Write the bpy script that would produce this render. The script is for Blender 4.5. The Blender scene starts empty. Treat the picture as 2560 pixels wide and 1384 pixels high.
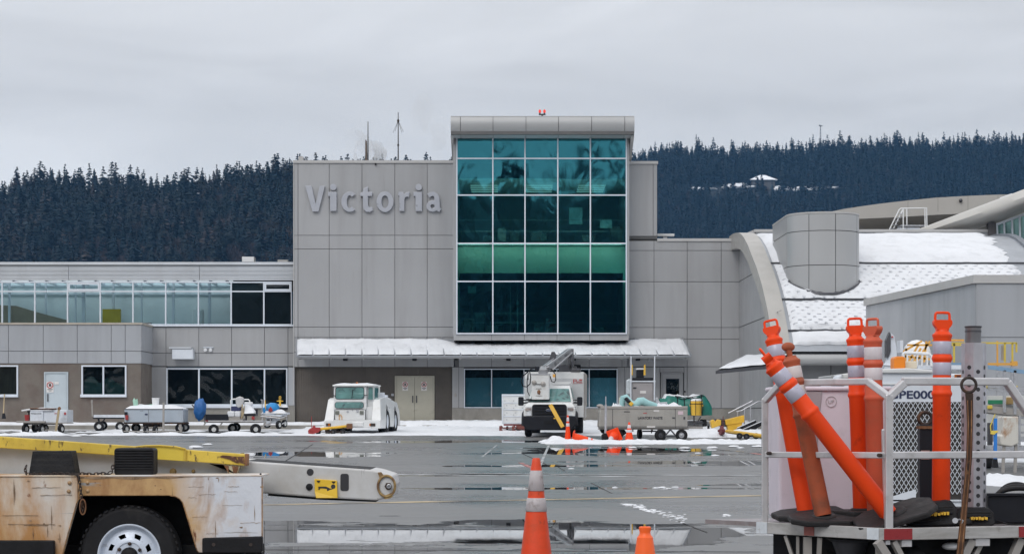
import bpy, bmesh, math, random
import numpy as np
from mathutils import Vector, Matrix, noise as mnoise
random.seed(7)
SC = bpy.context.scene
COL = SC.collection
R = math.radians
# ------------------------------------------------------------------ camera, sky, sun, exposure
F = 5000.0            # focal length in photo pixels (photo is 2560 px wide)
HY = 1042.0           # photo row of the horizon
CH = 1.2              # eye height above the near apron
cam = bpy.data.objects.new('camera', bpy.data.cameras.new('camera'))
COL.objects.link(cam)
cam.location = (0, 0, CH)
cam.rotation_euler = (R(90), 0, 0)
cam.data.sensor_width = 36.0
cam.data.lens = F / 2560 * 36.0
cam.data.shift_y = (HY - 692.0) / 2560
cam.data.clip_start = 0.1
cam.data.clip_end = 9000
SC.camera = cam
SC.view_settings.view_transform = 'Standard'
SC.view_settings.look = 'None'
SC.view_settings.exposure = 0.16
SC.view_settings.gamma = 1.0
SC.view_settings.use_curve_mapping = False
SC.cycles.use_denoising = True
SC.cycles.max_bounces = 8
SC.cycles.transparent_max_bounces = 12
SC.cycles.volume_bounces = 0
SUN_EL, SUN_AZ = R(40), R(-160)
w = bpy.data.worlds.new("World")
SC.world = w
w.use_nodes = True
def world():
    nt = w.node_tree; N = nt.nodes; L = nt.links
    N.clear()
    out = N.new('ShaderNodeOutputWorld'); bg = N.new('ShaderNodeBackground')
    bg.inputs['Strength'].default_value = 0.1
    sky = N.new('ShaderNodeTexSky'); sky.sky_type = 'NISHITA'; sky.sun_disc = False
    sky.sun_elevation = SUN_EL; sky.sun_rotation = R(160)
    tc = N.new('ShaderNodeTexCoord')
    sep = N.new('ShaderNodeSeparateXYZ'); L.new(tc.outputs['Generated'], sep.inputs[0])
    rp = N.new('ShaderNodeValToRGB'); L.new(sep.outputs['Z'], rp.inputs[0])
    e = rp.color_ramp.elements
    e[0].position = 0.0; e[0].color = (.83, .84, .845, 1)
    e[1].position = 1.0; e[1].color = (1.02, 1.03, 1.06, 1)
    for p, c in ((.06, (.80, .81, .82, 1)), (.115, (.745, .755, .77, 1)), (.155, (.665, .675, .695, 1)), (.21, (.735, .745, .765, 1)), (.42, (1.02, 1.035, 1.065, 1))):
        k = e.new(p); k.color = c
    # broad soft cloud bands
    mp = N.new('ShaderNodeMapping'); L.new(tc.outputs['Generated'], mp.inputs[0])
    mp.inputs['Scale'].default_value = (5.0, 5.0, 26.0)
    mp.inputs['Location'].default_value = (3.1, 0.4, 1.7)
    nz = N.new('ShaderNodeTexNoise'); L.new(mp.outputs[0], nz.inputs['Vector'])
    nz.inputs['Scale'].default_value = 1.0; nz.inputs['Detail'].default_value = 5.0; nz.inputs['Roughness'].default_value = .5
    nz.inputs['Distortion'].default_value = .6
    mr = N.new('ShaderNodeMapRange'); L.new(nz.outputs['Fac'], mr.inputs[0])
    mr.inputs[1].default_value = .3; mr.inputs[2].default_value = .7
    mr.inputs[3].default_value = 8.3; mr.inputs[4].default_value = 10.6
    mul = N.new('ShaderNodeVectorMath'); mul.operation = 'SCALE'
    L.new(rp.outputs[0], mul.inputs[0]); L.new(mr.outputs[0], mul.inputs['Scale'])
    mx = N.new('ShaderNodeMix'); mx.data_type = 'RGBA'; mx.inputs[0].default_value = .975
    L.new(sky.outputs[0], mx.inputs[6]); L.new(mul.outputs[0], mx.inputs[7])
    L.new(mx.outputs[2], bg.inputs[0]); L.new(bg.outputs[0], out.inputs[0])
world()
sun = bpy.data.objects.new('sun', bpy.data.lights.new('sun', 'SUN'))
COL.objects.link(sun)
sun.data.energy = .95; sun.data.angle = R(30); sun.data.color = (1, .97, .93)
_sd = Vector((math.cos(SUN_EL) * math.sin(SUN_AZ), math.cos(SUN_EL) * math.cos(SUN_AZ), math.sin(SUN_EL)))
sun.rotation_euler = (-_sd).to_track_quat('-Z', 'Y').to_euler()

# ------------------------------------------------------------------ helpers
def P(x, y, d):
    """photo pixel at depth d -> point"""
    return Vector(((x - 1280) * d / F, d, CH + (HY - y) * d / F))
def PX(x, d): return (x - 1280) * d / F
def PZ(y, d): return CH + (HY - y) * d / F
def gz(y):
    """apron height: level near the camera, then rising gently to the building"""
    if y < 42: return 0.0
    if y > 98: return 0.70
    return 0.0125 * (y - 42)

class MB:
    def __init__(s): s.v = []; s.f = []
    def add(s, vs, fs):
        n = len(s.v); s.v += [tuple(p) for p in vs]; s.f += [tuple(i + n for i in f) for f in fs]; return s
    def box(s, a, b):
        x0, y0, z0 = a; x1, y1, z1 = b
        if x0 > x1: x0, x1 = x1, x0
        if y0 > y1: y0, y1 = y1, y0
        if z0 > z1: z0, z1 = z1, z0
        return s.add([(x0,y0,z0),(x1,y0,z0),(x1,y1,z0),(x0,y1,z0),(x0,y0,z1),(x1,y0,z1),(x1,y1,z1),(x0,y1,z1)],
                     [(0,3,2,1),(4,5,6,7),(0,1,5,4),(1,2,6,5),(2,3,7,6),(3,0,4,7)])
    def obox(s, c, sz, M):
        hx, hy, hz = sz[0]/2, sz[1]/2, sz[2]/2
        c = Vector(c)
        vs = [c + M @ Vector((i*hx, j*hy, k*hz)) for k in (-1,1) for i, j in ((-1,-1),(1,-1),(1,1),(-1,1))]
        return s.add(vs, [(0,3,2,1),(4,5,6,7),(0,1,5,4),(1,2,6,5),(2,3,7,6),(3,0,4,7)])
    def bar(s, p0, p1, wx, wy=None, up=(0,0,1)):
        """square bar from p0 to p1"""
        wy = wy or wx
        p0, p1 = Vector(p0), Vector(p1); d = p1 - p0; L = d.length; d = d.normalized()
        u = Vector(up)
        if abs(d.dot(u)) > .97: u = Vector((0,1,0))
        x = d.cross(u).normalized(); y = x.cross(d)
        M = Matrix((x, d, y)).transposed()
        return s.obox((p0 + p1) / 2, (wx, L, wy), M)
    def prism(s, a, off):
        """polygon (3D points) extruded by vector off"""
        n = len(a); off = Vector(off); a = [Vector(p) for p in a]
        return s.add(a + [p + off for p in a], [tuple(range(n)), tuple(range(2*n-1, n-1, -1))] + [(i, i+n, (i+1) % n + n, (i+1) % n) for i in range(n)])
    def px(s, pts, d, th):
        """outline in photo pixels at depth d, extruded backwards by th metres"""
        return s.prism([P(x, y, d) for x, y in pts], (0, th, 0))
    def pbox(s, x0, y0, x1, y1, d, th):
        a = P(x0, y0, d); b = P(x1, y1, d)
        return s.box((a.x, d, a.z), (b.x, d + th, b.z))
    def tube(s, pts, r, n=8, closed=False, caps=True):
        pts = [Vector(p) for p in pts]; m = len(pts); rings = []; prev = None
        rs = r if isinstance(r, (list, tuple)) else [r] * m
        for i in range(m):
            if closed: t = pts[(i+1) % m] - pts[i-1]
            else: t = pts[min(i+1, m-1)] - pts[max(i-1, 0)]
            t = t.normalized() if t.length > 1e-9 else Vector((0,0,1))
            if prev is None:
                u = Vector((0,0,1)) if abs(t.z) < .9 else Vector((0,1,0))
                x = t.cross(u).normalized()
            else:
                x = (prev - t * prev.dot(t)).normalized()
            prev = x; y = t.cross(x)
            rings.append([pts[i] + (x * math.cos(a) + y * math.sin(a)) * rs[i] for a in [2*math.pi*k/n for k in range(n)]])
        vs = [p for ring in rings for p in ring]; fs = []
        for i in range(m if closed else m - 1):
            j = (i + 1) % m
            for k in range(n):
                l = (k + 1) % n
                fs.append((i*n+k, i*n+l, j*n+l, j*n+k))
        if caps and not closed:
            fs.append(tuple(range(n-1, -1, -1))); fs.append(tuple((m-1)*n + k for k in range(n)))
        return s.add(vs, fs)
    def cyl(s, p0, p1, r0, r1=None, n=16):
        r1 = r0 if r1 is None else r1
        return s.tube([p0, p1], [r0, r1], n)
    def lathe(s, prof, o, axis, n=24, caps=True):
        """profile [(radius, height)] round axis from o"""
        o = Vector(o); t = Vector(axis).normalized()
        u = Vector((0,0,1)) if abs(t.z) < .9 else Vector((0,1,0))
        x = t.cross(u).normalized(); y = t.cross(x)
        vs = []; fs = []; m = len(prof)
        for r, h in prof:
            vs += [o + t * h + (x * math.cos(2*math.pi*k/n) + y * math.sin(2*math.pi*k/n)) * r for k in range(n)]
        for i in range(m - 1):
            for k in range(n):
                l = (k + 1) % n
                fs.append((i*n+k, i*n+l, (i+1)*n+l, (i+1)*n+k))
        if caps and prof[0][0] > 1e-4: fs.append(tuple(range(n-1, -1, -1)))
        if caps and prof[-1][0] > 1e-4: fs.append(tuple((m-1)*n + k for k in range(n)))
        return s.add(vs, fs)
    def grid(s, fn, nu, nv):
        vs = [fn(i / nu, j / nv) for j in range(nv + 1) for i in range(nu + 1)]
        fs = [(j*(nu+1)+i, j*(nu+1)+i+1, (j+1)*(nu+1)+i+1, (j+1)*(nu+1)+i) for j in range(nv) for i in range(nu)]
        return s.add(vs, fs)
    def ball(s, c, r, nu=14, nv=9, fn=None):
        """ellipsoid, optionally lumpy"""
        c = Vector(c); r = Vector(r) if not isinstance(r, (int, float)) else Vector((r, r, r))
        def g(u, v):
            a = 2*math.pi*u; b = math.pi*(v - .5)
            q = Vector((math.cos(a)*math.cos(b), math.sin(a)*math.cos(b), math.sin(b)))
            k = fn(q) if fn else 1.0
            return c + Vector((q.x*r.x, q.y*r.y, q.z*r.z)) * k
        return s.grid(g, nu, nv)
    def build(s, name, mat, parent=None, bevel=0, smooth=None, seg=2):
        me = bpy.data.meshes.new(name)
        me.from_pydata(s.v, [], s.f); me.update()
        bm = bmesh.new(); bm.from_mesh(me); bmesh.ops.recalc_face_normals(bm, faces=bm.faces); bm.to_mesh(me); bm.free()
        o = bpy.data.objects.new(name, me); COL.objects.link(o)
        if mat: me.materials.append(mat)
        if smooth is not None:
            me.shade_smooth(); me.set_sharp_from_angle(angle=R(smooth))
        if bevel:
            b = o.modifiers.new('bevel', 'BEVEL'); b.width = bevel; b.segments = seg; b.limit_method = 'ANGLE'; b.angle_limit = R(40)
        if parent: attach(o, parent)
        return o
WORLD = {}
def attach(o, parent):
    o.parent = parent
    if parent.name in WORLD: o.matrix_parent_inverse = WORLD[parent.name].inverted()
def thing(name, label, cat, loc, rotz=0, group=None, world=False):
    """Empty at a thing's base; world=True when its parts are written in world coordinates"""
    o = bpy.data.objects.new(name, None); COL.objects.link(o); o.empty_display_size = .2
    o.location = loc; o.rotation_euler = (0, 0, rotz)
    if world: WORLD[o.name] = Matrix.Translation(Vector(loc)) @ Matrix.Rotation(rotz, 4, 'Z')
    return tag(o, label, cat, group)
def tag(o, label, cat, group=None):
    o['label'] = label; o['category'] = cat
    if group: o['group'] = group
    return o
def kind(o, k, label=None):
    o['kind'] = k
    if label: o['label'] = label
    return o
def dup(root, loc, rotz, label=None, group=None):
    c = root.copy(); COL.objects.link(c); c.location = loc; c.rotation_euler = (0, 0, rotz)
    if label: c['label'] = label
    if group: c['group'] = group
    for ch in root.children:
        k = ch.copy(); COL.objects.link(k); k.parent = c
        for g in ch.children:
            q = g.copy(); COL.objects.link(q); q.parent = k
    return c
def nz(x, y=0., z=0., oct=3): return mnoise.fractal(Vector((x, y, z)), 1.0, 2.0, oct)
def text(name, body, mat, size, loc, parent=None, rot=(R(90), 0, 0), align='LEFT', extrude=.002, sx=1.0, bold=0.0):
    cu = bpy.data.curves.new(name, 'FONT'); cu.body = body; cu.size = size; cu.align_x = align; cu.extrude = extrude; cu.offset = bold
    t = bpy.data.objects.new(name + '_tmp', cu); COL.objects.link(t)
    bpy.context.view_layer.update()
    me = bpy.data.meshes.new_from_object(t.evaluated_get(bpy.context.evaluated_depsgraph_get()))
    bpy.data.objects.remove(t); bpy.data.curves.remove(cu)
    M = Matrix.Translation(Vector(loc)) @ (Matrix.Rotation(rot[2], 4, 'Z') @ Matrix.Rotation(rot[1], 4, 'Y') @ Matrix.Rotation(rot[0], 4, 'X')) @ Matrix.Diagonal((sx, 1, 1, 1))
    me.transform(M); me.name = name
    me.materials.clear(); me.materials.append(mat)
    o = bpy.data.objects.new(name, me); COL.objects.link(o)
    if parent: attach(o, parent)
    return o

# ------------------------------------------------------------------ materials
def nodes(name):
    m = bpy.data.materials.new(name); m.use_nodes = True
    nt = m.node_tree; nt.nodes.clear()
    out = nt.nodes.new('ShaderNodeOutputMaterial')
    return m, nt, nt.nodes, nt.links, out
def noise_node(N, L, vec, scale, detail=4, rough=.55, stretch=None, dist=0.):
    if stretch:
        mp = N.new('ShaderNodeMapping'); L.new(vec, mp.inputs[0]); mp.inputs['Scale'].default_value = stretch; vec = mp.outputs[0]
    n = N.new('ShaderNodeTexNoise'); L.new(vec, n.inputs['Vector'])
    n.inputs['Scale'].default_value = scale; n.inputs['Detail'].default_value = detail; n.inputs['Roughness'].default_value = rough
    n.inputs['Distortion'].default_value = dist
    return n.outputs['Fac']
def rng(N, L, v, a, b, c=0., d=1.):
    m = N.new('ShaderNodeMapRange'); L.new(v, m.inputs[0])
    for i, q in enumerate((a, b, c, d)): m.inputs[i+1].default_value = q
    return m.outputs[0]
def mathn(N, L, op, a, b=None):
    m = N.new('ShaderNodeMath'); m.operation = op
    for i, q in enumerate((a, b)):
        if q is None: continue
        if isinstance(q, (int, float)): m.inputs[i].default_value = q
        else: L.new(q, m.inputs[i])
    return m.outputs[0]
def mixc(N, L, f, a, b):
    m = N.new('ShaderNodeMix'); m.data_type = 'RGBA'
    if isinstance(f, (int, float)): m.inputs[0].default_value = f
    else: L.new(f, m.inputs[0])
    for i, q in ((6, a), (7, b)):
        if isinstance(q, tuple): m.inputs[i].default_value = (q[0], q[1], q[2], 1)
        else: L.new(q, m.inputs[i])
    return m.outputs[2]
def mat(name, col, rough=.5, metal=0., var=.08, vs=2., layers=(), bump=0., bs=25., spec=.5, island=0., coat=0., rvar=.1):
    """painted / weathered surface: colour with soft value variation, then layers (colour, scale, threshold, width, stretch, gradient)"""
    m, nt, N, L, out = nodes(name)
    b = N.new('ShaderNodeBsdfPrincipled'); L.new(b.outputs[0], out.inputs[0])
    tc = N.new('ShaderNodeTexCoord'); V = tc.outputs['Object']
    n = noise_node(N, L, V, vs, 5, .6)
    f = rng(N, L, n, .3, .7, 1 - var, 1 + var)
    if island:
        g = N.new('ShaderNodeNewGeometry')
        f = mathn(N, L, 'MULTIPLY', f, rng(N, L, g.outputs['Random Per Island'], 0, 1, 1 - island, 1 + island))
    sc = N.new('ShaderNodeVectorMath'); sc.operation = 'SCALE'; sc.inputs[0].default_value = col; L.new(f, sc.inputs['Scale'])
    c = sc.outputs[0]
    for ly in layers:
        lc, ls, lt, lw = ly[:4]
        st = ly[4] if len(ly) > 4 else None
        q = noise_node(N, L, V, ls, 6, .62, st, .3)
        if len(ly) > 5 and ly[5]:      # (axis, from, to, amount): the wear concentrates along one axis of the thing
            ax, a0, a1, amt = ly[5]
            sp = N.new('ShaderNodeSeparateXYZ'); L.new(V, sp.inputs[0])
            q = mathn(N, L, 'ADD', q, rng(N, L, sp.outputs[ax], a0, a1, 0., amt))
        c = mixc(N, L, rng(N, L, q, lt - lw, lt + lw), c, lc)
    L.new(c, b.inputs['Base Color'])
    b.inputs['Metallic'].default_value = metal
    r = rng(N, L, noise_node(N, L, V, vs * 2.3, 4), .3, .7, max(.02, rough - rvar), min(1, rough + rvar))
    L.new(r, b.inputs['Roughness'])
    b.inputs['Specular IOR Level'].default_value = spec
    if coat: b.inputs['Coat Weight'].default_value = coat; b.inputs['Coat Roughness'].default_value = .15
    if bump:
        bp = N.new('ShaderNodeBump'); bp.inputs['Strength'].default_value = bump; bp.inputs['Distance'].default_value = .02
        L.new(noise_node(N, L, V, bs, 5), bp.inputs['Height']); L.new(bp.outputs[0], b.inputs['Normal'])
    return m
def glass(name, through, mirror, ior=1.9, wob=.02, ws=.7, rough=0.0):
    m, nt, N, L, out = nodes(name)
    tc = N.new('ShaderNodeTexCoord')
    g = N.new('ShaderNodeNewGeometry')
    ad = N.new('ShaderNodeVectorMath'); ad.operation = 'ADD'
    cmb = N.new('ShaderNodeCombineXYZ'); L.new(mathn(N, L, 'MULTIPLY', g.outputs['Random Per Island'], 37.), cmb.inputs[1])
    L.new(tc.outputs['Object'], ad.inputs[0]); L.new(cmb.outputs[0], ad.inputs[1])
    bp = N.new('ShaderNodeBump'); bp.inputs['Strength'].default_value = 1.0; bp.inputs['Distance'].default_value = wob
    L.new(noise_node(N, L, ad.outputs[0], ws, 2, .5, None, .5), bp.inputs['Height'])
    fr = N.new('ShaderNodeFresnel'); fr.inputs['IOR'].default_value = ior; 
    tr = N.new('ShaderNodeBsdfTransparent'); tr.inputs[0].default_value = (*through, 1)
    gl = N.new('ShaderNodeBsdfGlossy'); gl.inputs[0].default_value = (*mirror, 1); gl.inputs['Roughness'].default_value = rough
    L.new(bp.outputs[0], gl.inputs['Normal'])
    mx = N.new('ShaderNodeMixShader'); L.new(fr.outputs[0], mx.inputs[0]); L.new(tr.outputs[0], mx.inputs[1]); L.new(gl.outputs[0], mx.inputs[2])
    L.new(mx.outputs[0], out.inputs[0])
    return m
def emit(name, col, st):
    m, nt, N, L, out = nodes(name)
    e = N.new('ShaderNodeEmission'); e.inputs[0].default_value = (*col, 1); e.inputs[1].default_value = st
    L.new(e.outputs[0], out.inputs[0]); return m

GRIME = (.16, .14, .11)
RUST = (.16, .055, .02); RUSTL = (.42, .22, .09); RUSTD = (.05, .022, .013)
M = {}
M['panel'] = mat('wall_panel', (.355, .358, .368), .42, 0, .04, .25, [((.30, .30, .305), 1.1, .62, .16, (1, 1, .10)), ((.27, .265, .26), 5., .72, .08, (1, 1, .06))], island=.03, bump=.02, bs=1.2)
M['panel_blue'] = mat('wall_panel_cool', (.37, .385, .41), .4, 0, .04, .25, [((.31, .32, .34), 1.1, .62, .16, (1, 1, .10)), ((.28, .285, .29), 5., .72, .08, (1, 1, .06))], island=.025)
M['joint'] = mat('joint_backing', (.13, .13, .13), .8)
M['cap'] = mat('parapet_cap', (.46, .455, .45), .45, 0, .05, 1.)
M['curved_panel'] = mat('curved_metal_panel', (.40, .405, .41), .36, .1, .03, .4, island=.02, rvar=.03)
M['corrugated'] = mat('corrugated_metal', (.60, .63, .67), .4, .2, .06, .5, [((.5, .51, .53), .8, .7, .2, (1, 1, .3))])
M['white_frame'] = mat('window_frame_white', (.66, .71, .78), .4, 0, .05, 1.)
M['brown_wall'] = mat('brown_ribbed_wall', (.135, .118, .103), .75, 0, .1, .8, [((.10, .09, .08), .7, .62, .15)])
M['brick'] = mat('brown_block_wall', (.165, .142, .122), .8, 0, .12, 1.5, [((.13, .095, .08), .7, .6, .12)], bump=.15, bs=14)
M['concrete'] = mat('concrete_base', (.30, .285, .26), .85, 0, .12, 1.2, [((.20, .19, .17), 1.2, .58, .12, (1, 1, .4))], bump=.1)
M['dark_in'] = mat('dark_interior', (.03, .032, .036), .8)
M['mid_in'] = mat('interior_wall', (.62, .63, .62), .7, 0, .06, .8)
M['blue_in'] = mat('interior_wall_pale', (.72, .80, .83), .7, 0, .06, .8)
M['floor_in'] = mat('interior_floor', (.25, .24, .22), .5)
M['door_grey'] = mat('door_grey_paint', (.47, .53, .57), .5, 0, .05, 2.)
M['door_cream'] = mat('door_cream_paint', (.44, .42, .345), .5, 0, .05, 2., [((.3, .28, .23), 2., .7, .1)])
M['teal_glass'] = glass('teal_curtain_glass', (.26, .70, .70), (.10, .50, .62), 5.0, .013, .5, .03)
M['pale_glass'] = glass('pale_ribbon_glass', (.70, .88, .92), (.75, .85, .9), 1.6, .03, .5)
M['dark_glass'] = glass('dark_window_glass', (.45, .6, .62), (.8, .85, .9), 1.75, .06, .6)
M['blind_glass'] = glass('blind_window_glass', (.40, .62, .68), (.8, .9, .95), 1.6, .05, .5)
M['cab_glass'] = glass('vehicle_glass', (.25, .48, .46), (.85, .95, .95), 1.8, .03, 1.5)
M['roller_blind'] = mat('roller_blind_cloth', (.30, .42, .47), .9, 0, .06, 1.)
M['snow'] = mat('snow', (.72, .735, .765), .8, 0, .05, .6, [((.56, .57, .59), 1.3, .66, .14), ((.48, .48, .49), 3.3, .74, .06)], bump=.35, bs=7., spec=.3)
M['snow_dirty'] = mat('slush', (.62, .63, .65), .6, 0, .15, 1.5, [((.30, .30, .31), 1.1, .58, .1)], bump=.5, bs=6., spec=.4)
M['metal_roof'] = mat('roof_sheet_metal', (.36, .38, .41), .4, .4, .08, 1.)
M['black'] = mat('black_rubber', (.013, .013, .015), .65, 0, .2, 6., [((.022, .021, .021), 5., .66, .1)], bump=.1, bs=60, spec=.22)
M['tyre'] = mat('tyre_rubber', (.017, .017, .019), .75, 0, .2, 5., [((.045, .042, .04), 4., .68, .1)], spec=.25)
M['black_paint'] = mat('black_plastic', (.014, .015, .020), .45, 0, .15, 3., spec=.25)
M['steel'] = mat('galvanised_steel', (.50, .51, .54), .42, .6, .12, 6., [((.34, .35, .37), 8., .6, .15)])
M['alu'] = mat('aluminium_tube', (.60, .59, .60), .38, .55, .08, 8., [((.42, .40, .40), 9., .68, .1)])
M['dark_steel'] = mat('dark_steel', (.09, .09, .10), .45, .5, .15, 5.)
M['white'] = mat('white_vehicle_paint', (.70, .71, .71), .35, 0, .05, 1.5, [((.55, .54, .51), 2.2, .66, .12)], coat=.2)
M['white_cool'] = mat('white_cool_paint', (.68, .72, .78), .4, 0, .05, 1.5, [((.50, .52, .55), 2.2, .66, .12)])
M['white_bucket'] = mat('white_plastic', (.78, .79, .80), .4, 0, .03, 3.)
M['orange'] = mat('orange_plastic', (.83, .062, .006), .5, 0, .05, 4., [((.50, .04, .008), 9., .70, .08), ((.20, .05, .03), 16., .76, .02)], spec=.3)
M['orange_faded'] = mat('orange_plastic_faded', (.62, .10, .045), .6, 0, .08, 4., [((.5, .12, .06), 6., .6, .15)])
M['orange_worn'] = mat('orange_plastic_worn', (.40, .085, .032), .65, 0, .12, 5., [((.22, .07, .035), 7., .6, .12)])
M['cone_worn'] = mat('cone_orange_scuffed', (.78, .062, .010), .5, 0, .07, 5., [((.30, .035, .012), 14., .66, .04, (1, 1, .5)), ((.5, .06, .012), 5., .6, .15)])
M['reflect'] = mat('reflective_band', (.44, .43, .52), .35, .1, .06, 10., [((.30, .29, .33), 14., .68, .06)])
M['reflect_white'] = mat('reflective_band_pale', (.62, .57, .59), .4, 0, .08, 10.)
M['reflect_worn'] = mat('reflective_band_worn', (.60, .55, .54), .5, 0, .08, 10., [((.42, .115, .05), 9., .66, .03)])
M['cone_band'] = mat('cone_band_scuffed', (.47, .43, .44), .5, 0, .08, 10., [((.75, .12, .03), 16., .71, .02), ((.22, .18, .17), 11., .62, .08)])
M['yellow'] = mat('yellow_paint', (.72, .42, .03), .45, 0, .08, 3., [((.3, .16, .04), 5., .72, .06)])
M['yellow_blk'] = mat('yellow_plastic', (.76, .46, .05), .45, 0, .05, 4.)
M['yellow_pale'] = mat('yellow_railing_paint', (.62, .47, .07), .5, 0, .08, 4.)
M['orange_rail'] = mat('orange_railing_paint', (.70, .36, .07), .5, 0, .08, 4.)
M['red'] = mat('red_paint', (.34, .035, .035), .5, 0, .1, 4.)
M['red_tape'] = mat('red_reflector_tape', (.26, .018, .022), .35, 0, .08, 30.)
M['red_faded'] = mat('red_tape_faded', (.36, .11, .09), .5, 0, .15, 20.)
M['white_tape'] = mat('white_reflector_tape', (.60, .64, .68), .4, 0, .1, 20., [((.4, .4, .4), 25., .66, .05)])
M['blue_tarp'] = mat('blue_tarp', (.02, .12, .36), .45, 0, .15, 3., bump=.2, bs=8)
M['bright_blue'] = mat('bright_blue_sheet', (.02, .25, .60), .45, 0, .1, 3.)
M['green_tarp'] = mat('green_tarp', (.008, .16, .125), .45, 0, .15, 3., bump=.2, bs=8)
M['cyan_hose'] = mat('pale_cyan_hose', (.32, .55, .56), .5, 0, .06, 5.)
M['mint_hose'] = mat('mint_green_hose', (.38, .62, .50), .5, 0, .06, 5.)
M['stainless'] = mat('stainless_panel', (.40, .385, .355), .4, .35, .06, 1.2, [((.29, .28, .26), 2., .62, .1, (1, 1, .25))])
M['tan_steel'] = mat('tan_grey_steel', (.36, .34, .32), .5, .2, .08, 2.)
M['timber'] = mat('pale_timber', (.42, .33, .20), .7, 0, .12, 4.)
M['ink'] = mat('dark_lettering', (.03, .03, .035), .5)
M['navy'] = mat('navy_lettering', (.02, .03, .085), .45)
M['sign_white'] = mat('sign_white', (.68, .66, .65), .5)
M['sign_red'] = mat('sign_red', (.45, .07, .07), .5)
M['letter'] = mat('metal_lettering', (.44, .455, .50), .35, .3, .04, 1.)
M['amber'] = mat('amber_lens', (.45, .13, .015), .25, 0, .1, 8.)
M['red_lens'] = mat('red_lens', (.5, .02, .02), .2)
M['lamp_lens'] = mat('headlamp_lens', (.62, .64, .66), .15, .3, .15, 12.)
M['ram'] = mat('dull_ram_steel', (.42, .43, .45), .45, .4, .1, 5.)
M['chrome'] = mat('bright_metal', (.62, .63, .65), .2, .9, .05, 5.)
M['pink_box'] = mat('pale_mauve_panel', (.68, .615, .68), .5, 0, .04, 1.5, [((.50, .45, .49), 3., .68, .12), ((.25, .22, .24), 11., .78, .02)])
M['beige'] = mat('beige_plastic', (.62, .56, .44), .5)
# heavily rusted paint of the belt loader beside the camera
M['rust_white'] = mat('rust_streaked_white', (.64, .66, .70), .45, 0, .06, 2.,
    [((.61, .45, .27), 1.6, .58, .16, (1, 1, .5), (0, -1.9, -3.0, .20)), ((.44, .22, .075), 3.2, .63, .09, (1, 1, .3), (0, -1.85, -2.9, .12)),
     ((.34, .33, .31), 3.0, .655, .02, (.25, 1, 6.)), ((.22, .12, .06), 2.6, .69, .02, (.3, 1, 7.), (0, -1.7, -3.0, .03)), (RUST, 7.5, .70, .02, (1, 1, .45), (0, -1.7, -3.0, .03)), (RUSTD, 13., .725, .014)], bump=.12, bs=30)
M['rust_plate'] = mat('boom_white_plate', (.56, .565, .57), .5, 0, .06, 2.,
    [((.45, .43, .40), 2.4, .56, .15), ((.45, .27, .12), 6., .68, .05, (1, 1, .3)), ((.30, .29, .28), 4., .68, .02, (5., 1, .4)), (RUST, 10., .73, .025)], bump=.08, bs=30)
M['rust_yellow'] = mat('rusted_yellow_beam', (.62, .45, .06), .55, 0, .10, 4.,
    [((.46, .31, .045), 7., .60, .12, (1, 1, .3)), ((.13, .085, .03), 26., .655, .03, (1, 1, .4), (0, -2.0, -3.2, .05)), ((.30, .16, .04), 5., .70, .04), (RUST, 14., .735, .02)], bump=.15, bs=35)
M['rust_band'] = mat('rust_stained_rivet', (.50, .36, .20), .6, 0, .2, 9., [((.28, .15, .07), 20., .55, .1)])
M['rust'] = mat('bare_rust', (.17, .075, .035), .8, 0, .25, 8., [((.38, .20, .09), 6., .6, .12), (RUSTD, 10., .62, .06)], bump=.3, bs=40)
M['rust_dark'] = mat('dark_rusty_iron', (.045, .032, .028), .6, .3, .25, 8., [((.16, .075, .035), 7., .62, .1)], bump=.2, bs=40)
M['rust_bar'] = mat('rusty_bar', (.13, .06, .028), .75, .1, .25, 8., [((.04, .022, .015), 6., .52, .08, (1, 1, .35)), ((.30, .15, .06), 9., .68, .06)], bump=.3, bs=40)
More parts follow.
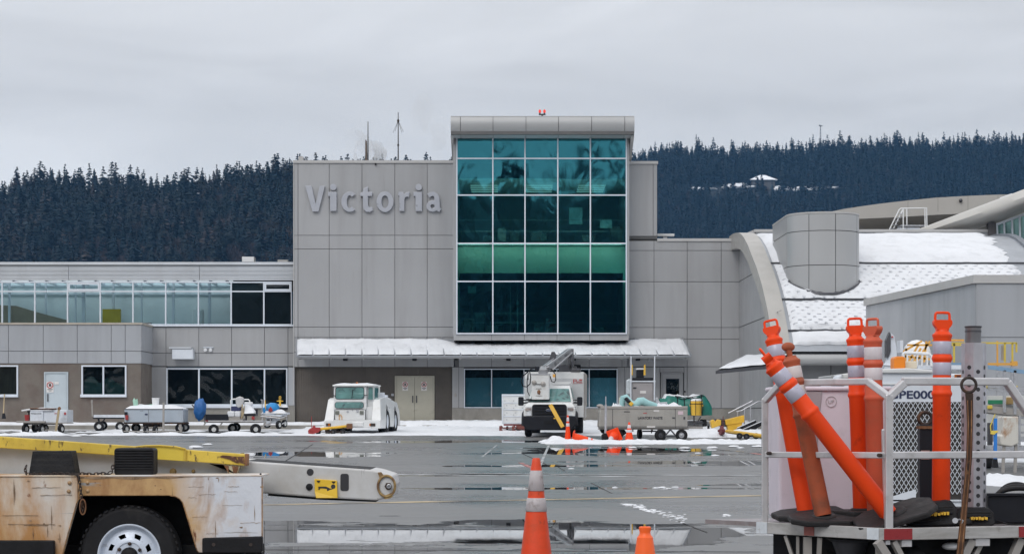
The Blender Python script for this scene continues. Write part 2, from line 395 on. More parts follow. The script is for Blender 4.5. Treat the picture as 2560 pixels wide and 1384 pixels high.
# ------------------------------------------------------------------ ground
def apron_material():
    m, nt, N, L, out = nodes('wet_asphalt')
    b = N.new('ShaderNodeBsdfPrincipled'); L.new(b.outputs[0], out.inputs[0])
    tc = N.new('ShaderNodeTexCoord'); V = tc.outputs['Object']
    sp = N.new('ShaderNodeSeparateXYZ'); L.new(V, sp.inputs[0])
    big = noise_node(N, L, V, .22, 5, .55)
    mid = noise_node(N, L, V, .75, 5, .6, (.8, 1, 1), .4)
    grain = noise_node(N, L, V, 30, 3, .6)
    # standing water: shallow pans in the asphalt with ragged rims
    pud = None
    for cx, cy, rx, ry in ((-.2, 20.7, 6.0, 2.9), (-6.5, 20.6, 2.0, 1.8), (6.4, 20.4, 3.4, 2.0), (3.4, 58.5, 3.6, 4.6), (5.5, 49.0, 5.0, 1.6), (-5.6, 55.5, 2.4, 2.8), (1.5, 47., 4., .8), (-4., 41.0, 4.5, 1.1), (1.0, 33.8, 5., .6), (6., 35.6, 2.5, .7), (-2., 70., 6., 2.2)):
        dx = mathn(N, L, 'MULTIPLY', mathn(N, L, 'SUBTRACT', sp.outputs[0], cx), 1 / rx)
        dy = mathn(N, L, 'MULTIPLY', mathn(N, L, 'SUBTRACT', sp.outputs[1], cy), 1 / ry)
        r = mathn(N, L, 'SQRT', mathn(N, L, 'ADD', mathn(N, L, 'MULTIPLY', dx, dx), mathn(N, L, 'MULTIPLY', dy, dy)))
        v = mathn(N, L, 'SUBTRACT', 1.0, r)
        pud = v if pud is None else mathn(N, L, 'MAXIMUM', pud, v)
    pud = mathn(N, L, 'MAXIMUM', pud, -.7)
    pf = mathn(N, L, 'ADD', pud, rng(N, L, mid, .25, .75, -1.0, .62))
    film = rng(N, L, mathn(N, L, 'ADD', big, mathn(N, L, 'MULTIPLY', mid, .5)), .62, .92)     # wetter and drier patches
    pm = rng(N, L, pf, -.04, .05)
    c = mixc(N, L, film, (.125, .125, .126), (.085, .087, .09))
    c = mixc(N, L, rng(N, L, grain, .35, .7, 0, .35), c, (.15, .147, .143))
    # worn tracks and old patches
    tr = noise_node(N, L, V, .55, 4, .6, (.10, 1.6, 1), .5)
    c = mixc(N, L, rng(N, L, tr, .56, .66, 0, .38), c, (.045, .046, .048))
    c = mixc(N, L, rng(N, L, noise_node(N, L, V, .9, 3, .7), .66, .70, 0, .5), c, (.17, .168, .165))
    c = mixc(N, L, rng(N, L, noise_node(N, L, V, 2.6, 3, .6), .70, .74, 0, .6), c, (.03, .03, .03))
    c = mixc(N, L, pm, c, (.016, .017, .018))
    L.new(c, b.inputs['Base Color'])
    r = rng(N, L, film, 0, 1, .42, .20)
    mr = N.new('ShaderNodeMix'); L.new(pm, mr.inputs[0]); L.new(r, mr.inputs[2]); mr.inputs[3].default_value = .012
    L.new(mr.outputs[0], b.inputs['Roughness'])
    b.inputs['IOR'].default_value = 1.45
    bp = N.new('ShaderNodeBump'); bp.inputs['Distance'].default_value = .004
    L.new(rng(N, L, pm, 0, 1, .35, .0), bp.inputs['Strength'])
    L.new(noise_node(N, L, V, 45, 4, .65), bp.inputs['Height']); L.new(bp.outputs[0], b.inputs['Normal'])
    return m
M['asphalt'] = apron_material()
g = MB()
ys = [-900, 0, 20, 42, 98, 130, 700, 4200]
for i, y in enumerate(ys):
    for x in (-2600, -40, 40, 2600): g.v.append((x, y, gz(y)))
for i in range(len(ys) - 1):
    for k in range(3):
        a = i * 4 + k; g.f.append((a, a + 1, a + 5, a + 4))
kind(g.build('apron', M['asphalt']), 'structure')
M['line_white'] = mat('worn_white_marking', (.50, .51, .52), .5, 0, .1, 3., [((.06, .06, .06), 2.2, .52, .14)])
M['line_yellow'] = mat('worn_yellow_marking', (.55, .42, .22), .5, 0, .1, 3., [((.06, .06, .06), 1.1, .50, .16)])
M['line_red'] = mat('worn_red_marking', (.42, .12, .10), .5, 0, .1, 3., [((.06, .06, .06), 2.2, .56, .14)])
M['crack'] = mat('asphalt_joint_seal', (.008, .008, .009), .7)
def gpt(x, y):
    """photo pixel -> ground point"""
    d = 20.0
    for _ in range(60): d = (CH - gz(d)) * F / (y - HY)
    return Vector((PX(x, d), d, gz(d)))
def strip(name, p0, p1, wd, m, lift=.004):
    a, b = gpt(*p0), gpt(*p1); n = 24
    t = (b - a).normalized(); s_ = Vector((-t.y, t.x, 0)) * wd / 2
    mb = MB()
    for i in range(n + 1):
        q = a.lerp(b, i / n); q.z = gz(q.y) + lift
        mb.v += [tuple(q - s_), tuple(q + s_)]
    mb.f = [(2*i, 2*i+1, 2*i+3, 2*i+2) for i in range(n)]
    kind(mb.build(name, m), 'structure')
strip('yellow_road_marking', (560, 1263), (1960, 1237), .34, M['line_yellow'])
strip('white_road_marking', (985, 1185), (1590, 1191), .5, M['line_white'])
strip('white_road_marking', (1130, 1182), (1960, 1190), .4, M['line_white'], .008)
strip('white_road_marking', (640, 1106), (960, 1107), .3, M['line_white'])
strip('white_road_marking', (1340, 1104), (1372, 1112), .07, M['line_white'])
strip('white_road_marking', (1205, 1089), (1242, 1107), .045, M['line_white'])
strip('red_road_marking', (1300, 1093), (1345, 1099), .12, M['line_red'])
strip('red_road_marking', (1880, 1132), (1960, 1142), .2, M['line_red'])
strip('red_road_marking', (1565, 1117), (1592, 1123), .07, M['line_red'])
strip('pavement_joint', (782, 1108), (700, 1160), .05, M['crack'])
strip('pavement_joint', (1305, 1133), (1365, 1160), .05, M['crack'])
strip('pavement_joint', (1478, 1206), (1530, 1233), .022, M['crack'])
strip('pavement_joint', (1394, 1166), (1412, 1176), .035, M['crack'])
strip('pavement_joint', (1696, 1302), (1768, 1330), .014, M['crack'])
strip('pavement_joint', (560, 1372), (1900, 1379), .05, M['crack'])
strip('pavement_joint', (1790, 1122), (2000, 1148), .05, M['crack'])

# raised walk along the building, kerb to the apron
SW = .84
kb = MB(); kb.box((-60, 91.0, .3), (11.0, 98.9, SW))
kind(kb.build('pavement', M['concrete'], bevel=.03), 'structure')

def snowfield(name, x0, x1, y0, y1, step, h, m, label='snow lying on the ground'):
    nx, ny = int((x1 - x0) / step), int((y1 - y0) / step)
    mb = MB()
    def f(u, v):
        x = x0 + (x1 - x0) * u; y = y0 + (y1 - y0) * v
        b = SW if (y > 91.0 and x < 11.0) else gz(y)
        e = min(u, 1 - u) * nx / 4 if x1 > 11.5 else 1.0
        e = min(e, v * ny / 3)
        return (x, y, b + max(-.05, h(x, y) if e >= 1 else -.05 + (h(x, y) + .05) * e))
    mb.grid(f, nx, ny)
    return kind(mb.build(name, m, smooth=180), 'stuff', label)
def sstep(a, b, x): t = max(0, min(1, (x - a) / (b - a))); return t * t * (3 - 2 * t)
def h_main(x, y):
    e = min(y - 79.2 - .9 * nz(x * .35, 3.3) - .4 * nz(x * 1.4, 1.7), 3.0)
    n = .07 * nz(x * .9, y * .9) + .05 * nz(x * 2.6, y * 2.6, 4)
    left = sstep(-8.3, -10.6, x)                     # swept to slush in front of the carts
    h = min(.05 + .12 * sstep(83, 91, y), .14 * e) + n * (.55 + .45 * sstep(83, 90, y))
    if left > 0:
        s = -.085 + .20 * nz(x * .5 + 9, y * .55) + n * .7
        s += .16 * math.exp(-((y - 80.2) / .7) ** 2) + .10 * math.exp(-((y - 86.4) / 1.1) ** 2)
        h = h * (1 - left) + s * left
    r = sstep(4.2, 5.6, x)                           # bare asphalt in front of the waste cart
    if r > 0: h = h * (1 - r) + (min(.16, .2 * (y - 81.5 - .8 * nz(x * .6, 8.)) ) + n) * r
    if y > 91.0: h = max(h, .10 + .06 * nz(x * .6, y * .6) + n * .5) if x > -9.3 else .05 + .07 * nz(x * .5, y * .7) + (.05 if y < 94 else 0)
    if 90.2 < y <= 91.0 and left > .5: h = -.05
    return h
snowfield('snow', -27, 11.0, 78.0, 97.85, .16, h_main, M['snow'])
def h_strip(x, y):
    c = 67.9 + .5 * nz(x * .3, 5.) + .03 * (x - 5)
    hw = 1.5 + .7 * nz(x * .5, 2.2) + .3 * nz(x * 1.7, 2.9)
    k = 1 - ((y - c) / hw) ** 2
    k = min(k, 2.2 * (x - 1.15) + .5 * nz(y * 2, 7.))
    return .10 * k + .07 * nz(x * 1.3, y * 1.3) + .06 * nz(x * 3.4, y * 3.4, 9) + (.14 * max(0, 1 - abs(x - 1.5) / .45) if k > 0 else 0) - .015
snowfield('snow', .6, 16, 65.2, 71.0, .08, h_strip, M['snow'])
def h_bank(x, y): return .24 * (1 - ((y - 77.5 - .2 * (x - 7)) / 1.6) ** 2) * sstep(6.3, 7.4, x) + .09 * nz(x * 1.2, y * 1.2) + .06 * nz(x * 3, y * 3)
snowfield('snow', 6.2, 13.5, 74.6, 82.2, .1, h_bank, M['snow'])
def h_door(x, y): return .16 + .10 * nz(x * .8, y * .8) - .4 * max(0, 79.6 - y + .5 * nz(x * .7, 4.))
snowfield('snow', 10.9, 24.5, 78.5, 83.3, .14, h_door, M['snow'])
def h_right(x, y):
    k = max(1 - ((y - 51.5) / 2.2) ** 2, 1 - ((y - 36.2) / 1.7) ** 2, 1 - ((y - 62.) / 3.5) ** 2)
    return .13 * k + .10 * nz(x * 1.1, y * 1.1) + .05 * nz(x * 4, y * 4)
snowfield('snow', 8.2, 17, 33.5, 66.0, .12, h_right, M['snow'])
def crumbs():
    mb = MB(); rnd = random.Random(5)
    def lump(p, r):
        r *= .8
        q = gpt(*p); sd = rnd.uniform(0, 50)
        mb.ball((q.x, q.y, q.z + r * .12), (r * 1.15, r * 1.5, r * .28), 10, 6, lambda v: 1 + .35 * nz(v.x * 1.7 + sd, v.y * 1.7, v.z * 1.7))
    for p, r in (((1538, 1218), .055), ((1535, 1219), .04), ((1640, 1220), .07), ((1655, 1219), .08), ((1672, 1221), .06), ((1688, 1218), .07), ((1663, 1222), .05),
                 ((1815, 1287), .05), ((1822, 1289), .035), ((1810, 1290), .03), ((1712, 1121), .2), ((1850, 1120), .15), ((1788, 1139), .12), ((1745, 1133), .1), ((490, 1106), .25), ((520, 1107), .18), ((1428, 1172), .08), ((1780, 1120), .2), ((1835, 1117), .2), ((1895, 1117), .22), ((1580, 1119), .15)):
        lump(p, r)
    for i in range(110):
        t = rnd.random(); x = 1560 + 150 * t + rnd.gauss(0, 5); y = 1263 + 34 * t ** 1.1 + rnd.gauss(0, 2.0 + 5 * t * rnd.random()) - (4 if t < .3 else 0)
        lump((x, y), rnd.uniform(.010, .038) * (1.3 - .4 * t))
    kind(mb.build('snow', M['snow'], smooth=60), 'stuff', 'loose crumbs of snow on the wet asphalt')
crumbs()

# ------------------------------------------------------------------ wooded hills
def hill_mat():
    return mat('forest_floor', (.020, .026, .030), .95, 0, .3, .02)
M['hill'] = hill_mat()
def foliage(name, c1, c2, c3):
    m, nt, N, L, out = nodes(name)
    b = N.new('ShaderNodeBsdfPrincipled'); L.new(b.outputs[0], out.inputs[0])
    g = N.new('ShaderNodeNewGeometry')
    n = noise_node(N, L, g.outputs['Position'], .026, 4, .65)
    c = mixc(N, L, rng(N, L, n, .38, .62), c1, c2)
    c = mixc(N, L, rng(N, L, noise_node(N, L, g.outputs['Position'], .05, 3), .56, .66), c, c3)
    sc = N.new('ShaderNodeVectorMath'); sc.operation = 'SCALE'; L.new(c, sc.inputs[0])
    L.new(rng(N, L, g.outputs['Random Per Island'], 0, 1, .78, 1.18), sc.inputs['Scale'])
    L.new(sc.outputs[0], b.inputs['Base Color']); b.inputs['Roughness'].default_value = .85; b.inputs['Specular IOR Level'].default_value = .15
    return m
M['needles'] = foliage('conifer_needles', (.010, .024, .030), (.030, .036, .036), (.060, .050, .046))  # blue of the distant air put into the needle colours
M['needles_far'] = foliage('conifer_needles_far', (.008, .021, .028), (.018, .031, .035), (.030, .035, .036))  # farther needles tinted bluer still, haze put into the colour
M['twigs'] = foliage('bare_twigs', (.075, .058, .056), (.09, .072, .062), (.06, .05, .053))
M['snow_far'] = mat('hillside_snow', (.8, .82, .86), .8)
def conifer(rs, tiers=17, per=8, spread=.17, gap=.12, top=1.0):
    """unit-height conifer as loose drooping sprays; returns verts (n,3), quads"""
    r = random.Random(rs); v = []; f = []
    def quad(a, b, c, d): n = len(v); v.extend((a, b, c, d)); f.append((n, n+1, n+2, n+3))
    for k in range(tiers):
        t = .10 + .88 * (k / (tiers - 1)) ** .92
        rad = spread * (1 - t) ** (.52 + .06 * (rs % 4)) * r.uniform(.72, 1.2) + .012
        for j in range(per if t < .75 else max(4, per - 3)):
            if r.random() < gap: continue
            a = r.uniform(0, 2 * math.pi); q = rad * r.uniform(.6, 1.2); w_ = .30 * q + .012
            z = t + r.uniform(-.02, .02); dz = -q * r.uniform(.15, .55)
            ca, sa = math.cos(a), math.sin(a)
            quad((0, 0, z + .018), (ca*q*.55 - sa*w_, sa*q*.55 + ca*w_, z + dz*.55 - .012), (ca*q, sa*q, z + dz), (ca*q*.55 + sa*w_, sa*q*.55 - ca*w_, z + dz*.5 + .012))
    quad((-.006, 0, 0), (.006, 0, 0), (.002, 0, top), (-.002, 0, top)); quad((0, -.006, 0), (0, .006, 0), (0, .002, top), (0, -.002, top))
    for k in range(3):
        a = r.uniform(0, 6.28); quad((0, 0, 1.0), (.012*math.cos(a), .012*math.sin(a), .955), (.004, 0, .92), (-.012*math.cos(a), -.012*math.sin(a), .95))
    return np.array(v), np.array(f)
def bare_tree(rs):
    r = random.Random(rs); v = []; f = []
    for k in range(150):
        a = r.uniform(0, 6.28); b = r.uniform(-.3, 1.5); q = r.uniform(.05, .3)
        o = np.array((math.cos(a)*math.cos(b)*q, math.sin(a)*math.cos(b)*q, .62 + math.sin(b)*q))
        d = np.array((math.cos(a)*.07, math.sin(a)*.07, r.uniform(.02, .12))); s_ = np.array((-math.sin(a)*.012, math.cos(a)*.012, .006))
        n = len(v); v.extend((o - s_, o + s_, o + d + s_*.3, o + d - s_*.3)); f.append((n, n+1, n+2, n+3))
    n = len(v); v.extend(((-.012,0,0),(.012,0,0),(.004,0,.8),(-.004,0,.8))); f.append((n, n+1, n+2, n+3))
    return np.array(v), np.array(f)
CON = [conifer(11 + i, 12 + i % 4, 9 + i % 3, .17 + .025 * (i % 5), .08 + .04 * (i % 4)) for i in range(10)]
BARE = [bare_tree(90 + i) for i in range(4)]
def soup(name, places, protos, m, label):
    """one mesh of many far trees: places = [(x, y, z, height, proto, angle, girth)]"""
    vs, fs, n = [], [], 0
    for x, y, z, h, k, a, gw in places:
        v, f = protos[k]; c, s_ = math.cos(a), math.sin(a)
        q = np.empty_like(v); q[:, 0] = (v[:, 0]*c - v[:, 1]*s_) * h * gw + x; q[:, 1] = (v[:, 0]*s_ + v[:, 1]*c) * h * gw + y; q[:, 2] = v[:, 2] * h + z
        vs.append(q); fs.append(f + n); n += len(v)
    V_ = np.concatenate(vs); Fc = np.concatenate(fs)
    me = bpy.data.meshes.new(name); me.vertices.add(len(V_)); me.vertices.foreach_set('co', V_.astype(np.float32).ravel())
    me.loops.add(Fc.size); me.loops.foreach_set('vertex_index', Fc.astype(np.int32).ravel())
    me.polygons.add(len(Fc)); me.polygons.foreach_set('loop_start', np.arange(0, Fc.size, 4, dtype=np.int32)); 
    me.update(calc_edges=True); me.validate()
    me.materials.append(m)
    o = bpy.data.objects.new(name, me); COL.objects.link(o)
    return kind(o, 'stuff', label)
TREE_ME = []
for i, (v, f) in enumerate(CON):
    me = bpy.data.meshes.new('conifer_tree'); me.from_pydata(v.tolist(), [], f.tolist()); me.materials.append(M['needles']); TREE_ME.append(me)
TREE_FAR = []
for me in TREE_ME:
    q = me.copy(); q.materials.clear(); q.materials.append(M['needles_far']); TREE_FAR.append(q)
def interp(pts, x):
    if x <= pts[0][0]: return pts[0][1]
    for (x0, y0), (x1, y1) in zip(pts, pts[1:]):
        if x <= x1: return y0 + (y1 - y0) * (x - x0) / (x1 - x0)
    return pts[-1][1]
def make_hill(foot, ridge, sky, xr, hr, step, pool, label_tree, group, fm, nsky, bare=0., rs=1, clear=None):
    """hillside rising from depth foot to depth ridge; sky = [(photo x, photo y of the tree tops)]"""
    r = random.Random(rs); s_ = ridge / F; th = (hr[0] + hr[1]) / 2
    X0, X1 = (xr[0] - 1280) * s_, (xr[1] - 1280) * s_
    def rz(x): return CH + (HY - interp(sky, x / s_ + 1280)) * s_ - th * .88
    def tz(x, y):
        k = (y - foot) / (ridge - foot)
        z = rz(x * ridge / max(y, foot)) * (k if k < 1 else 1 - .35 * (k - 1)) + 4 * nz(x * .012, y * .012, 3)
        return max(z, -2)
    mb = MB(); mb.grid(lambda u, v: ((X0 - 60) + (X1 - X0 + 120) * u, foot - 40 + (ridge * 1.18 - foot + 40) * v, tz((X0 - 60) + (X1 - X0 + 120) * u, foot - 40 + (ridge * 1.18 - foot + 40) * v) - .5), 70, 40)
    kind(mb.build('hill', M['hill'], smooth=180), 'structure')
    pl, pb = [], []
    y = foot + (ridge - foot) * .42
    while y < ridge - 4:
        x = X0 - 20
        while x < X1 + 20:
            xx, yy = x + r.uniform(-.5, .5) * step, y + r.uniform(-.5, .5) * step
            if clear and clear(xx, yy): x += step; continue
            h = r.uniform(*hr) * (1 + .25 * nz(xx * .03, yy * .03, 7)) * r.choice((.7, .85, 1, 1, 1.12)); 
            low = 1 - (yy - foot) / (ridge - foot)
            if r.random() < bare * (low * 2.2) and nz(xx * .02, yy * .02, 17) > -.1: pb.append((xx, yy, tz(xx, yy), h * .62, r.randrange(len(BARE)), r.uniform(0, 6.28), r.uniform(.9, 1.3)))
            else: pl.append((xx, yy, tz(xx, yy) - 1, h, r.randrange(len(CON)), r.uniform(0, 6.28), r.uniform(.95, 1.5)))
            x += step
        y += step * .9
    soup('forest', pl, CON, fm, 'dense dark conifer forest covering the hillside')
    if pb: soup('forest', pb, BARE, M['twigs'], 'bare brown broadleaf trees among the conifers')
    for i in range(nsky):
        x = X0 + (X1 - X0) * (i + r.uniform(-.35, .35)) / nsky; yy = ridge + r.uniform(-6, 10)
        h = r.uniform(hr[0] * .7, hr[1] * .95) * r.choice((.7, .8, .9, 1., 1.2))
        o = bpy.data.objects.new('conifer_tree', pool[r.randrange(len(pool))]); COL.objects.link(o)
        o.location = (x, yy, rz(x) - 2 + r.uniform(-1.5, 1.5)); o.scale = (h * r.uniform(.9, 1.5),) * 2 + (h,); o.rotation_euler = (r.uniform(-.03, .03), r.uniform(-.03, .03), r.uniform(0, 6.28))
        tag(o, label_tree, 'tree', group)
    return tz
make_hill(880, 1250, [(-120, 470), (0, 452), (40, 428), (120, 432), (260, 424), (420, 428), (560, 418), (735, 400), (800, 394), (900, 402), (1000, 398), (1100, 396), (1200, 400)], (-110, 1170), (13, 21), 4.3, TREE_ME,
          'dark spired conifer on the ridge behind the lettered block and low glazed wing', 'conifers along the nearer ridge', M['needles'], 95, .8, 3)
HC = ((1905 - 1280) * .381, 1901.)
def in_clear(x, y): return (abs(x - HC[0]) < 72 and -46 < y - HC[1] + .0006 * (x - HC[0]) ** 2 < 7) and nz(x * .09, y * .1, 3) > -.32
tz2 = make_hill(1400, 2000, [(1400, 375), (1580, 372), (1640, 356), (1750, 352), (1900, 352), (2000, 350), (2150, 348), (2200, 338), (2330, 340), (2440, 334), (2600, 330), (2760, 328)], (1470, 2720), (14, 21), 5.4, TREE_FAR,
          'small far conifer on the snowy-roofed hill skyline beyond the curved hall', 'conifers along the farther ridge', M['needles_far'], 140, .12, 8, in_clear)
# the house in its clearing, snow on the slope round it
hz = tz2(*HC) - 3.5
t = thing('hillside_house', 'far house with a broad snow-covered hip roof in the hillside forest', 'house', (HC[0], HC[1], hz), world=True)
hb = MB(); hb.box((HC[0] - 11, HC[1] - 5, hz - 3), (HC[0] + 11, HC[1] + 5, hz + 10)); hb.build('wall', mat('house_wall', (.10, .095, .09), .8), t)
hb = MB(); z0 = hz + 10
hb.add([(HC[0]-13.5, HC[1]-7, z0), (HC[0]+13.5, HC[1]-7, z0), (HC[0]+13.5, HC[1]+7, z0), (HC[0]-13.5, HC[1]+7, z0), (HC[0]-2.5, HC[1], z0+5.2), (HC[0]+2.5, HC[1], z0+5.2)], [(0,1,5,4),(1,2,5),(2,3,4,5),(3,0,4),(0,3,2,1)])
hb.build('roof', M['snow_far'], t)
mb = MB(); r_ = random.Random(3)
for px_, py_, n_ in ((1748, 462, 2), (1775, 463, 1), (1822, 457, 3), (1848, 455, 3), (1868, 459, 2), (1945, 458, 4), (1960, 457, 3), (1995, 458, 3), (2032, 455, 2), (2052, 458, 2), (2085, 463, 1), (2100, 468, 1)):
    for k in range(n_):
        q = P(px_ + r_.uniform(-12, 12), 455, 1897 + r_.uniform(-5, 3)); q.z = tz2(q.x, q.y) + .6
        mb.ball(q, (r_.uniform(4, 9.0), 4, r_.uniform(.8, 2.0)), 8, 5, lambda v: 1 + .4 * nz(v.x * 2 + q.x, v.y, v.z * 2))
for k in range(46):
    px_ = r_.choice((r_.uniform(5, 730), r_.uniform(1660, 2550), r_.uniform(2250, 2550))); dd = 1150 if px_ < 800 else 1850
    py_ = r_.uniform(470, 640) if px_ < 800 else r_.uniform(380, 560)
    q = P(px_, py_, dd + (640 - py_) * (.35 if px_ < 800 else .4)); 
    mb.ball(q, (r_.uniform(.5, 1.6), 1, r_.uniform(.2, .5)), 6, 4)
kind(mb.build('snow', M['snow_far'], smooth=60), 'stuff', 'patches of snow showing between the hillside trees')
# radio mast on the far skyline
t = thing('radio_mast', 'thin lattice radio mast rising from the far forested skyline', 'mast', tuple(P(2051, 352, 1990)), world=True)
mb = MB(); a = P(2051, 360, 1990); tp = P(2051, 312, 1990)
for k in range(3):
    an = 2.1 * k; o = Vector((math.cos(an), math.sin(an), 0)); mb.bar(a + o * .9, tp + o * .4, .18)
    o2 = Vector((math.cos(an + 2.1), math.sin(an + 2.1), 0))
    for j in range(6): mb.bar((a + o*1.1).lerp(tp + o*.5, j/6), (a + o2*1.1).lerp(tp + o2*.5, (j+1)/6), .18)
mb.build('lattice', M['dark_steel'], t)
mb = MB()
for dx, dy, rr in ((-1.2, -1.0, .7), (1.3, -1.4, .6)):
    mb.lathe([(.1, 0), (rr, .5), (rr, .65), (.1, .2)], tp + Vector((dx, -.6, dy)), (0, -1, 0), 10)
mb.build('dish', M['dark_steel'], t)
# unseen wooded ridge added behind the viewer so the window glass mirrors dark
rb = random.Random(12); mb = MB()
mb.grid(lambda u, v: (-330 + 660 * u, -760 + 330 * v, max(-2, (1 - v) * (111 + 8 * nz(u * 5, 0, 2)) - .3)), 40, 8)
kind(mb.build('hill', M['hill'], smooth=180), 'structure')
soup('forest', [(-320 + 640 * rb.random(), yb, max(0, (-(yb + 430) / 330)) * 111, rb.uniform(17, 26), rb.randrange(10), rb.uniform(0, 6), rb.uniform(1.0, 1.6)) for yb in [rb.uniform(-760, -440) for _ in range(900)]], CON, M['needles'], 'dark conifer wood mirrored in the terminal glass')
# air between the viewer and the hills
def haze():
    m, nt, N, L, out = nodes('pale_haze')
    v = N.new('ShaderNodeVolumePrincipled'); v.inputs['Color'].default_value = (.24, .54, 1.0, 1); v.inputs['Density'].default_value = HAZE; v.inputs['Anisotropy'].default_value = 0.
    L.new(v.outputs[0], out.inputs['Volume'])
    mb = MB(); mb.box((-2700, -950, -4), (2700, 4300, 420)); o = mb.build('haze', m); kind(o, 'stuff', 'thin blue air over the whole place'); o.display_type = 'WIRE'
HAZE = .00008
haze()
# steam rising behind the lettered block
def steam(name, label, blobs, dens):
    m, nt, N, L, out = nodes('steam')
    v = N.new('ShaderNodeVolumePrincipled'); v.inputs['Color'].default_value = (.93, .95, .98, 1)
    tc = N.new('ShaderNodeTexCoord')
    n = noise_node(N, L, tc.outputs['Object'], .22, 5, .6)
    L.new(rng(N, L, n, .42, .7, 0., dens), v.inputs['Density']); L.new(v.outputs[0], out.inputs['Volume'])
    mb = MB()
    for c, rr in blobs: mb.ball(c, rr, 14, 9, lambda q: 1 + .3 * nz(q.x * 1.5 + c.x, q.y * 1.5, q.z * 1.5 + c.z))
    o = mb.build(name, m, smooth=180)
    return kind(o, 'stuff', label)
steam('steam', 'pale steam rising behind the roof of the lettered block', [(P(885, 372, 132), (1.35, 1.5, 1.3)), (P(925, 385, 134), (1.2, 1.3, .9)), (P(870, 400, 132), (1.0, 1.2, .8))], .62)
steam('steam', 'faint drifting steam above the roof beside the glass tower', [(P(1068, 290, 140), (1.3, 1.2, 1.5)), (P(1098, 335, 140), (.8, 1., 1.2))], .25)
# ------------------------------------------------------------------ terminal: lettered block, glass tower, glazed wing
DM = 98.0
def panels(mb, xs, ys, d, gap=.024, th=.05):
    """grid of cladding panels whose joints sit at the photo columns xs and rows ys"""
    for xa, xb in zip(xs, xs[1:]):
        for ya, yb in zip(ys, ys[1:]):
            a, b = P(xa, yb, d), P(xb, ya, d)
            mb.box((a.x + gap/2, d, a.z + gap/2), (b.x - gap/2, d + th, b.z - gap/2))
T = thing('terminal_building', 'grey panelled airport terminal with teal glass tower, lettered block and low glazed wing', 'building', (0, 104, .7), world=True)
core = MB()
core.pbox(735, 402, 1137, 917, DM + .05, 14)            # lettered block
core.pbox(1570, 405, 1643, 600, DM + .05, 9)
core.pbox(1570, 597, 1850, 900, DM + .05, 14)
core.pbox(1147, 843, 1572, 921, DM + .05, .6)
core.pbox(735, 990, 737.4, 1060, DM + .05, 6)
core.pbox(1130, 917, 1160, 1060, DM + .05, 1.2); core.pbox(1543, 900, 1850, 1060, DM + .05, 6)
core.pbox(736, 900, 1148, 917, DM + .05, .35)
core.pbox(1160, 1018, 1543, 1060, DM + .05, .5)
core.build('wall', M['joint'], T)
cl = MB()
panels(cl, [735, 745, 823, 905, 987, 1068, 1135], [408, 588, 622, 817, 843, 880, 917], DM)
panels(cl, [1568, 1633, 1643], [409, 590], DM)
panels(cl, [1568, 1635, 1718, 1803, 1850], [602, 626, 704, 818, 847, 916], DM)
panels(cl, [1147, 1229, 1310, 1392, 1473, 1555, 1572], [851, 880, 917], DM)
panels(cl, [1130, 1147, 1160], [917, 1019], DM)
panels(cl, [1543, 1562, 1650], [917, 1020], DM); panels(cl, [1710, 1718, 1803, 1850], [916, 1020], DM); panels(cl, [1650, 1710], [917, 931], DM)
cl.build('cladding', M['panel'], T)
cp = MB()
for x0, x1, y0 in ((733, 1137, 401), (1568, 1645, 403), (1643, 1852, 596)):
    a, b = P(x0, y0 + 7, DM), P(x1, y0, DM); cp.box((a.x, DM - .06, a.z), (b.x, DM + .45, b.z))
cp.pbox(733, 401, 735, 1010, DM - .02, .1)
cp.build('parapet', M['cap'], T)
bs = MB(); bs.pbox(720, 1013, 737, 1060, DM - .02, .3); bs.build('plinth', M['concrete'], T)
bs = MB()
bs.pbox(1130, 1019, 1160, 1060, DM - .02, .3); bs.pbox(1160, 1020, 1543, 1060, DM - .04, .3); bs.pbox(1543, 1021, 1651, 1060, DM - .02, .3); bs.build('plinth', M['concrete'], T); bs = MB(); bs.pbox(1709, 1021, 1850, 1060, DM - .02, .3)
bs.build('concrete_base', M['concrete'], T)
# ribbed brown wall with the double doors, set back under the canopy
rw = MB(); rw.pbox(737, 915, 1131, 1062, DM + .22, .3)
x = 738.0
while x < 1129: rw.pbox(x, 917, x + 2.2, 1050, DM + .185, .04); x += 4.4
rw.build('ribbed_wall', M['brown_wall'], T)
def door(x0, x1, y0, y1, d, m, parent, leaves=1, name='door', handle=True):
    fr = MB()
    fr.pbox(x0 - 3, y0 - 3, x0, y1, d - .05, .12); fr.pbox(x1, y0 - 3, x1 + 3, y1, d - .05, .12); fr.pbox(x0, y0 - 3, x1, y0, d - .05, .12)
    dr = MB(); w_ = (x1 - x0) / leaves
    for i in range(leaves): dr.pbox(x0 + i*w_ + .4, y0 + .3, x0 + (i+1)*w_ - .4, y1, d, .05)
    o = dr.build(name, m, parent); fr.build('frame', m, o)
    if handle:
        h = MB()
        for i in range(leaves):
            hx = (x0 + w_ - 6 if i == 0 else x0 + w_ + 3.5) if leaves == 2 else x0 + 5
            h.pbox(hx, y0 + (y1-y0)*.42, hx + 2.5, y0 + (y1-y0)*.58, d - .06, .05)
        h.build('handle', M['dark_steel'], o)
    return o
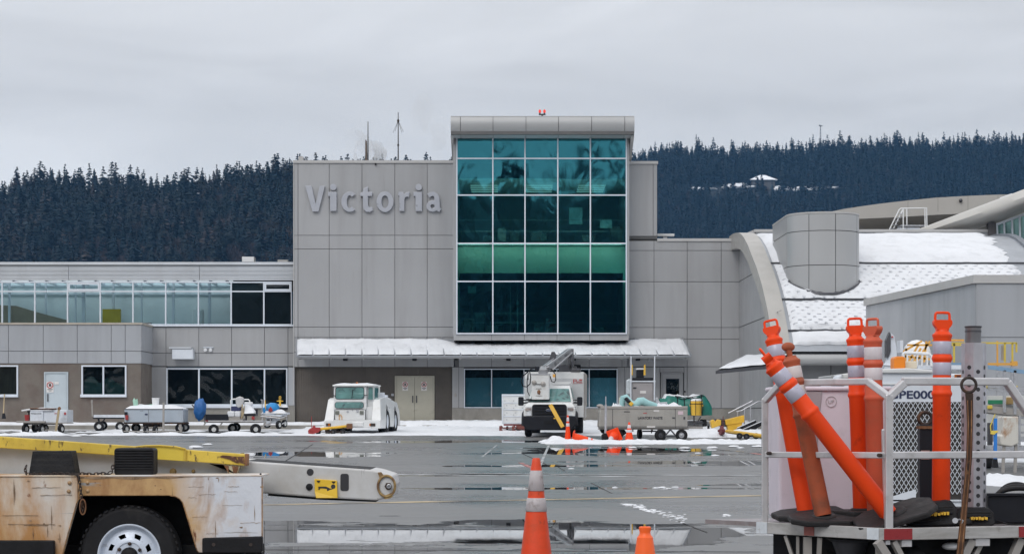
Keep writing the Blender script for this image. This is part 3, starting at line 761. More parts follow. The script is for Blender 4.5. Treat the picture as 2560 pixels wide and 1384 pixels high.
def notice(x, y, wd, hg, d, parent):
    """white notice with a red prohibition ring, dark pictogram and two lines of small print"""
    b = MB(); b.pbox(x, y, x + wd, y + hg, d, .012); s = b.build('notice', M['sign_white'], parent)
    c = P(x + wd/2, y + wd*.5, d - .004); rr = wd*.40*d/F
    ring = MB(); ring.tube([c + Vector((math.cos(a)*rr, 0, math.sin(a)*rr)) for a in [2*math.pi*k/18 for k in range(18)]], rr*.16, 5, True)
    ring.bar(c + Vector((-rr*.7, 0, rr*.7)), c + Vector((rr*.7, 0, -rr*.7)), rr*.2, .006)
    ring.build('prohibition_ring', M['sign_red'], s)
    k = MB(); k.box((c.x - rr*.38, c.y - .001, c.z - rr*.45), (c.x + rr*.38, c.y + .004, c.z + rr*.3)); k.ball(c + Vector((0, 0, rr*.45)), (rr*.2, .004, rr*.2), 8, 5)
    k.pbox(x + wd*.14, y + hg*.70, x + wd*.86, y + hg*.76, d - .004, .004); k.pbox(x + wd*.3, y + hg*.83, x + wd*.7, y + hg*.88, d - .004, .004)
    k.build('print', M['ink'], s)
dd = door(990, 1083, 942, 1052, DM + .16, M['door_cream'], T, 2, 'double_door')
notice(1006, 953.5, 14, 22, DM + .145, dd); notice(1053, 953.5, 14, 22, DM + .145, dd)
# small glazed door at the end of the canopy
dr = door(1656, 1704, 934, 1052, DM + .01, M['panel'], T, 1, 'door')
g = MB(); g.pbox(1666, 947, 1697, 1005, DM - .012, .01); g.build('glass', M['dark_glass'], dr)
g = MB(); g.pbox(1665, 946, 1698, 1006, DM + .003, .006); g.build('backing', M['dark_in'], dr)
def window(x0, x1, y0, y1, d, cols, rows, parent, gm, fw=2.6, name='window', fm=None, inset=.1, proud=.05, fv=None):
    """framed window: cols and rows are the photo positions of its inner bars"""
    fr = MB(); fh = fw; fv = fv or fw
    fr.pbox(x0 - fv/2, y0 - fw/2, x1 + fv/2, y0 + fw/2, d - proud, .16); fr.pbox(x0 - fv/2, y1 - fw/2, x1 + fv/2, y1 + fw/2, d - proud - .02, .18)
    for c in [x0, *cols, x1]: fr.pbox(c - fv/2, y0 + fw/2, c + fv/2, y1 - fw/2, d - proud + .004, .15)
    for r in rows:
        cs = [x0, *cols, x1]
        for a, b in zip(cs, cs[1:]): fr.pbox(a + fv/2, r - fw/2, b - fv/2, r + fw/2, d - proud + .008, .14)
    o = fr.build(name, fm or M['white_frame'], parent)
    g = MB(); cs = [x0, *cols, x1]; rs = [y0, *rows, y1]
    for a, b in zip(cs, cs[1:]):
        for p, q in zip(rs, rs[1:]):
            A, B = P(a, q, d), P(b, p, d); y = d + inset - .06
            g.add([(A.x, y, A.z), (B.x, y, A.z), (B.x, y, B.z), (A.x, y, B.z)], [(0, 1, 2, 3)])
    g.build('pane', gm, o)
    return o
# ground-floor windows under the tower, with half-drawn blinds
wd = window(1161, 1543, 922, 1018, DM - .01, [1229, 1310, 1392, 1473], [], T, M['blind_glass'], 2.2)
g = MB()
for a, b in ((1163, 1228), (1231, 1309), (1312, 1391), (1394, 1472), (1475, 1542)): g.pbox(a, 944 + random.uniform(-1, 1), b, 1018, DM + .30, .02)
g.build('roller_blind', M['roller_blind'], wd)
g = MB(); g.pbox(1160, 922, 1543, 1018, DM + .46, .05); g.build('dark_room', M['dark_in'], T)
# ---- glass tower
DT = 96.5
tw = MB()
tw.pbox(1134, 835, 1572, 850, DT, 1.7)                                     # apron below the glass
tw.pbox(1133, 338, 1140, 836, DT + .02, .3); tw.pbox(1566, 338, 1573, 836, DT + .02, .3)
tw.build('tower_trim', M['panel'], T)
tj = MB()
for x in (1229, 1311, 1392.5, 1474): tj.pbox(x - .6, 836, x + .6, 850, DT - .004, .01)
tj.build('tower_joint', M['joint'], T)
gw = window(1142, 1566, 339.5, 833, DT, [1232, 1312.5, 1394.5, 1476], [396, 487.5, 608, 703], T, M['teal_glass'], 3.0, 'curtain_wall', proud=.08)
# tower interior: slabs, bulkhead, jambs, rails, ceiling lights
a, b = P(1134, 850, DT), P(1573, 300, DT)
ti = MB(); ti.box((a.x, DT + .35, PZ(850, DT)), (a.x + .06, 106, PZ(318, DT))); ti.box((b.x - .06, DT + .35, PZ(850, DT)), (b.x, 106, PZ(318, DT)))
ti.box((a.x + .06, 105.9, PZ(850, DT)), (b.x - .06, 106, PZ(318, DT))); ti.build('tower_wall', mat('tower_inside_dark', (.40, .46, .52), .8), T)
ti = MB(); ti.box((a.x + .06, DT + .9, PZ(679, DT)), (b.x - .06, DT + 1.15, PZ(612.5, DT))); ti.box((a.x + .06, DT + .75, PZ(610.5, DT)), (b.x - .06, 105.8, PZ(606, DT)))
ti.box((a.x + .07, DT + .3, PZ(834, DT)), (a.x + .26, DT + .7, PZ(679.5, DT))); ti.box((b.x - .26, DT + .3, PZ(834, DT)), (b.x - .07, DT + .7, PZ(679.5, DT)))
ti.build('bulkhead', mat('bulkhead_paint', (.62, .74, .58), .7, 0, .08, .5), T)
ti = MB(); ti.box((a.x + .07, DT + .8, 12.75), (b.x - .07, 105.8, 12.8)); ti.build('ceiling', M['mid_in'], T)
ti = MB(); ti.box((a.x + .06, DT + .3, PZ(318, DT)), (b.x - .06, 106, PZ(300, DT))); ti.box((a.x + .07, DT + .35, PZ(850, DT)), (b.x - .07, 105.8, PZ(838, DT))); ti.build('floor', M['floor_in'], T)
rl = MB()
for y in (550, 578, 783, 806): rl.pbox(1146, y - .8, 1561, y + .8, DT + .8, .03)
for x in (1180, 1276, 1294): rl.pbox(x - .7, 700, x + .7, 833, DT + 1.6, .04)
rl.build('handrail', M['alu'], T)
M['tube_lamp'] = emit('fluorescent_tube', (.85, 1.0, .90), .42)
tl = MB()
for cx in (1210, 1348, 1480):
    for k, d in enumerate((98.8, 99.7, 100.6, 101.5)): tl.box((PX(cx - 34, 99), d, 12.62), (PX(cx + 34, 99), d + .3, 12.66))
tl.build('ceiling_light', M['tube_lamp'], T)
tl = MB()
for x in (1146, 1234, 1315, 1398, 1479): tl.box((PX(x, DT), DT + .22, PZ(608.2, DT)), (PX(x + 76, DT), DT + .55, PZ(606.9, DT)))
tl.build('cove_light', emit('cove_tube', (.95, 1.0, .88), 3.8), T)  # lamp strips added behind the transom to brighten the bulkhead
M['cyan_board'] = mat('pale_board', (.55, .75, .78), .5)
bo = MB(); bo.pbox(1170, 715, 1190, 732, DT + 1.3, .04); bo.pbox(1423, 519, 1456, 560, DT + 1.2, .05); bo.pbox(1500, 548, 1530, 570, DT + 1.4, .05); bo.build('notice_board', M['cyan_board'], T)
fu = MB(); rr = random.Random(4)
for k in range(16):
    x = rr.uniform(1150, 1550); y = rr.choice((603, 832)); hgt = rr.uniform(12, 42); wpx = rr.uniform(8, 34)
    fu.pbox(x, y - hgt, min(x + wpx, 1560), y, DT + rr.uniform(1.3, 3.2), .4)
fu.pbox(1186, 780, 1212, 832, DT + 2.2, .5)
fu.build('furnishing', mat('seat_back_grey', (.22, .22, .23), .6, 0, .1, 1., [((.45, .44, .42), .8, .55, .05), ((.3, .05, .05), .9, .64, .03)]), T, bevel=.03)
# ---- rolled eave over the tower
ev = MB(); xs_ = [1126, 1151, 1232.5, 1315, 1396.5, 1479, 1562, 1587]; de = 95.3
prof = [(1.15, 288), (.25, 288), (.07, 292), (0, 301), (-.02, 312), (.03, 322), (.16, 330), (.4, 335), (.75, 337.5), (1.15, 338)]
for xa, xb in zip(xs_, xs_[1:]):
    A, B = PX(xa, de) + .012, PX(xb, de) - .012
    pl = [(de + p, PZ(y, de)) for p, y in prof]
    ev.prism([(A, p, z) for p, z in pl], (B - A, 0, 0))
o = ev.build('rolled_eave', M['curved_panel'], T, smooth=35)
ev = MB(); ev.box((PX(1127, de), de + .12, PZ(335, de)), (PX(1586, de), 106, PZ(290, de))); ev.build('roof_core', M['joint'], T)
ev = MB()
for xa, xb, s in ((1126, 1132, 1), (1579, 1587, -1)):
    A, B = PX(xa, de), PX(xb, de)
    ev = MB(); ev.prism([(A, de + .4, PZ(336, de)), (A, 99.5, PZ(336, de)), (A, 99.5, PZ(402, 98)), (A, 98.2, PZ(402, 98)), (A, 97.0, PZ(372, 97))], (B - A, 0, 0)); ev.build('eave_bracket', M['cap'], T)
# twin obstruction lamps on the tower roof
t = thing('obstruction_light', 'twin red obstruction lamps on the roof of the glass tower', 'lamp', tuple(P(1355, 288, 96.5)), world=True)
mb = MB(); mb.pbox(1347, 284.5, 1364, 287.5, 96.5, .12); mb.pbox(1347.6, 282, 1351.6, 285, 96.5, .1); mb.pbox(1359.2, 282, 1363.2, 285, 96.5, .1); mb.pbox(1353, 286, 1358, 291, 96.52, .08); mb.build('bracket', M['dark_steel'], t)
M['red_lit'] = emit('lit_red_lamp', (.9, .09, .07), 1.0)
for x in (1349.6, 1361.2):
    mb = MB(); c = P(x, 282.4, 96.56); mb.lathe([(.045, 0), (.06, .03), (.06, .11), (.035, .155), (0, .165)], c, (0, 0, 1), 12); mb.build('lamp_globe', M['red_lit'], t, smooth=40)
# ---- canopy with its snow
cn = MB(); dc = 95.7
zf, zb = PZ(889, dc), PZ(847, DM)
x0c, x1c = PX(740, dc), PX(1728, dc); x1b = PX(1706, DM); x0b = PX(742, DM)
cn.add([(x0c, dc, zf - .0), (x1c, dc, zf), (x1b, DM - .02, zb), (x0b, DM - .02, zb), (x0c, dc, zf - .06), (x1c, dc, zf - .06), (x1b, DM - .02, zb - .06), (x0b, DM - .02, zb - .06)], [(0,1,2,3),(7,6,5,4),(0,4,5,1),(1,5,6,2),(2,6,7,3),(3,7,4,0)])
n = 24
for i in range(n + 1):
    f_ = i / n; p = Vector((x0c + (x1c - x0c) * f_, dc, zf)); q = Vector((x0b + (x1b - x0b) * f_, DM - .03, zb))
    cn.bar(p + Vector((0, 0, .045)), q + Vector((0, 0, .045)), .03, .09)
cn.box((x0c, dc - .02, zf - .05), (x1c, dc, zf + .01))
can = cn.build('canopy', M['metal_roof'], T)
fa = MB(); fa.box((x0c + .02, dc + .1, PZ(895, dc)), (x1c - .04, dc + .28, PZ(891.5, dc) + .03)); 
for i in range(13):
    x = x0c + .1 + (x1c - x0c - .3) * i / 12; fa.bar((x, dc + .2, PZ(896, dc)), (x, DM - .03, PZ(893, DM)), .05, .09)
fa.build('gutter', M['cap'], can)
def sf(u, v):
    k = u * 24; q = abs(k - round(k)) / .5                 # 0 on a seam
    mid = sstep(.36, .42, u) * (1 - sstep(.80, .90, u))
    top = .985 - mid * (.34 + .10 * nz(u * 24, 1.))
    vv = .012 + v * (top - .012)
    p = Vector((x0c + .03 + (x1c - x0c - .06) * u, dc, zf)); q_ = Vector((x0b + (x1b - x0b) * u, DM - .02, zb)); c = p.lerp(q_, vv)
    seam = (1 - min(1, q * 9)) * max(0, 1 - v / (.22 + .2 * (1 - mid) + .12 * nz(u * 60, 2.)))
    e = min(1, 9 * v + .35) * min(1, (1 - v) * 7 + .05) * min(1, 90 * min(u, 1 - u) + .1)
    h = (.125 + .045 * nz(u * 26, vv * 2.2) + .02 * nz(u * 110, vv * 6)) * e * (1 - seam) - .03 * seam
    return (c.x, c.y - .03 - .03 * e * (1 - seam) * (1 if v < .1 else 0), c.z + .008 + h)
sn = MB(); sn.grid(sf, 480, 14); sn.build('roof_snow', M['snow'], can, smooth=80)
# canopy lights
for i, x in enumerate((863, 1036, 1271, 1434, 1595)):
    wl = MB(); wl.pbox(x - 5.5, 893, x + 5.5, 901, DM - .22, .2); wl.pbox(x - 3, 890, x + 3, 893.5, DM - .16, .1)
    o = wl.build('soffit_light', M['black_paint'], bevel=.01)
    tag(o, ('black box light under the canopy above the yellow tow bar', 'black box light under the canopy above the cream double doors', 'black box light under the canopy above the white ribbed container', 'black box light under the canopy right behind the crane boom tip', 'black box light under the canopy above the grey cabinet on the waste cart')[i], 'light', 'black lights under the canopy')
o = MB(); o.pbox(1420, 911, 1452, 922, 97.4, .25); tag(o.build('floodlight', M['black_paint'], bevel=.02), 'wide black floodlight behind the boom of the bucket truck', 'light')
# pavement-level panel pieces left of the ribbed wall
pp = MB(); panels(pp, [720, 737], [917, 1013], DM); pp.build('pier', M['panel_blue'], T)
# ---- upper glazed wing
DW = 98.6
wg = MB(); wg.pbox(-420, 814, 414, 1060, DW + 2.72, .3); wg.pbox(-420, 655, 735, 700, DW + .06, .2); wg.pbox(375, 815, 721, 916, DW + .06, .4); wg.pbox(-420, 806, 376, 840, DW + .02, .4)
wg.pbox(720, 814, 735.5, 1060, DW + .06, .5); wg.pbox(375, 915, 416, 1060, DW + .06, .4); wg.pbox(414, 1017, 722, 1060, DW + .06, .4)
wg.build('wing_wall', M['joint'], T)
co = MB(); y = 664.5
while y < 700.5:
    for xa, xb in ((-400, 171), (172, 498), (499, 734)): co.pbox(xa, y, xb, y + 2.7, DW - .02 - .03 * (int(y * 2) % 2 == 0), .07)
    y += 3.3
co.build('corrugated_fascia', M['corrugated'], T)
cq = MB(); a, b = P(-420, 662, DW), P(735, 655, DW); cq.box((a.x, DW - .12, a.z), (b.x - .01, DW + .3, b.z)); cq.build('wing_parapet', M['corrugated'], T)
cols = [5 + 81.8 * i for i in range(-3, 10)]; cols[-1] = 729
for i, (xa, xb) in enumerate(zip(cols, cols[1:])):
    dark = i >= 10
    window(xa + .85, xb - .85, 705, 811, DW - .01, [], [728], T, M['pale_glass'] if not dark else M['dark_glass'], 3.0, 'window', fv=1.6)
    if i in (5, 11):      # opening vents with a heavier sash
        v = MB(); v.pbox(xa + 2, 707, xb - 2, 711, DW - .07, .06); v.pbox(xa + 2, 722, xb - 2, 727, DW - .07, .06); v.pbox(xa + 2, 711, xa + 6, 722, DW - .07, .06); v.pbox(xb - 6, 711, xb - 2, 722, DW - .07, .06); v.build('vent_sash', M['white_frame'], T)
    if dark:
        v = MB(); v.pbox(xa, 703, xb, 813, DW + .25, .03); v.build('dark_blind', mat('dark_blind', (.15, .135, .15), .9) if i == 10 else bpy.data.materials['dark_blind'], T)
sl = MB(); a, b = P(376, 815.5, DW), P(735, 811, DW); sl.box((a.x, DW - .12, a.z), (b.x, DW + .1, b.z)); sl.build('sill', M['white_frame'], T)
# the corridor behind the ribbon glass
it = MB(); it.pbox(-420, 700, 585, 815, DW + 2.6, .1); it.build('corridor_wall', M['blue_in'], T)
it = MB()
for x in range(-420, 590, 41): it.pbox(x, 700, x + 4, 706, DW + .3, 2.2)  # corridor roof left open here, shaped so daylight brightens the back wall
it.build('skylight_rafter', M['white_frame'], T)
it = MB(); it.pbox(587, 690, 735, 700, DW + .27, 9); it.pbox(583, 690, 587, 813, DW + .3, 2.3); it.build('dark_room_roof', M['joint'], T)
it = MB(); it.pbox(-420, 813, 730, 816, DW + .2, 2.3); it.build('corridor_floor', M['floor_in'], T)
it = MB(); rr = random.Random(9)
for x in (20, 112, 187, 205, 280, 352, 430, 520): it.pbox(x, 704, x + rr.uniform(3, 8), 813, DW + 1.2 + rr.random(), .15)
for y in (712, 733): it.pbox(-300, y, 585, y + 2.5, DW + 2.45, .1)
it.build('corridor_mullion', M['white_frame'], T)
it = MB(); it.pbox(256, 772, 300, 812, DW + 1.4, .3); it.build('yellow_cabinet', mat('yellow_cabinet', (.55, .40, .03), .5), T)
it = MB(); it.lathe([(.28, 0), (.28, .72), (.24, .8)], P(496, 812, DW + .9), (0, 0, 1), 16); it.build('white_drum', M['white_bucket'], T)
it = MB(); it.prism([P(-60, 813, DW + 2.0), P(-60, 760, DW + 2.0), P(40, 764, DW + 2.0), P(100, 782, DW + 2.0), P(170, 800, DW + 2.0), P(170, 813, DW + 2.0)], (0, .1, 0)); it.build('tan_screen', mat('tan_screen', (.30, .26, .2), .8), T)
lp = MB(); panels(lp, [375, 415, 497, 579, 661, 720, 735], [817, 882, 915], DW - .002); panels(lp, [375, 416], [916, 1013], DW - .002)
lp.build('wing_cladding', M['panel'], T)
lw = window(417, 717, 921, 1011, DW - .01, [497, 579, 661], [], T, M['dark_glass'], 3.4)
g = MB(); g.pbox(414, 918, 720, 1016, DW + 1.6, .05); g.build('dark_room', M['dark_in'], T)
ls = MB(); a, b = P(413, 1019, DW), P(720, 1012, DW); ls.box((a.x, DW - .15, a.z), (b.x, DW + .1, b.z)); ls.build('sill', M['white_frame'], T)
ls = MB(); ls.pbox(374, 1018, 721, 1060, DW - .03, .1); ls.build('plinth', M['concrete'], T)
# ---- projecting bay of brown blockwork
DB = 95.6
by = MB(); by.pbox(-420, 908, 203, 1062, DB + .04, 2.9); by.pbox(203, 908, 316, 916, DB + .04, 2.9); by.pbox(203, 990, 316, 1062, DB + .04, 2.9); by.pbox(316, 908, 352, 1062, DB + .04, 2.9)
by.build('block_wall', M['brick'], T)
bu = MB(); bu.pbox(-420, 808, 352, 908, DB + .04, 2.9); bu.build('bay_core', M['joint'], T)
bc = MB(); panels(bc, [-370, -290, -208, -120, -64, 21, 108, 193, 278, 313, 353], [811, 877, 908], DB)
xr = PX(353.5, DB)
for z0, z1 in ((PZ(876, DB), PZ(812, DB)), (PZ(907, DB), PZ(878, DB))): bc.box((xr - .04, DB + .03, z0), (xr, DW, z1))
bc.build('bay_cladding', M['panel_blue'], T)
bp_ = MB(); a, b = P(-420, 811, DB), P(355, 806, DB); bp_.box((a.x, DB - .05, a.z), (b.x, DW - .13, b.z)); bp_.build('bay_parapet', mat('parapet_tan', (.42, .38, .32), .5), T)
for x0, x1, cols in ((205, 314, [258]), (-60, 43, [-8])):
    w_ = window(x0, x1, 914, 987, DB, cols, [], T, M['dark_glass'], 3.6)
    g = MB(); a, b = P(x0 - 3, 992, DB), P(x1 + 3, 985, DB); g.box((a.x, DB - .14, a.z), (b.x, DB + .02, b.z)); g.build('sill', M['white_frame'], w_)
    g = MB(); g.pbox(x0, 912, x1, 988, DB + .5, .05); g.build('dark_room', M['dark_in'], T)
    g = MB(); rr = random.Random(int(x0) + 90)
    for k in range(4): c = P(x0 + (x1-x0)*(.2 + .2*k), 985, DB + .35); g.ball(c, (.5, .1, rr.uniform(.4, .95)), 12, 8)
    g.build('heaped_cloth', mat('pale_green_cloth_%d' % int(x0), (.16, .27, .25), .8), T, smooth=80)
d2 = door(113, 167, 932, 1055, DB + .02, M['door_grey'], T, 1)
notice(116, 953, 18, 27, DB - .01, d2)
mb = MB(); mb.pbox(136, 953.5, 147, 960, DB - .01, .01); mb.build('label_plate', M['sign_white'], d2)
# small fittings on the walls
def fit(name, label, cat, bx, m, bevel=.012):
    mb = MB()
    for b in bx: mb.pbox(*b)
    return tag(mb.build(name, m, bevel=bevel), label, cat)
t = thing('wall_cabinet', 'white box cabinet fixed to the wall above the long dark window', 'cabinet', tuple(P(456, 897, 98)), world=True)
mb = MB(); mb.pbox(430, 872, 482, 897, DW - .62, .55); mb.build('cabinet_body', M['white_cool'], t, bevel=.015)
mb = MB(); a, b = P(428, 872, DW), P(483, 868, DW); mb.box((a.x, DW - .66, a.z), (b.x, DW - .03, b.z)); mb.build('cabinet_lid', M['corrugated'], t)
t = thing('spot_lamp', 'pair of small white spot lamps on the wall beside the white cabinet', 'lamp', tuple(P(520, 873, 98.4)), world=True)
mb = MB(); mb.pbox(508, 867, 533, 869, DW - .09, .08); mb.build('mounting_bar', M['white_frame'], t)
for x in (514, 527): mb = MB(); mb.lathe([(.05, 0), (.085, .08), (.08, .13), (0, .14)], P(x, 873, DW - .02), (0, -1, -.25), 12); mb.build('lamp_head', M['white_bucket'], t, smooth=40)
fit('camera', 'small dark security camera under the canopy near the grey cabinet', 'camera', [(1622, 896, 1632, 902, DM - .3, .26)], M['steel'])
fit('camera', 'tiny dark camera high on the lettered block', 'camera', [(937, 408, 941, 412, DM - .14, .12)], M['black_paint'])
fit('intercom', 'small grey call box beside the cream double doors', 'intercom', [(978, 983, 984.5, 989, DM + .08, .11)], M['panel_blue'])
fit('switch_box', 'small grey switch box on the pier beside the double doors', 'box', [(1136, 983, 1141, 991, DM - .05, .045)], M['tan_steel'])
fit('card_reader', 'tiny black card reader beside the small glazed door', 'reader', [(1710.5, 976, 1714, 980, DM - .05, .045)], M['black_paint'])
fit('roof_vent', 'boxy white vent hood on the glazed wing roof, the taller of two', 'vent', [(605, 641.5, 635, 654, 99.6, .7), (613, 652, 628, 657, 99.7, .5)], M['white_bucket'])
fit('roof_vent', 'low flat grey vent cap on the glazed wing roof', 'vent', [(694, 649, 720, 655.5, 99.6, .6)], M['cap'])
fit('roof_vent', 'white pipe hood on the low roof right of the glass tower', 'vent', [(1643, 584, 1686, 590, 99.5, .4), (1658, 588, 1668, 599, 99.6, .2)], M['white_bucket'])
fit('roof_vent', 'small grey box on the corner of the lettered block roof', 'vent', [(746, 391, 758, 402, 98.6, .3)], M['cap'])
# antennas
def antenna(name, label, x, y0, y1, d, extra):
    t = thing(name, label, 'antenna', tuple(P(x, y1, d)), world=True)
    mb = MB(); mb.cyl(P(x, y1, d), P(x, y0, d), .035, .02, 8); mb.build('pole', M['dark_steel'], t)
    extra(t)
def ex1(t):
    mb = MB(); mb.cyl(P(915.5, 402, 101), P(915.3, 353, 101), .055, .045, 8); mb.bar(P(915.3, 353, 101), P(913.5, 350, 101), .05); mb.build('stub_pole', mat('brown_pole', (.12, .09, .07), .7), t)
antenna('whip_antenna', 'thin whip antenna beside a short brown stub on the block roof', 920, 304, 402, 101.2, ex1)
def ex2(t):
    mb = MB()
    for dx, dy in ((-13, 30), (13, 28), (-8, 27), (9, 29)): mb.bar(P(995.5, 302, 101), P(995.5 + dx, 302 + dy, 101 + dx * .02), .012)
    mb.build('drooping_radial', M['dark_steel'], t)
    mb = MB(); mb.lathe([(.05, 0), (.06, .03), (.06, .1), (.03, .13)], P(995.5, 305, 101), (0, 0, 1), 8); mb.lathe([(.05, 0), (.05, .08)], P(995.5, 365, 101), (0, 0, 1), 8); mb.build('collar', M['rust_dark'], t)
antenna('whip_antenna', 'tall whip antenna with drooping radials on the lettered block roof', 995.5, 281, 402, 101, ex2)
# ---- raised lettering
def letters():
    S = thing('wall_sign', 'large raised grey metal letters spelling a city name on the upper wall', 'sign', tuple(P(935, 530, 97.9)), world=True)
    def zp(x, y): return (720 + x / 2.723, 260 + y / 2.723)
    df, th = DM - .17, .12
    def poly(mb, pts, k=0.): mb.px([zp(*p) for p in pts], df + k, th)
    def ring(mb, cx, cy, ro, ri, a0=0, a1=360, n=30, k=0.):
        full = abs(a1 - a0) >= 360
        A = [R(a0 + (a1 - a0) * i / n) for i in range(n + (0 if full else 1))]
        vs = []
        for a in A:
            for rr in (ro, ri):
                q = P(*zp(cx + rr[0]*math.cos(a), cy + rr[1]*math.sin(a)), df + k); vs += [tuple(q), (q.x, q.y + th, q.z)]
        m = len(A); fs = []
        for i in range(m if full else m - 1):
            j = (i + 1) % m; a, b = i*4, j*4
            fs += [(a, b, b+2, a+2), (a+1, a+3, b+3, b+1), (a, a+1, b+1, b), (a+2, b+2, b+3, a+3)]
        if not full: fs += [(0, 2, 3, 1), ((m-1)*4, (m-1)*4+1, (m-1)*4+3, (m-1)*4+2)]
        mb.add(vs, fs)
    def stroke(mb, pts, wd, k=0.):
        L_, R_ = [], []
        for i, p in enumerate(pts):
            a = Vector(pts[max(i-1, 0)]); b = Vector(pts[min(i+1, len(pts)-1)]); t = (b - a).normalized(); w_ = wd[i] if isinstance(wd, list) else wd
            n = Vector((-t.y, t.x)) * w_ / 2; L_.append(tuple(Vector(p) + n)); R_.append(tuple(Vector(p) - n))
        poly(mb, L_ + R_[::-1], k)
    def done(mb): mb.build('letter', M['letter'], S, bevel=.012)
    m = MB(); poly(m, [(117, 556), (160, 556), (188, 680), (214, 556), (252, 556), (207, 732), (166, 732)]); done(m)
    for ox in (0, 582):
        m = MB(); poly(m, [(272+ox, 598), (330+ox, 598), (330+ox, 728), (286+ox, 728), (286+ox, 626), (272+ox, 626)])
        m.px([zp(308+ox + 22*math.cos(a), 566 + 22*math.sin(a)) for a in [2*math.pi*k/20 for k in range(20)]], df, th); done(m)
    m = MB(); ring(m, 420, 665, (58, 69), (20, 44), 48, 312, 26); done(m)
    m = MB(); poly(m, [(510, 626), (490, 626), (492, 606), (510, 598), (513, 574), (544, 562), (544, 598), (574, 598), (571, 626), (544, 626), (544, 684), (549, 700), (560, 703), (573, 699), (578, 724), (556, 735), (530, 732), (514, 716), (510, 694)]); done(m)
    m = MB(); ring(m, 660, 665, (58, 70), (24, 43)); done(m)
    m = MB(); poly(m, [(752, 598), (784, 598), (790, 614), (804, 601), (828, 597), (823, 633), (806, 630), (796, 638), (792, 652), (792, 728), (758, 728), (758, 626), (749, 622)]); done(m)
    m = MB(); stroke(m, [(954, 624), (972, 613), (992, 611), (1008, 622), (1014, 642), (1015, 690), (1019, 712), (1037, 724)], [30, 29, 29, 33, 36, 36, 34, 26]); ring(m, 984, 695, (42, 38), (14, 14), 0, 360, 26, .004); poly(m, [(984, 655), (1010, 655), (1010, 684), (984, 684)], .006); done(m)
letters()
# ------------------------------------------------------------------ vaulted hall with its round tower
H = thing('vaulted_hall', 'curved hall with a snow-covered barrel roof, round panelled turret and arched glazing', 'building', (17, 92, .7), world=True)
XL, XR = 11.17, 23.45
VP = [(99.0, 9.97), (97.2, 9.95), (95.5, 9.84), (94.2, 9.68), (93, 9.43), (91.2, 8.88), (89.5, 8.2), (88.1, 7.68), (86.9, 7.13), (85.9, 6.62), (85, 6.08), (84.3, 5.62), (83.7, 5.15), (83.1, 4.68), (82.7, 4.3), (82.3, 3.9)]
def vp(t):
    t = max(0, min(1, t)) * (len(VP) - 1); i = min(int(t), len(VP) - 2); k = t - i
    return (VP[i][0] * (1 - k) + VP[i+1][0] * k, VP[i][1] * (1 - k) + VP[i+1][1] * k)
def vn(t):
    a, b = vp(t - .02), vp(t + .02); dx, dz = b[0] - a[0], b[1] - a[1]; l = math.hypot(dx, dz); return (dz / l, -dx / l)   # outward normal (y, z)
def vpt(x, t, off=0.):
    y, z = vp(t); n = vn(t); return Vector((x, y + n[0] * off, z + n[1] * off))
mb = MB(); mb.grid(lambda u, v: vpt(XL + .1 + (XR - XL - .1) * u, v), 1, 60)
mb.grid(lambda u, v: vpt(XL + .1 + (XR - XL - .1) * u, v, -.25), 1, 60)
roof = mb.build('barrel_roof', M['metal_roof'], H, smooth=60)
# snow bands between the roof's horizontal seams, melted through in small dots over the lower bands
def seam_snow(t0, t1, dots, x0=XL + .45, x1=XR - .35, ragged=True):
    mb = MB()
    def f(u, v):
        t = t0 + (t1 - t0) * v
        xr = x1 - (.9 + .8 * nz(t * 40, 3.) if ragged and t < .72 else 0)
        x = x0 + (xr - x0) * u
        e = min(1, 9 * min(v, 1 - v) + .05) * min(1, 40 * min(u, 1 - u) + .05)
        h = (.13 + .05 * nz(x * .8, t * 14)) * e
        if dots:
            gx, gt = x / .43, t / .0200
            row = round(gt); ddx = abs((gx + (row % 2) * .5) - round(gx + (row % 2) * .5)) * .43; ddt = abs(gt - row) * .36
            q = math.hypot(ddx, ddt)
            if q < .066: h = -.045 if dots > 1 or nz(round(gx) * 3.1, row * 2.7) > -.12 else h * .6
        return vpt(x, t + .006 * nz(x * 1.2, 9.) * (1 if v > .9 or v < .1 else 0), .01 + h)
    mb.grid(f, 300 if dots else 150, max(8, int((t1 - t0) * (430 if dots else 200))))
    mb.build('roof_snow', M['snow'], roof, smooth=70)
seam_snow(.06, .415, 0); seam_snow(.43, .645, 1); seam_snow(.66, .845, 1); seam_snow(.86, .955, 0, ragged=False)
sm = MB()
for t in (.422, .652, .852): 
    a = vpt(XL + .3, t, .03); b = vpt(XR, t, .03); sm.bar(a, b, .10, .06)
sm.build('roof_seam', M['dark_steel'], roof)
# arched end rib
rb = MB()
def rib(x0, x1, depth, out):
    n = 48; vs = []
    for i in range(n + 1):
        t = i / n
        for xx, o in ((x0, out), (x1, out), (x1, out - depth), (x0, out - depth)): vs.append(tuple(vpt(xx, t, o)))
    fs = [(0, 1, 2, 3), tuple(n*4 + k for k in (3, 2, 1, 0))]
    for i in range(n):
        for k in range(4): l = (k + 1) % 4; fs.append((i*4+k, (i+1)*4+k, (i+1)*4+l, i*4+l))
    rb.add(vs, fs)
rib(XL - .42, XL + .28, .75, .16)
rb.build('arched_rib', mat('arch_cladding', (.41, .395, .37), .45, 0, .05, .8), H, smooth=40)
rb = MB(); rib(XR - .05, XR + .25, .5, .12); rb.build('arched_rib', mat('grey_rib', (.20, .22, .25), .4, .2, .06, .8), H, smooth=40)
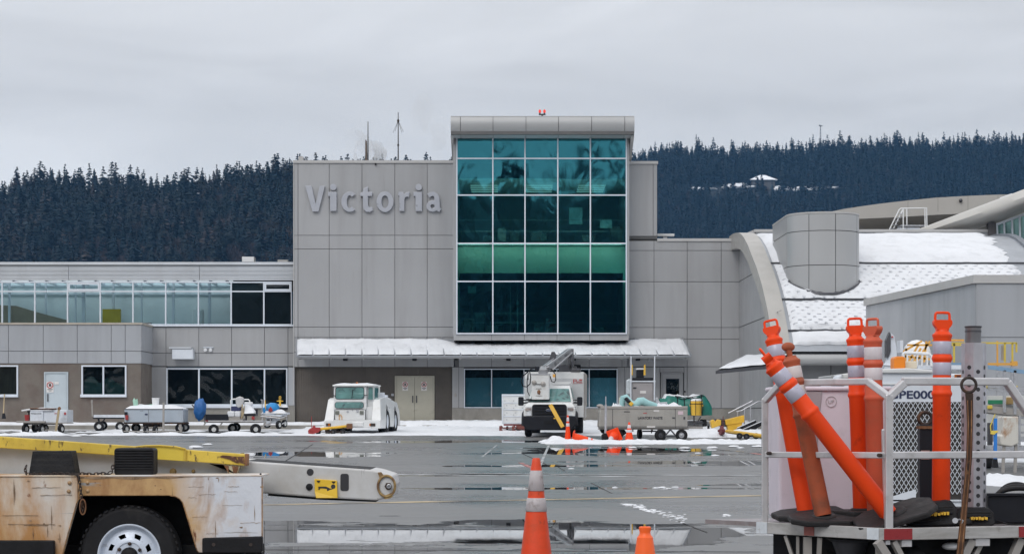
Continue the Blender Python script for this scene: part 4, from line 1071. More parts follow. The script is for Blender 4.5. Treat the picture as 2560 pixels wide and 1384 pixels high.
# end wall under the arch: panels running towards the viewer
ew = MB(); pts = [(98.1, .3), (98.1, 9.6)] + [(vp(i / 30)[0], vp(i / 30)[1] - .3) for i in range(2, 30)] + [(82.6, .3)]
ew.prism([(XL, y, z) for y, z in pts], (.3, 0, 0)); ew.build('end_wall', M['joint'], H)
ep = MB(); zs = [.35, PZ(1021, 98), PZ(916, 98), PZ(818, 98), PZ(704, 98), PZ(626, 98), 9.5]; ds = [98.0, 94.0, 89.6, 85.6, 82.7]
for da, db in zip(ds, ds[1:]):
    for z0, z1 in zip(zs, zs[1:]):
        def lim(d): return min((z - .55) for y, z in [vp(i / 200) for i in range(201)] if abs(y - d) < .12) if d > 82.9 else 3.5
        za, zb = min(z1, lim(da)), min(z1, lim(db))
        if max(za, zb) <= z0 + .1: continue
        n = 8; top = []
        for i in range(n + 1): d = da + (db - da) * i / n; top.append((XL - .04, d + (-.02 if i == 0 else .02 if i == n else 0), max(z0 + .03, min(z1, lim(d)) - .02)))
        ep.prism([(XL - .04, da - .02, z0 + .02), *top, (XL - .04, db + .02, z0 + .02)], (.035, 0, 0))
ep.build('end_cladding', M['panel'], H)
# eave gutter, walls below it
gu = MB(); z0, z1 = PZ(912, 82), PZ(884, 82)
gu.tube([(XL + .2, 82.35, (z0 + z1) / 2), (15.2, 82.35, (z0 + z1) / 2), (24, 82.35, (z0 + z1) / 2)], (z1 - z0) / 2, 16); gu.build('eave_gutter', M['curved_panel'], H, smooth=40)
lw_ = MB(); lw_.box((XL + .02, 83.4, .3), (24, 83.7, 3.9)); lw_.build('lower_wall', M['joint'], H)
lp_ = MB()
for xa, xb in ((1938, 1992), (1994, 2076), (2078, 2168), (2170, 2260)):
    for ya, yb in ((905, 1015), (1017, 1100)): lp_.pbox(xa, ya, xb, yb, 83.34, .05)
lp_.build('lower_cladding', M['panel'], H)
# round turret standing through the roof
TX, TY, TR = 13.5, 87.0, 1.575
def plan(n=28, r=TR, back=91.3):
    pts = [(TX - r - .03, back)]
    pts += [(TX - r * math.cos(math.pi * i / n), TY - r * math.sin(math.pi * i / n)) for i in range(n + 1)]
    return pts + [(TX + r, back)]
tu = MB(); tu.prism([(x, y, 4.2) for x, y in plan(28, TR - .05)], (0, 0, 5.7)); tu.build('turret_core', M['joint'], H)
tp_ = MB(); zz = [4.3, PZ(662, 85.5), PZ(576, 85.5), PZ(533, 85.5)]
full = plan(60)
cuts = [0, 1, 21, 35, 51, 61, 62]       # joints round the plan
for i0, i1 in zip(cuts, cuts[1:]):
    seg = full[i0:i1 + 1]
    for za, zb in zip(zz, zz[1:]):
        vs = []; n = len(seg)
        for j, (x, y) in enumerate(seg):
            if j == 0 or j == n - 1:
                q = Vector(seg[1 if j == 0 else n - 2]); p = Vector((x, y)); p2 = p + (q - p).normalized() * .014; x, y = p2
            vs += [(x, y, za + .014), (x, y, zb - .014)]
        tp_.add(vs, [(2*j, 2*j+2, 2*j+3, 2*j+1) for j in range(n - 1)])
tp_.build('turret_cladding', M['curved_panel'], H, smooth=30)
tc_ = MB(); tc_.prism([(x, y, PZ(533, 85.5)) for x, y in plan(28, TR + .012)], (0, 0, .07)); tc_.build('turret_cap', M['cap'], H)
# skirt of the turret where it meets the roof
tk = MB(); tk.tube([Vector((x, y, z)) for x, y, z in [(TX - (TR + .05) * math.cos(a), TY - (TR + .05) * math.sin(a), 0) for a in [math.pi * (.1 + .8 * i / 24) for i in range(25)]] ], .05, 6)
tk.v = [(x, y, z + max(q[1] for q in [vp(i / 120) for i in range(121)] if abs(q[0] - y) < .15) + .1) for x, y, z in tk.v]
tk.build('turret_skirt', M['dark_steel'], H)
# parapet behind the barrel roof
pb = MB(); pb.pbox(1888, 576, 2482, 640, 98.85, .4); pb.build('rear_wall', M['joint'], H)
pp_ = MB(); 
for xa, xb in ((1890, 1960), (1962, 2184), (2186, 2269), (2271, 2354), (2356, 2438), (2440, 2482)): pp_.pbox(xa, 581, xb, 625, 98.8, .04)
pp_.build('rear_cladding', M['panel_blue'], H)
pc = MB(); pc.pbox(1886, 573, 2484, 580, 98.74, .5); pc.prism([P(1830, 597, 100), P(1888, 573, 100), P(1888, 600, 100), P(1830, 604, 100)], (0, .3, 0)); pc.build('rear_parapet', M['cap'], H)
rs = MB(); rs.grid(lambda u, v: (PX(1822 + 60 * u, 99.4), 98.9 + 2.5 * v, PZ(599 - 9 * math.sin(math.pi * min(1, u * 1.1) * .5), 99.4) + .05 * nz(u * 4, v * 3)), 10, 5); rs.build('roof_snow', M['snow'], H, smooth=80)
# higher curved roof band behind
cb = MB(); D2 = 116.
top = [(2082, 528), (2110, 522), (2150, 516), (2200, 509), (2270, 501), (2340, 494), (2410, 490), (2480, 487), (2560, 485), (2700, 484)]
bot = [(2700, 526), (2560, 529), (2480, 531), (2400, 534), (2320, 538), (2240, 543), (2150, 547), (2100, 547), (2082, 540)]
cb.px(top + bot, D2, .5); o = cb.build('curved_fascia', mat('tan_fascia', (.46, .44, .41), .5, 0, .05, .4), H)
cj = MB()
for x in (2270, 2345, 2420, 2495): cj = MB(); cj.pbox(x - .5, interp(top, x) + 1, x + .5, 529, D2 - .006, .01); cj.build('fascia_joint', M['concrete'], H)
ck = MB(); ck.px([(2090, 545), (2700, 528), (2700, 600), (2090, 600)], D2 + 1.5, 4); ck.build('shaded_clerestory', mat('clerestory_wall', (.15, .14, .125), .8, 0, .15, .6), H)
cm = MB(); cm.ball(P(2402, 501, D2 - .1), .11, 8, 6); cm.build('fascia_lamp', M['dark_steel'], H)
# big rolled roof edge sweeping up at the frame edge, glazing under it
rails = [[(2284, 577), (2400, 533), (2480, 503), (2560, 473), (2680, 428)], [(2318, 577.5), (2420, 543), (2500, 514), (2560, 493), (2680, 452)],
         [(2345, 577.8), (2430, 558), (2500, 534), (2560, 511), (2680, 470)], [(2385, 578), (2440, 573), (2500, 555), (2560, 531), (2680, 492)]]
dep = [(100.2, 99, 98, 97, 95.5), (99.6, 98.3, 97.2, 96.1, 94.6), (99.8, 98.5, 97.4, 96.3, 94.8), (101, 100, 99, 98, 96.5)]
sweep = MB(); vs = []
NU = 24
def railpt(k, u):
    q = u * 4; i = min(int(q), 3); f_ = q - i; (x0, y0), (x1, y1) = rails[k][i], rails[k][i+1]; d = dep[k][i] * (1-f_) + dep[k][i+1] * f_
    return P(x0 * (1-f_) + x1 * f_, y0 * (1-f_) + y1 * f_, d)
for i in range(NU + 1):
    a, b, c, d = [railpt(k, i / NU) for k in range(4)]
    ringp = [a + Vector((0, 1.2, .0)), a, a.lerp(b, .4) + Vector((0, -.1, .05)), b, b.lerp(c, .5) + Vector((0, -.08, -.02)), c, c.lerp(d, .5) + Vector((0, -.05, -.03)), d, d + Vector((0, 1.0, .1))]
    vs += [tuple(p) for p in ringp]
K = 9
sweep.add(vs, [(i*K+k, i*K+(k+1) % K, (i+1)*K+(k+1) % K, (i+1)*K+k) for i in range(NU) for k in range(K)])
sweep.build('swept_roof_edge', mat('swept_roof_metal', (.50, .485, .455), .4, .1, .05, .6), H, smooth=50)
sw = MB(); sw.grid(lambda u, v: P(2500 + 30 * u, 497 - 11 * u - 3 * math.sin(math.pi * v), 97.6 + 1.2 * v), 8, 5); sw.build('roof_snow', M['snow'], H, smooth=80)
co_ = MB(); co_.pbox(2472, 556, 2490, 604, 98.6, .5); co_.build('corner_post', mat('dark_post', (.10, .095, .10), .6), H)
gl = MB(); A = P(2484, 566, 98.9); B = P(2600, 520, 97.5); 
gl.add([tuple(P(2484, 604, 98.9)), tuple(P(2610, 740, 97.3)), tuple(P(2610, 522, 97.3)), tuple(P(2484, 566, 98.9))], [(0, 1, 2, 3)])
gl.build('arched_glazing', glass('hall_glass', (.30, .52, .52), (.5, .75, .78), 1.8, .04, .5), H)
gl = MB(); gl.add([tuple(P(2480, 606, 101)), tuple(P(2640, 790, 101)), tuple(P(2640, 500, 101)), tuple(P(2480, 560, 101))], [(0, 1, 2, 3)]); gl.build('hall_inside', mat('hall_inside', (.30, .31, .29), .8, 0, .1, .3, [((.06, .06, .06), .35, .52, .05)]), H)
gm_ = MB()
for x in (2492, 2510, 2530, 2549, 2568, 2590): gm_.bar(P(x, 562 - (x - 2484) * .38, 98.75 - (x - 2484) * .012), P(x + 3, 606 + (x - 2484) * 1.15, 98.75 - (x - 2484) * .012), .08)
gm_.bar(P(2480, 566, 98.8), P(2610, 517, 97.2), .1)
gm_.build('glazing_bar', M['white_frame'], H)
# white roof-access steps behind the parapet
t = thing('access_platform', 'white tubular access steps and platform on the roof behind the turret', 'platform', tuple(P(2270, 577, 102)), world=True)
mb = MB()
for dx, dd in ((0, 102), (9, 103.2)):
    mb.tube([P(2223 + dx, 575, dd), P(2248 + dx, 524, dd), P(2252 + dx, 521, dd), P(2312 + dx * .5, 520, dd), P(2313 + dx * .5, 575, dd)], .035, 6)
    mb.bar(P(2258 + dx, 522, dd), P(2258 + dx, 575, dd), .05)
mb.build('railing', M['white_bucket'], t)
mb = MB()
for i in range(5): mb.bar(P(2226 + i * 5, 571 - i * 9, 102), P(2235 + i * 5, 571 - i * 9, 103.2), .16, .03)
mb.pbox(2252, 562, 2312, 565, 102.1, 1.0); mb.build('tread', M['steel'], t)
mb = MB(); mb.pbox(2250, 567, 2300, 577, 104.5, 1.2); tag(mb.build('roof_unit', M['white_cool'], bevel=.05), 'low white machine box on the roof behind the access platform', 'roof unit')
# small slanted canopy at the side door, with snow
c_ = MB(); a0, a1, a2, a3 = P(1789, 927, 84.5), P(1940, 912, 81.0), P(1985, 880, 82.5), P(1866, 889, 86.5)
n_ = Vector((0, 0, -.12)); c_.prism([a0, a1, a2, a3], n_); sc_ = c_.build('side_canopy', M['dark_steel'], H)
c_ = MB(); cs = [a0, a1, a2, a3]
c_.grid(lambda u, v: tuple((a0.lerp(a1, u)).lerp(a3.lerp(a2, u), .02 + v * (.93 - .25 * u * u)) + Vector((0, 0, .015 + .11 * min(1, 8 * min(u + .03, v + .06, 1.02 - v)) + .03 * nz(u * 6, v * 4)))), 24, 12)
c_.build('roof_snow', M['snow'], sc_, smooth=80)
# low grey annex running forward at the frame edge
X_ = thing('annex_building', 'plain grey flat-roofed annex in front of the snowy barrel roof', 'building', (19, 72, .4), world=True)
zA = 5.99; pA, pB, pC = Vector((14.51, 82.0, 0)), Vector((15.78, 68.1, 0)), Vector((27, 67.6, 0))
def wallq(mb, p, q, z0, z1, off, th=.05, gap=.015):
    t = (q - p).normalized(); n = Vector((t.y, -t.x, 0)) 
    if n.y > 0 and abs(n.x) < .5: n = -n
    p, q = p + t * gap + n * off, q - t * gap + n * off
    mb.prism([(p.x, p.y, z0 + gap), (q.x, q.y, z0 + gap), (q.x, q.y, z1 - gap), (p.x, p.y, z1 - gap)], -n * th)
mb = MB(); mb.prism([(pA.x + .1, pA.y, -.1), (pB.x + .1, pB.y + .1, -.1), (pC.x, pC.y + .1, -.1), (pC.x, 82, -.1)], (0, 0, zA - .05 + .1)); mb.build('wall', M['joint'], X_)
mb = MB(); nP = 8
nrm = Vector(((pB - pA).y, -(pB - pA).x, 0)).normalized()
for i in range(nP):
    a, b = pA.lerp(pB, i / nP), pA.lerp(pB, (i + 1) / nP)
    o = Vector((-1, 0, 0)) * .0
    mb.prism([(a.x, a.y - .01, .1), (b.x, b.y + .01, .1), (b.x, b.y + .01, zA - .25), (a.x, a.y - .01, zA - .25)], (.06, 0, 0))
for x0, x1 in ((15.8, 18.05), (18.07, 20.5), (20.52, 27)):
    for z0, z1 in ((.1, 3.9), (3.92, zA - .25)): mb.box((x0, 68.02, z0), (x1, 68.09, z1))
mb.build('cladding', M['panel_blue'], X_)
mb = MB(); mb.prism([(pA.x - .1, pA.y, zA - .24), (pB.x - .1, pB.y - .14, zA - .24), (pC.x, pB.y - .14, zA - .24), (pC.x, 82, zA - .24)], (0, 0, .28)); mb.build('parapet', M['cap'], X_)
# ------------------------------------------------------------------ vehicles and carts by the building
def wheel(parent, c, r, wd, rim, axis=(1, 0, 0), rm=None, name='wheel', n=20):
    c = Vector(c); ax = Vector(axis).normalized(); h = wd / 2
    mb = MB(); e = min(.25 * wd, .12 * r)
    mb.lathe([(rim * .96, -h * .8), (rim, -h), (r - e, -h), (r, -h + e), (r, h - e), (r - e, h), (rim, h), (rim * .96, h * .8)], c, ax, n, False)
    o = mb.build(name, M['tyre'], parent, smooth=35)
    for s in (-1, 1):
        mb = MB(); k = [(rim * .97, h * .82), (rim * .97, h * .9), (rim * .86, h * .92), (rim * .72, h * .55), (rim * .4, h * .6), (rim * .36, h * .85), (rim * .2, h * .92), (0, h * .95)]
        mb.lathe(k, c, ax * s, n, False); mb.build('rim', rm or M['white'], o, smooth=35)
    return o
def frustum(mb, x0, x1, y0, y1, z0, X0, X1, Y0, Y1, z1):
    mb.add([(x0,y0,z0),(x1,y0,z0),(x1,y1,z0),(x0,y1,z0),(X0,Y0,z1),(X1,Y0,z1),(X1,Y1,z1),(X0,Y1,z1)], [(0,3,2,1),(4,5,6,7),(0,1,5,4),(1,2,6,5),(2,3,7,6),(3,0,4,7)]); return mb
def snowcap(name, x0, x1, y0, y1, z, h, parent=None, sd=0., label=None, nx=14, ny=10):
    mb = MB()
    mb.grid(lambda u, v: (x0 + (x1-x0)*u, y0 + (y1-y0)*v, z - .01 + (h + h * .5 * nz(u * 3 + sd, v * 3)) * min(1, 5 * min(u, 1-u, v, 1-v) + .02) ** .6), nx, ny)
    return mb.build(name, M['snow'], parent, smooth=70)
def rrect(x0, x1, z0, z1, r, n=5):
    pts = []
    for cx, cz, a0 in ((x1-r, z1-r, 0), (x0+r, z1-r, 90), (x0+r, z0+r, 180), (x1-r, z0+r, 270)):
        pts += [(cx + r*math.cos(R(a0 + 90*i/n)), cz + r*math.sin(R(a0 + 90*i/n))) for i in range(n+1)]
    return pts
# ---- aircraft tug
def tug():
    d = 81.3; t = thing('aircraft_tug', 'white snow-dusted aircraft tug with a tall cab, parked by the double doors', 'tug', (PX(879, d) + .02, d, gz(d) + .03), R(-7))
    W = 1.17
    # side bodies with wheel arches, leaning fenders
    for s in (-1, 1):
        mb = MB()
        prof = [(.0, .22), (.0, .55), (.12, .57), (.42, 1.4), (.75, 1.46), (1.75, 1.50), (2.4, 1.46), (4.2, 1.30), (4.55, .95), (4.6, .32), (4.2, .32), (4.1, .62), (3.86, 1.05), (3.62, 1.18), (3.42, 1.05), (3.16, .62), (3.06, .28), (2.28, .28), (2.2, .62), (2.0, 1.1), (1.78, 1.24), (1.56, 1.1), (1.30, .62), (1.2, .22)]
        xo, xi = s * W, s * .78
        mb.prism([(xo, y, z) for y, z in prof], (xi - xo, 0, 0))
        mb.v = [(x - s * .09 * max(0, min(1, (z - .55) / .85)) if abs(x) > 1. else x, y, z) for x, y, z in mb.v]
        mb.build('side_body', M['white'], t, bevel=.02)
    mb = MB(); mb.box((-.78, .25, .3), (.78, 4.4, 1.1)); mb.box((-.76, 1.8, 1.1), (.76, 4.3, 1.28)); mb.build('chassis', M['white'], t)
    mb = MB(); mb.box((-.79, -.02, .24), (.79, .14, .56)); mb.box((-.02, -.07, .3), (.47, -.02, .48)); mb.build('bumper', M['white'], t, bevel=.02)
    mb = MB(); mb.box((-.72, .10, .57), (.42 + .1, .3, .97)); mb.build('front_panel', M['white'], t, bevel=.015)
    mb = MB(); mb.tube([(-.745, .12, .57), (-.745, .12, .955), (-.7, .12, .985), (.46, .12, .985), (.53, .12, .955), (.53, .12, .57)], .012, 5); mb.build('panel_seam', M['black_paint'], t)
    # cab
    mb = MB()
    frustum(mb, -.80, .55, .14, 1.55, .98, -.80, .55, .18, 1.55, 1.93)
    frustum(mb, .55, .83, .5, 1.55, .57, .55, .83, .3, 1.55, 1.93); mb.build('cab', M['white'], t, bevel=.03)
    mb = MB(); mb.box((-.84, .08, 1.93), (.88, 1.65, 2.0)); mb.build('cab_roof', M['white'], t, bevel=.03)
    snowcap('roof_snow', -.80, .84, .1, 1.62, 2.0, .07, t)
    def pane(name, pts2, y0, y1, z0, z1, gm=M['cab_glass']):
        def at(x, z): return (x, y0 + (y1 - y0) * (z - z0) / (z1 - z0), z)
        b = MB(); b.prism([at(x*1.0, z) for x, z in pts2], (0, .012, 0)); o = b.build(name + '_seal', M['black_paint'], t)
        b = MB(); cx = sum(p[0] for p in pts2)/len(pts2); cz = sum(p[1] for p in pts2)/len(pts2)
        b.prism([(cx + (x-cx)*.96, at(x, z)[1] - .008, cz + (z-cz)*.93) for x, z in pts2], (0, .006, 0)); b.build(name, gm, t); return o
    M['cab_pane'] = mat('tinted_pane', (.10, .23, .22), .08, 0, .35, 1.4, [((.32, .52, .50), 2.2, .66, .06, (.4, 1, 3.)), ((.02, .04, .045), 1.9, .60, .05)], spec=.9, rvar=.02)
    pane('windscreen', rrect(-.73, .47, 1.41, 1.90, .09), .135, .165, 1.4, 1.93, M['cab_pane'])
    pane('lower_window', rrect(-.745, .455, 1.04, 1.30, .1), .10, .13, 1.0, 1.4, M['cab_pane'])
    b = MB(); b.prism([(.60, .295, 1.40), (.80, .295, 1.40), (.80, .27, 1.88), (.63, .27, 1.88)], (0, .012, 0)); b.build('quarter_window', M['cab_pane'], t)
    b = MB(); b.prism([(.60, .455, .68), (.74, .465, .66), (.78, .40, 1.06), (.60, .39, 1.06)], (0, .012, 0)); b.build('quarter_window', M['cab_pane'], t)
    b = MB(); b.prism([(.84, .5, 1.36), (.84, 1.3, 1.36), (.84, 1.3, 1.88), (.84, .5, 1.88)], (-.012, 0, 0)); b.build('side_window', M['cab_pane'], t)
    b = MB(); b.bar((-.04, .12, 1.42), (.0, .12, 1.80), .02); b.bar((-.80, .10, 1.57), (-.72, .13, 1.54), .03); b.bar((.47, .10, 1.57), (.6, .16, 1.57), .03); b.build('wiper', M['black_paint'], t)
    for x in (-.63, .38):
        b = MB(); b.box((x - .08, .06, .785), (x + .08, .12, .94)); b.build('headlight', mat('dim_lamp', (.16, .17, .15), .2) if x < 0 else bpy.data.materials['dim_lamp'], t, bevel=.01)
    for x in (-.98, .86):
        b = MB(); b.box((x - .1, -.025, .31), (x + .1, .0, .43)); b.build('indicator', M['rust_dark'], t)
        b = MB(); b.box((x - (.0 if x < 0 else .14), -.03, .32), (x + (.07 if x < 0 else -.1), -.005, .42)); b.build('amber_lamp', M['amber'], t)
    b = MB(); b.box((.86, .8, 1.18), (.98, .95, 1.34)); b.bar((.84, .7, 1.28), (.92, .85, 1.26), .03); b.build('mirror', M['black_paint'], t)
    b = MB(); b.cyl((-.2, .095, .90), (-.2, .08, .90), .05, n=12); b.cyl((.0, .095, .95), (.0, .08, .95), .025, n=10); b.cyl((.2, .095, .93), (.2, .06, .93), .055, n=12); b.build('badge', M['steel'], t)
    b = MB(); b.tube([(-.55, .09, .56), (-.55, .06, .72), (-.53, .05, .77), (-.48, .05, .78), (-.44, .06, .72), (-.44, .09, .56)], .014, 6); b.build('grab_loop', M['orange_rail'], t)
    b = MB(); b.tube([(.88, .9, 1.95), (.96, .9, 1.9), (.97, .9, 1.6), (.9, .9, 1.5)], .018, 6); b.build('grab_rail', M['white'], t)
    # engine deck boxes with snow, beacon
    b = MB(); b.box((.62, 1.75, 1.46), (.96, 2.1, 1.70)); b.box((.72, 2.3, 1.45), (1.0, 2.6, 1.60)); b.build('air_box', M['white_cool'], t, bevel=.02)
    snowcap('deck_snow', -.75, .98, 1.9, 3.6, 1.44, .12, t, 4.)
    b = MB(); b.lathe([(.05, 0), (.05, .06), (.03, .09), (0, .1)], (.02, .9, 2.03), (0, 0, 1), 10); b.build('beacon', M['amber'], t)
    for y, fr in ((1.75, 0), (3.6, 0)):
        for s in (-1, 1): wheel(t, (s * .97, y, .50), .50, .36, .30, (1, 0, 0), M['white_cool'])
    for s in (-1, 1):
        b = MB(); b.box((s * 1.10, 2.35, .3), (s * 1.16, 2.95, 1.0)); b.build('step_panel', M['white'], t)
tug()
# ---- tow bars
def towbar(name, label, p_head, p_end, head_m, wheels, group=None, r0=.055):
    t = thing(name, label, 'tow bar', (p_head.x, p_head.y, gz(p_head.y)), world=True)
    mb = MB(); mb.cyl(p_head.lerp(p_end, .06), p_end, r0, r0 * 1.05, 12); mb.build('tube', M['yellow'], t, smooth=40)
    u = (p_end - p_head).normalized(); z = Vector((0, 0, 1)); sd = u.cross(z).normalized()
    mb = MB(); c = p_head
    mb.prism([c + u * a + z * b for a, b in ((-.16, -.13), (-.02, -.17), (.22, -.12), (.32, -.05), (.32, .07), (.12, .10), (.06, .2), (.0, .1), (-.1, .06), (-.17, .0))], sd * .14)
    mb.cyl(c - u * .05 + sd * -.08, c - u * .05 + sd * .2, .05, n=10); mb.bar(c + u * -.02 + z * .05, c + u * -.02 + z * .56, .025); mb.build('hook_head', head_m, t, bevel=.012)
    for f_ in wheels:
        q = p_head.lerp(p_end, f_); g_ = gz(q.y) + .02
        ax = MB(); ax.bar(q, Vector((q.x, q.y, g_ + .11)), .05); ax.bar(Vector((q.x - .3, q.y, g_ + .11)), Vector((q.x + .3, q.y, g_ + .11)), .04); ax.bar(q, Vector((q.x - .25, q.y, g_ + .13)), .03); ax.build('axle', M['rust_dark'], t)
        for s in (-.3, .3): wheel(t, (q.x + s, q.y, g_ + .11), .115, .07, .05, (.35, 1, 0), M['dark_steel'], n=14)
    return t
towbar('tow_bar', 'yellow tow bar with a red hook head propped against the white tug', P(780, 1074, 80.4), P(874, 1064, 80.9), M['red'], (.36, .62))
mb = MB(); mb.pbox(866, 1058, 880, 1071, 80.75, .35); tag(mb.build('tow_coupling', M['rust'], bevel=.02), 'rusty tow coupling joining the yellow bar to the tug bumper', 'coupling')
towbar('tow_bar', 'snow-flecked yellow tow bar with a dark red head lying beside the aluminium cart', P(1808, 1076, 76.5), P(1990, 1101, 66.5), mat('dark_red_paint', (.16, .03, .035), .6), (.37, .47), r0=.075)
# ---- bucket truck
def truck():
    d = 77.0; t = thing('bucket_truck', 'white bucket truck with a black grille and a folded boom over its cab', 'truck', (PX(1373, d), d, gz(d) + .01), R(-4))
    mb = MB()
    frustum(mb, -1.0, 1.0, .12, 3.05, .52, -1.0, 1.0, .16, 3.05, 1.14); frustum(mb, -1.0, 1.0, .16, 3.05, 1.14, -.86, .86, .30, 3.0, 1.31)
    mb.build('body', M['white'], t, bevel=.05)
    mb = MB(); frustum(mb, -.90, .90, .95, 3.05, 1.29, -.73, .73, 1.65, 2.95, 1.99); mb.build('cab', M['white'], t, bevel=.04)
    mb = MB(); mb.prism([(-.80, 1.0, 1.345), (.80, 1.0, 1.345), (.70, 1.50, 1.845), (-.70, 1.50, 1.845)], (0, -.03, .03)); mb.build('windscreen', M['cab_pane'], t, bevel=.01)
    for s in (-1, 1):
        mb = MB(); mb.prism([(s*.87, 1.5, 1.48), (s*.87, 2.9, 1.48), (s*.745, 2.85, 1.93), (s*.76, 1.85, 1.93)], (s*.012, 0, .003)); mb.build('side_window', M['cab_pane'], t)
    mb = MB(); mb.prism([(x, .10, z) for x, z in rrect(-.67, .67, .70, 1.25, .10)], (0, .06, 0)); g = mb.build('grille', M['black_paint'], t, bevel=.02)
    mb = MB()
    for z in (.86, .97, 1.08, 1.18): mb.box((-.56, .075, z), (.56, .10, z + .035))
    mb.build('grille_bar', M['black'], g, bevel=.008)
    mb = MB(); mb.ball((0, .08, 1.02), (.14, .012, .055), 16, 6); mb.build('emblem', mat('emblem_blue', (.03, .04, .09), .3), g); 
    mb = MB(); mb.tube([(.13*math.cos(a), .07, 1.02 + .05*math.sin(a)) for a in [2*math.pi*i/20 for i in range(20)]], .006, 4, True); mb.tube([(-.07, .066, 1.01), (-.03, .066, 1.035), (.0, .066, 1.015), (.04, .066, 1.03), (.08, .066, 1.025)], .006, 4); mb.build('emblem_script', M['chrome'], g)
    for s in (-1, 1):
        mb = MB(); mb.prism([(s*.69, .10, .80), (s*.94, .14, .80), (s*.97, .2, 1.14), (s*.69, .12, 1.14)], (0, .1, 0)); h = mb.build('headlight', M['lamp_lens'], t, bevel=.015)
        mb = MB(); mb.prism([(s*.71, .08, 1.02), (s*.92, .12, 1.00), (s*.95, .17, 1.11), (s*.71, .10, 1.11)], (0, .02, 0)); mb.build('turn_lens', mat('smoked_lens', (.20, .16, .15), .2) if s < 0 else bpy.data.materials['smoked_lens'], h)
        mb = MB(); mb.tube([(s*1.01, .55 + .46*math.cos(a), .43 + .5*math.sin(a)) for a in [math.pi*(i/14) for i in range(15)]], .07, 6); mb.build('wheel_flare', M['black_paint'], t, smooth=50)
        mb = MB(); mb.prism([(s*1.14, .72, z) if False else (x, .80, z) for x, z in [(s*a, b) for a, b in rrect(1.04, 1.25, 1.20, 1.54, .05)]], (0, .12, 0)); mi = mb.build('mirror', M['black_paint'], t, bevel=.02)
        mb = MB(); mb.bar((s*.86, 1.35, 1.33), (s*1.1, .88, 1.30), .05); mb.bar((s*.86, 1.4, 1.42), (s*1.1, .88, 1.42), .04); mb.build('mirror_arm', M['black_paint'], mi)
    mb = MB(); mb.prism([(x, -.08, z) for x, z in [(-1.03, .76), (-.98, .80), (.98, .80), (1.03, .76), (1.03, .46), (.86, .25), (-.86, .25), (-1.03, .46)]], (0, .28, 0)); mb.build('bumper', M['black_paint'], t, bevel=.03)
    mb = MB(); mb.box((-.2, -.095, .48), (.2, -.075, .62)); mb.build('plate_recess', M['black'], t)
    mb = MB(); mb.box((-.8, .3, .35), (.8, 6.0, .55)); mb.build('frame', M['black'], t)
    # service box
    mb = MB(); mb.box((-1.15, 3.15, .75), (1.22, 6.3, 2.56)); bx = mb.build('service_box', M['white'], t, bevel=.02)
    mb = MB(); mb.box((-1.13, 3.12, 1.35), (1.20, 3.148, 2.30)); mb.build('box_front', mat('grey_white_panel', (.50, .51, .52), .5), bx)
    mb = MB(); mb.box((1.222, 3.25, .62), (1.26, 4.05, 2.52)); mb.box((1.222, 4.1, 1.2), (1.26, 6.25, 2.52)); mb.build('locker_door', M['tan_steel'], bx, bevel=.01)
    mb = MB(); mb.box((.72, 3.115, 2.56), (1.1, 3.5, 2.70)); mb.build('box_floodlight', M['dark_steel'], t, bevel=.02)
    text('lettering', 'P', M['sign_red'], .22, (.78, 3.105, 2.12), bx, sx=1.5)
    mb = MB()
    for i in range(4): mb.tube([(.93 + i*.06, 3.11, 2.13), (.94 + i*.06, 3.11, 2.19), (.96 + i*.06, 3.11, 2.19), (.975 + i*.06, 3.11, 2.13)], .008, 4)
    mb.bar((.8, 3.11, 2.10), (1.18, 3.11, 2.11), .012, .01); mb.ball((1.1, 3.11, 2.24), (.07, .01, .03), 10, 5); mb.build('script_mark', M['sign_red'], bx)
    # roof rack, bucket, boom, hoses
    mb = MB(); mb.bar((.05, 1.95, 2.10), (.74, 1.95, 2.10), .07, .09); mb.bar((.05, 2.7, 2.10), (.74, 2.7, 2.10), .06); mb.bar((.72, 1.9, 2.1), (.72, 2.8, 2.1), .06); mb.build('roof_rack', M['white'], t)
    mb = MB(); frustum(mb, -.72, -.04, .62, 1.2, 1.44, -.73, -.03, .60, 1.24, 2.40); bk = mb.build('work_bucket', M['white'], t, bevel=.03)
    mb = MB(); mb.box((-.75, .58, 2.40), (-.01, 1.26, 2.44)); mb.build('bucket_rim', M['steel'], bk)
    for x, z in ((-.62, 2.10), (-.27, 2.05)):
        mb = MB(); mb.lathe([(.085, 0), (.095, .05), (.07, .07), (0, .075)], (x, .61, z), (0, -1, 0), 14); mb.build('bucket_lamp', M['tan_steel'], bk, smooth=40)
    mb = MB(); mb.tube([(-.62, .55, 2.06), (-.45, .57, 2.03), (-.27, .55, 2.02)], .012, 5); mb.build('lamp_cable', M['black_paint'], bk)
    mb = MB(); mb.ball((-.43, .605, 1.73), (.07, .012, .09), 8, 6, lambda v: 1 + .4 * nz(v.x*2, v.z*2, 3.)); mb.build('rust_mark', M['rust'], bk)
    mb = MB(); mb.box((-.55, .598, 1.84), (-.33, .606, 1.87)); mb.box((-.56, .600, 1.57), (-.3, .606, 1.59)); mb.build('caution_print', M['tan_steel'], bk)
    mb = MB(); mb.box((-.95, .9, 1.40), (-.55, 1.15, 1.47)); mb.box((-.32, .9, 1.40), (-.02, 1.15, 1.47)); mb.build('bucket_foot', M['black_paint'], t, bevel=.02)
    M['boom'] = mat('boom_grey', (.34, .345, .36), .45, .2, .12, 3., [((.10, .10, .11), 3., .6, .06, (1, .3, 1))])
    mb = MB(); mb.bar((-.30, .8, 2.52), (.62, 4.2, 3.42), .20, .26); mb.bar((-.30, .7, 2.50), (-.20, 1.1, 2.66), .34, .2); bo = mb.build('upper_boom', M['boom'], t, bevel=.02)
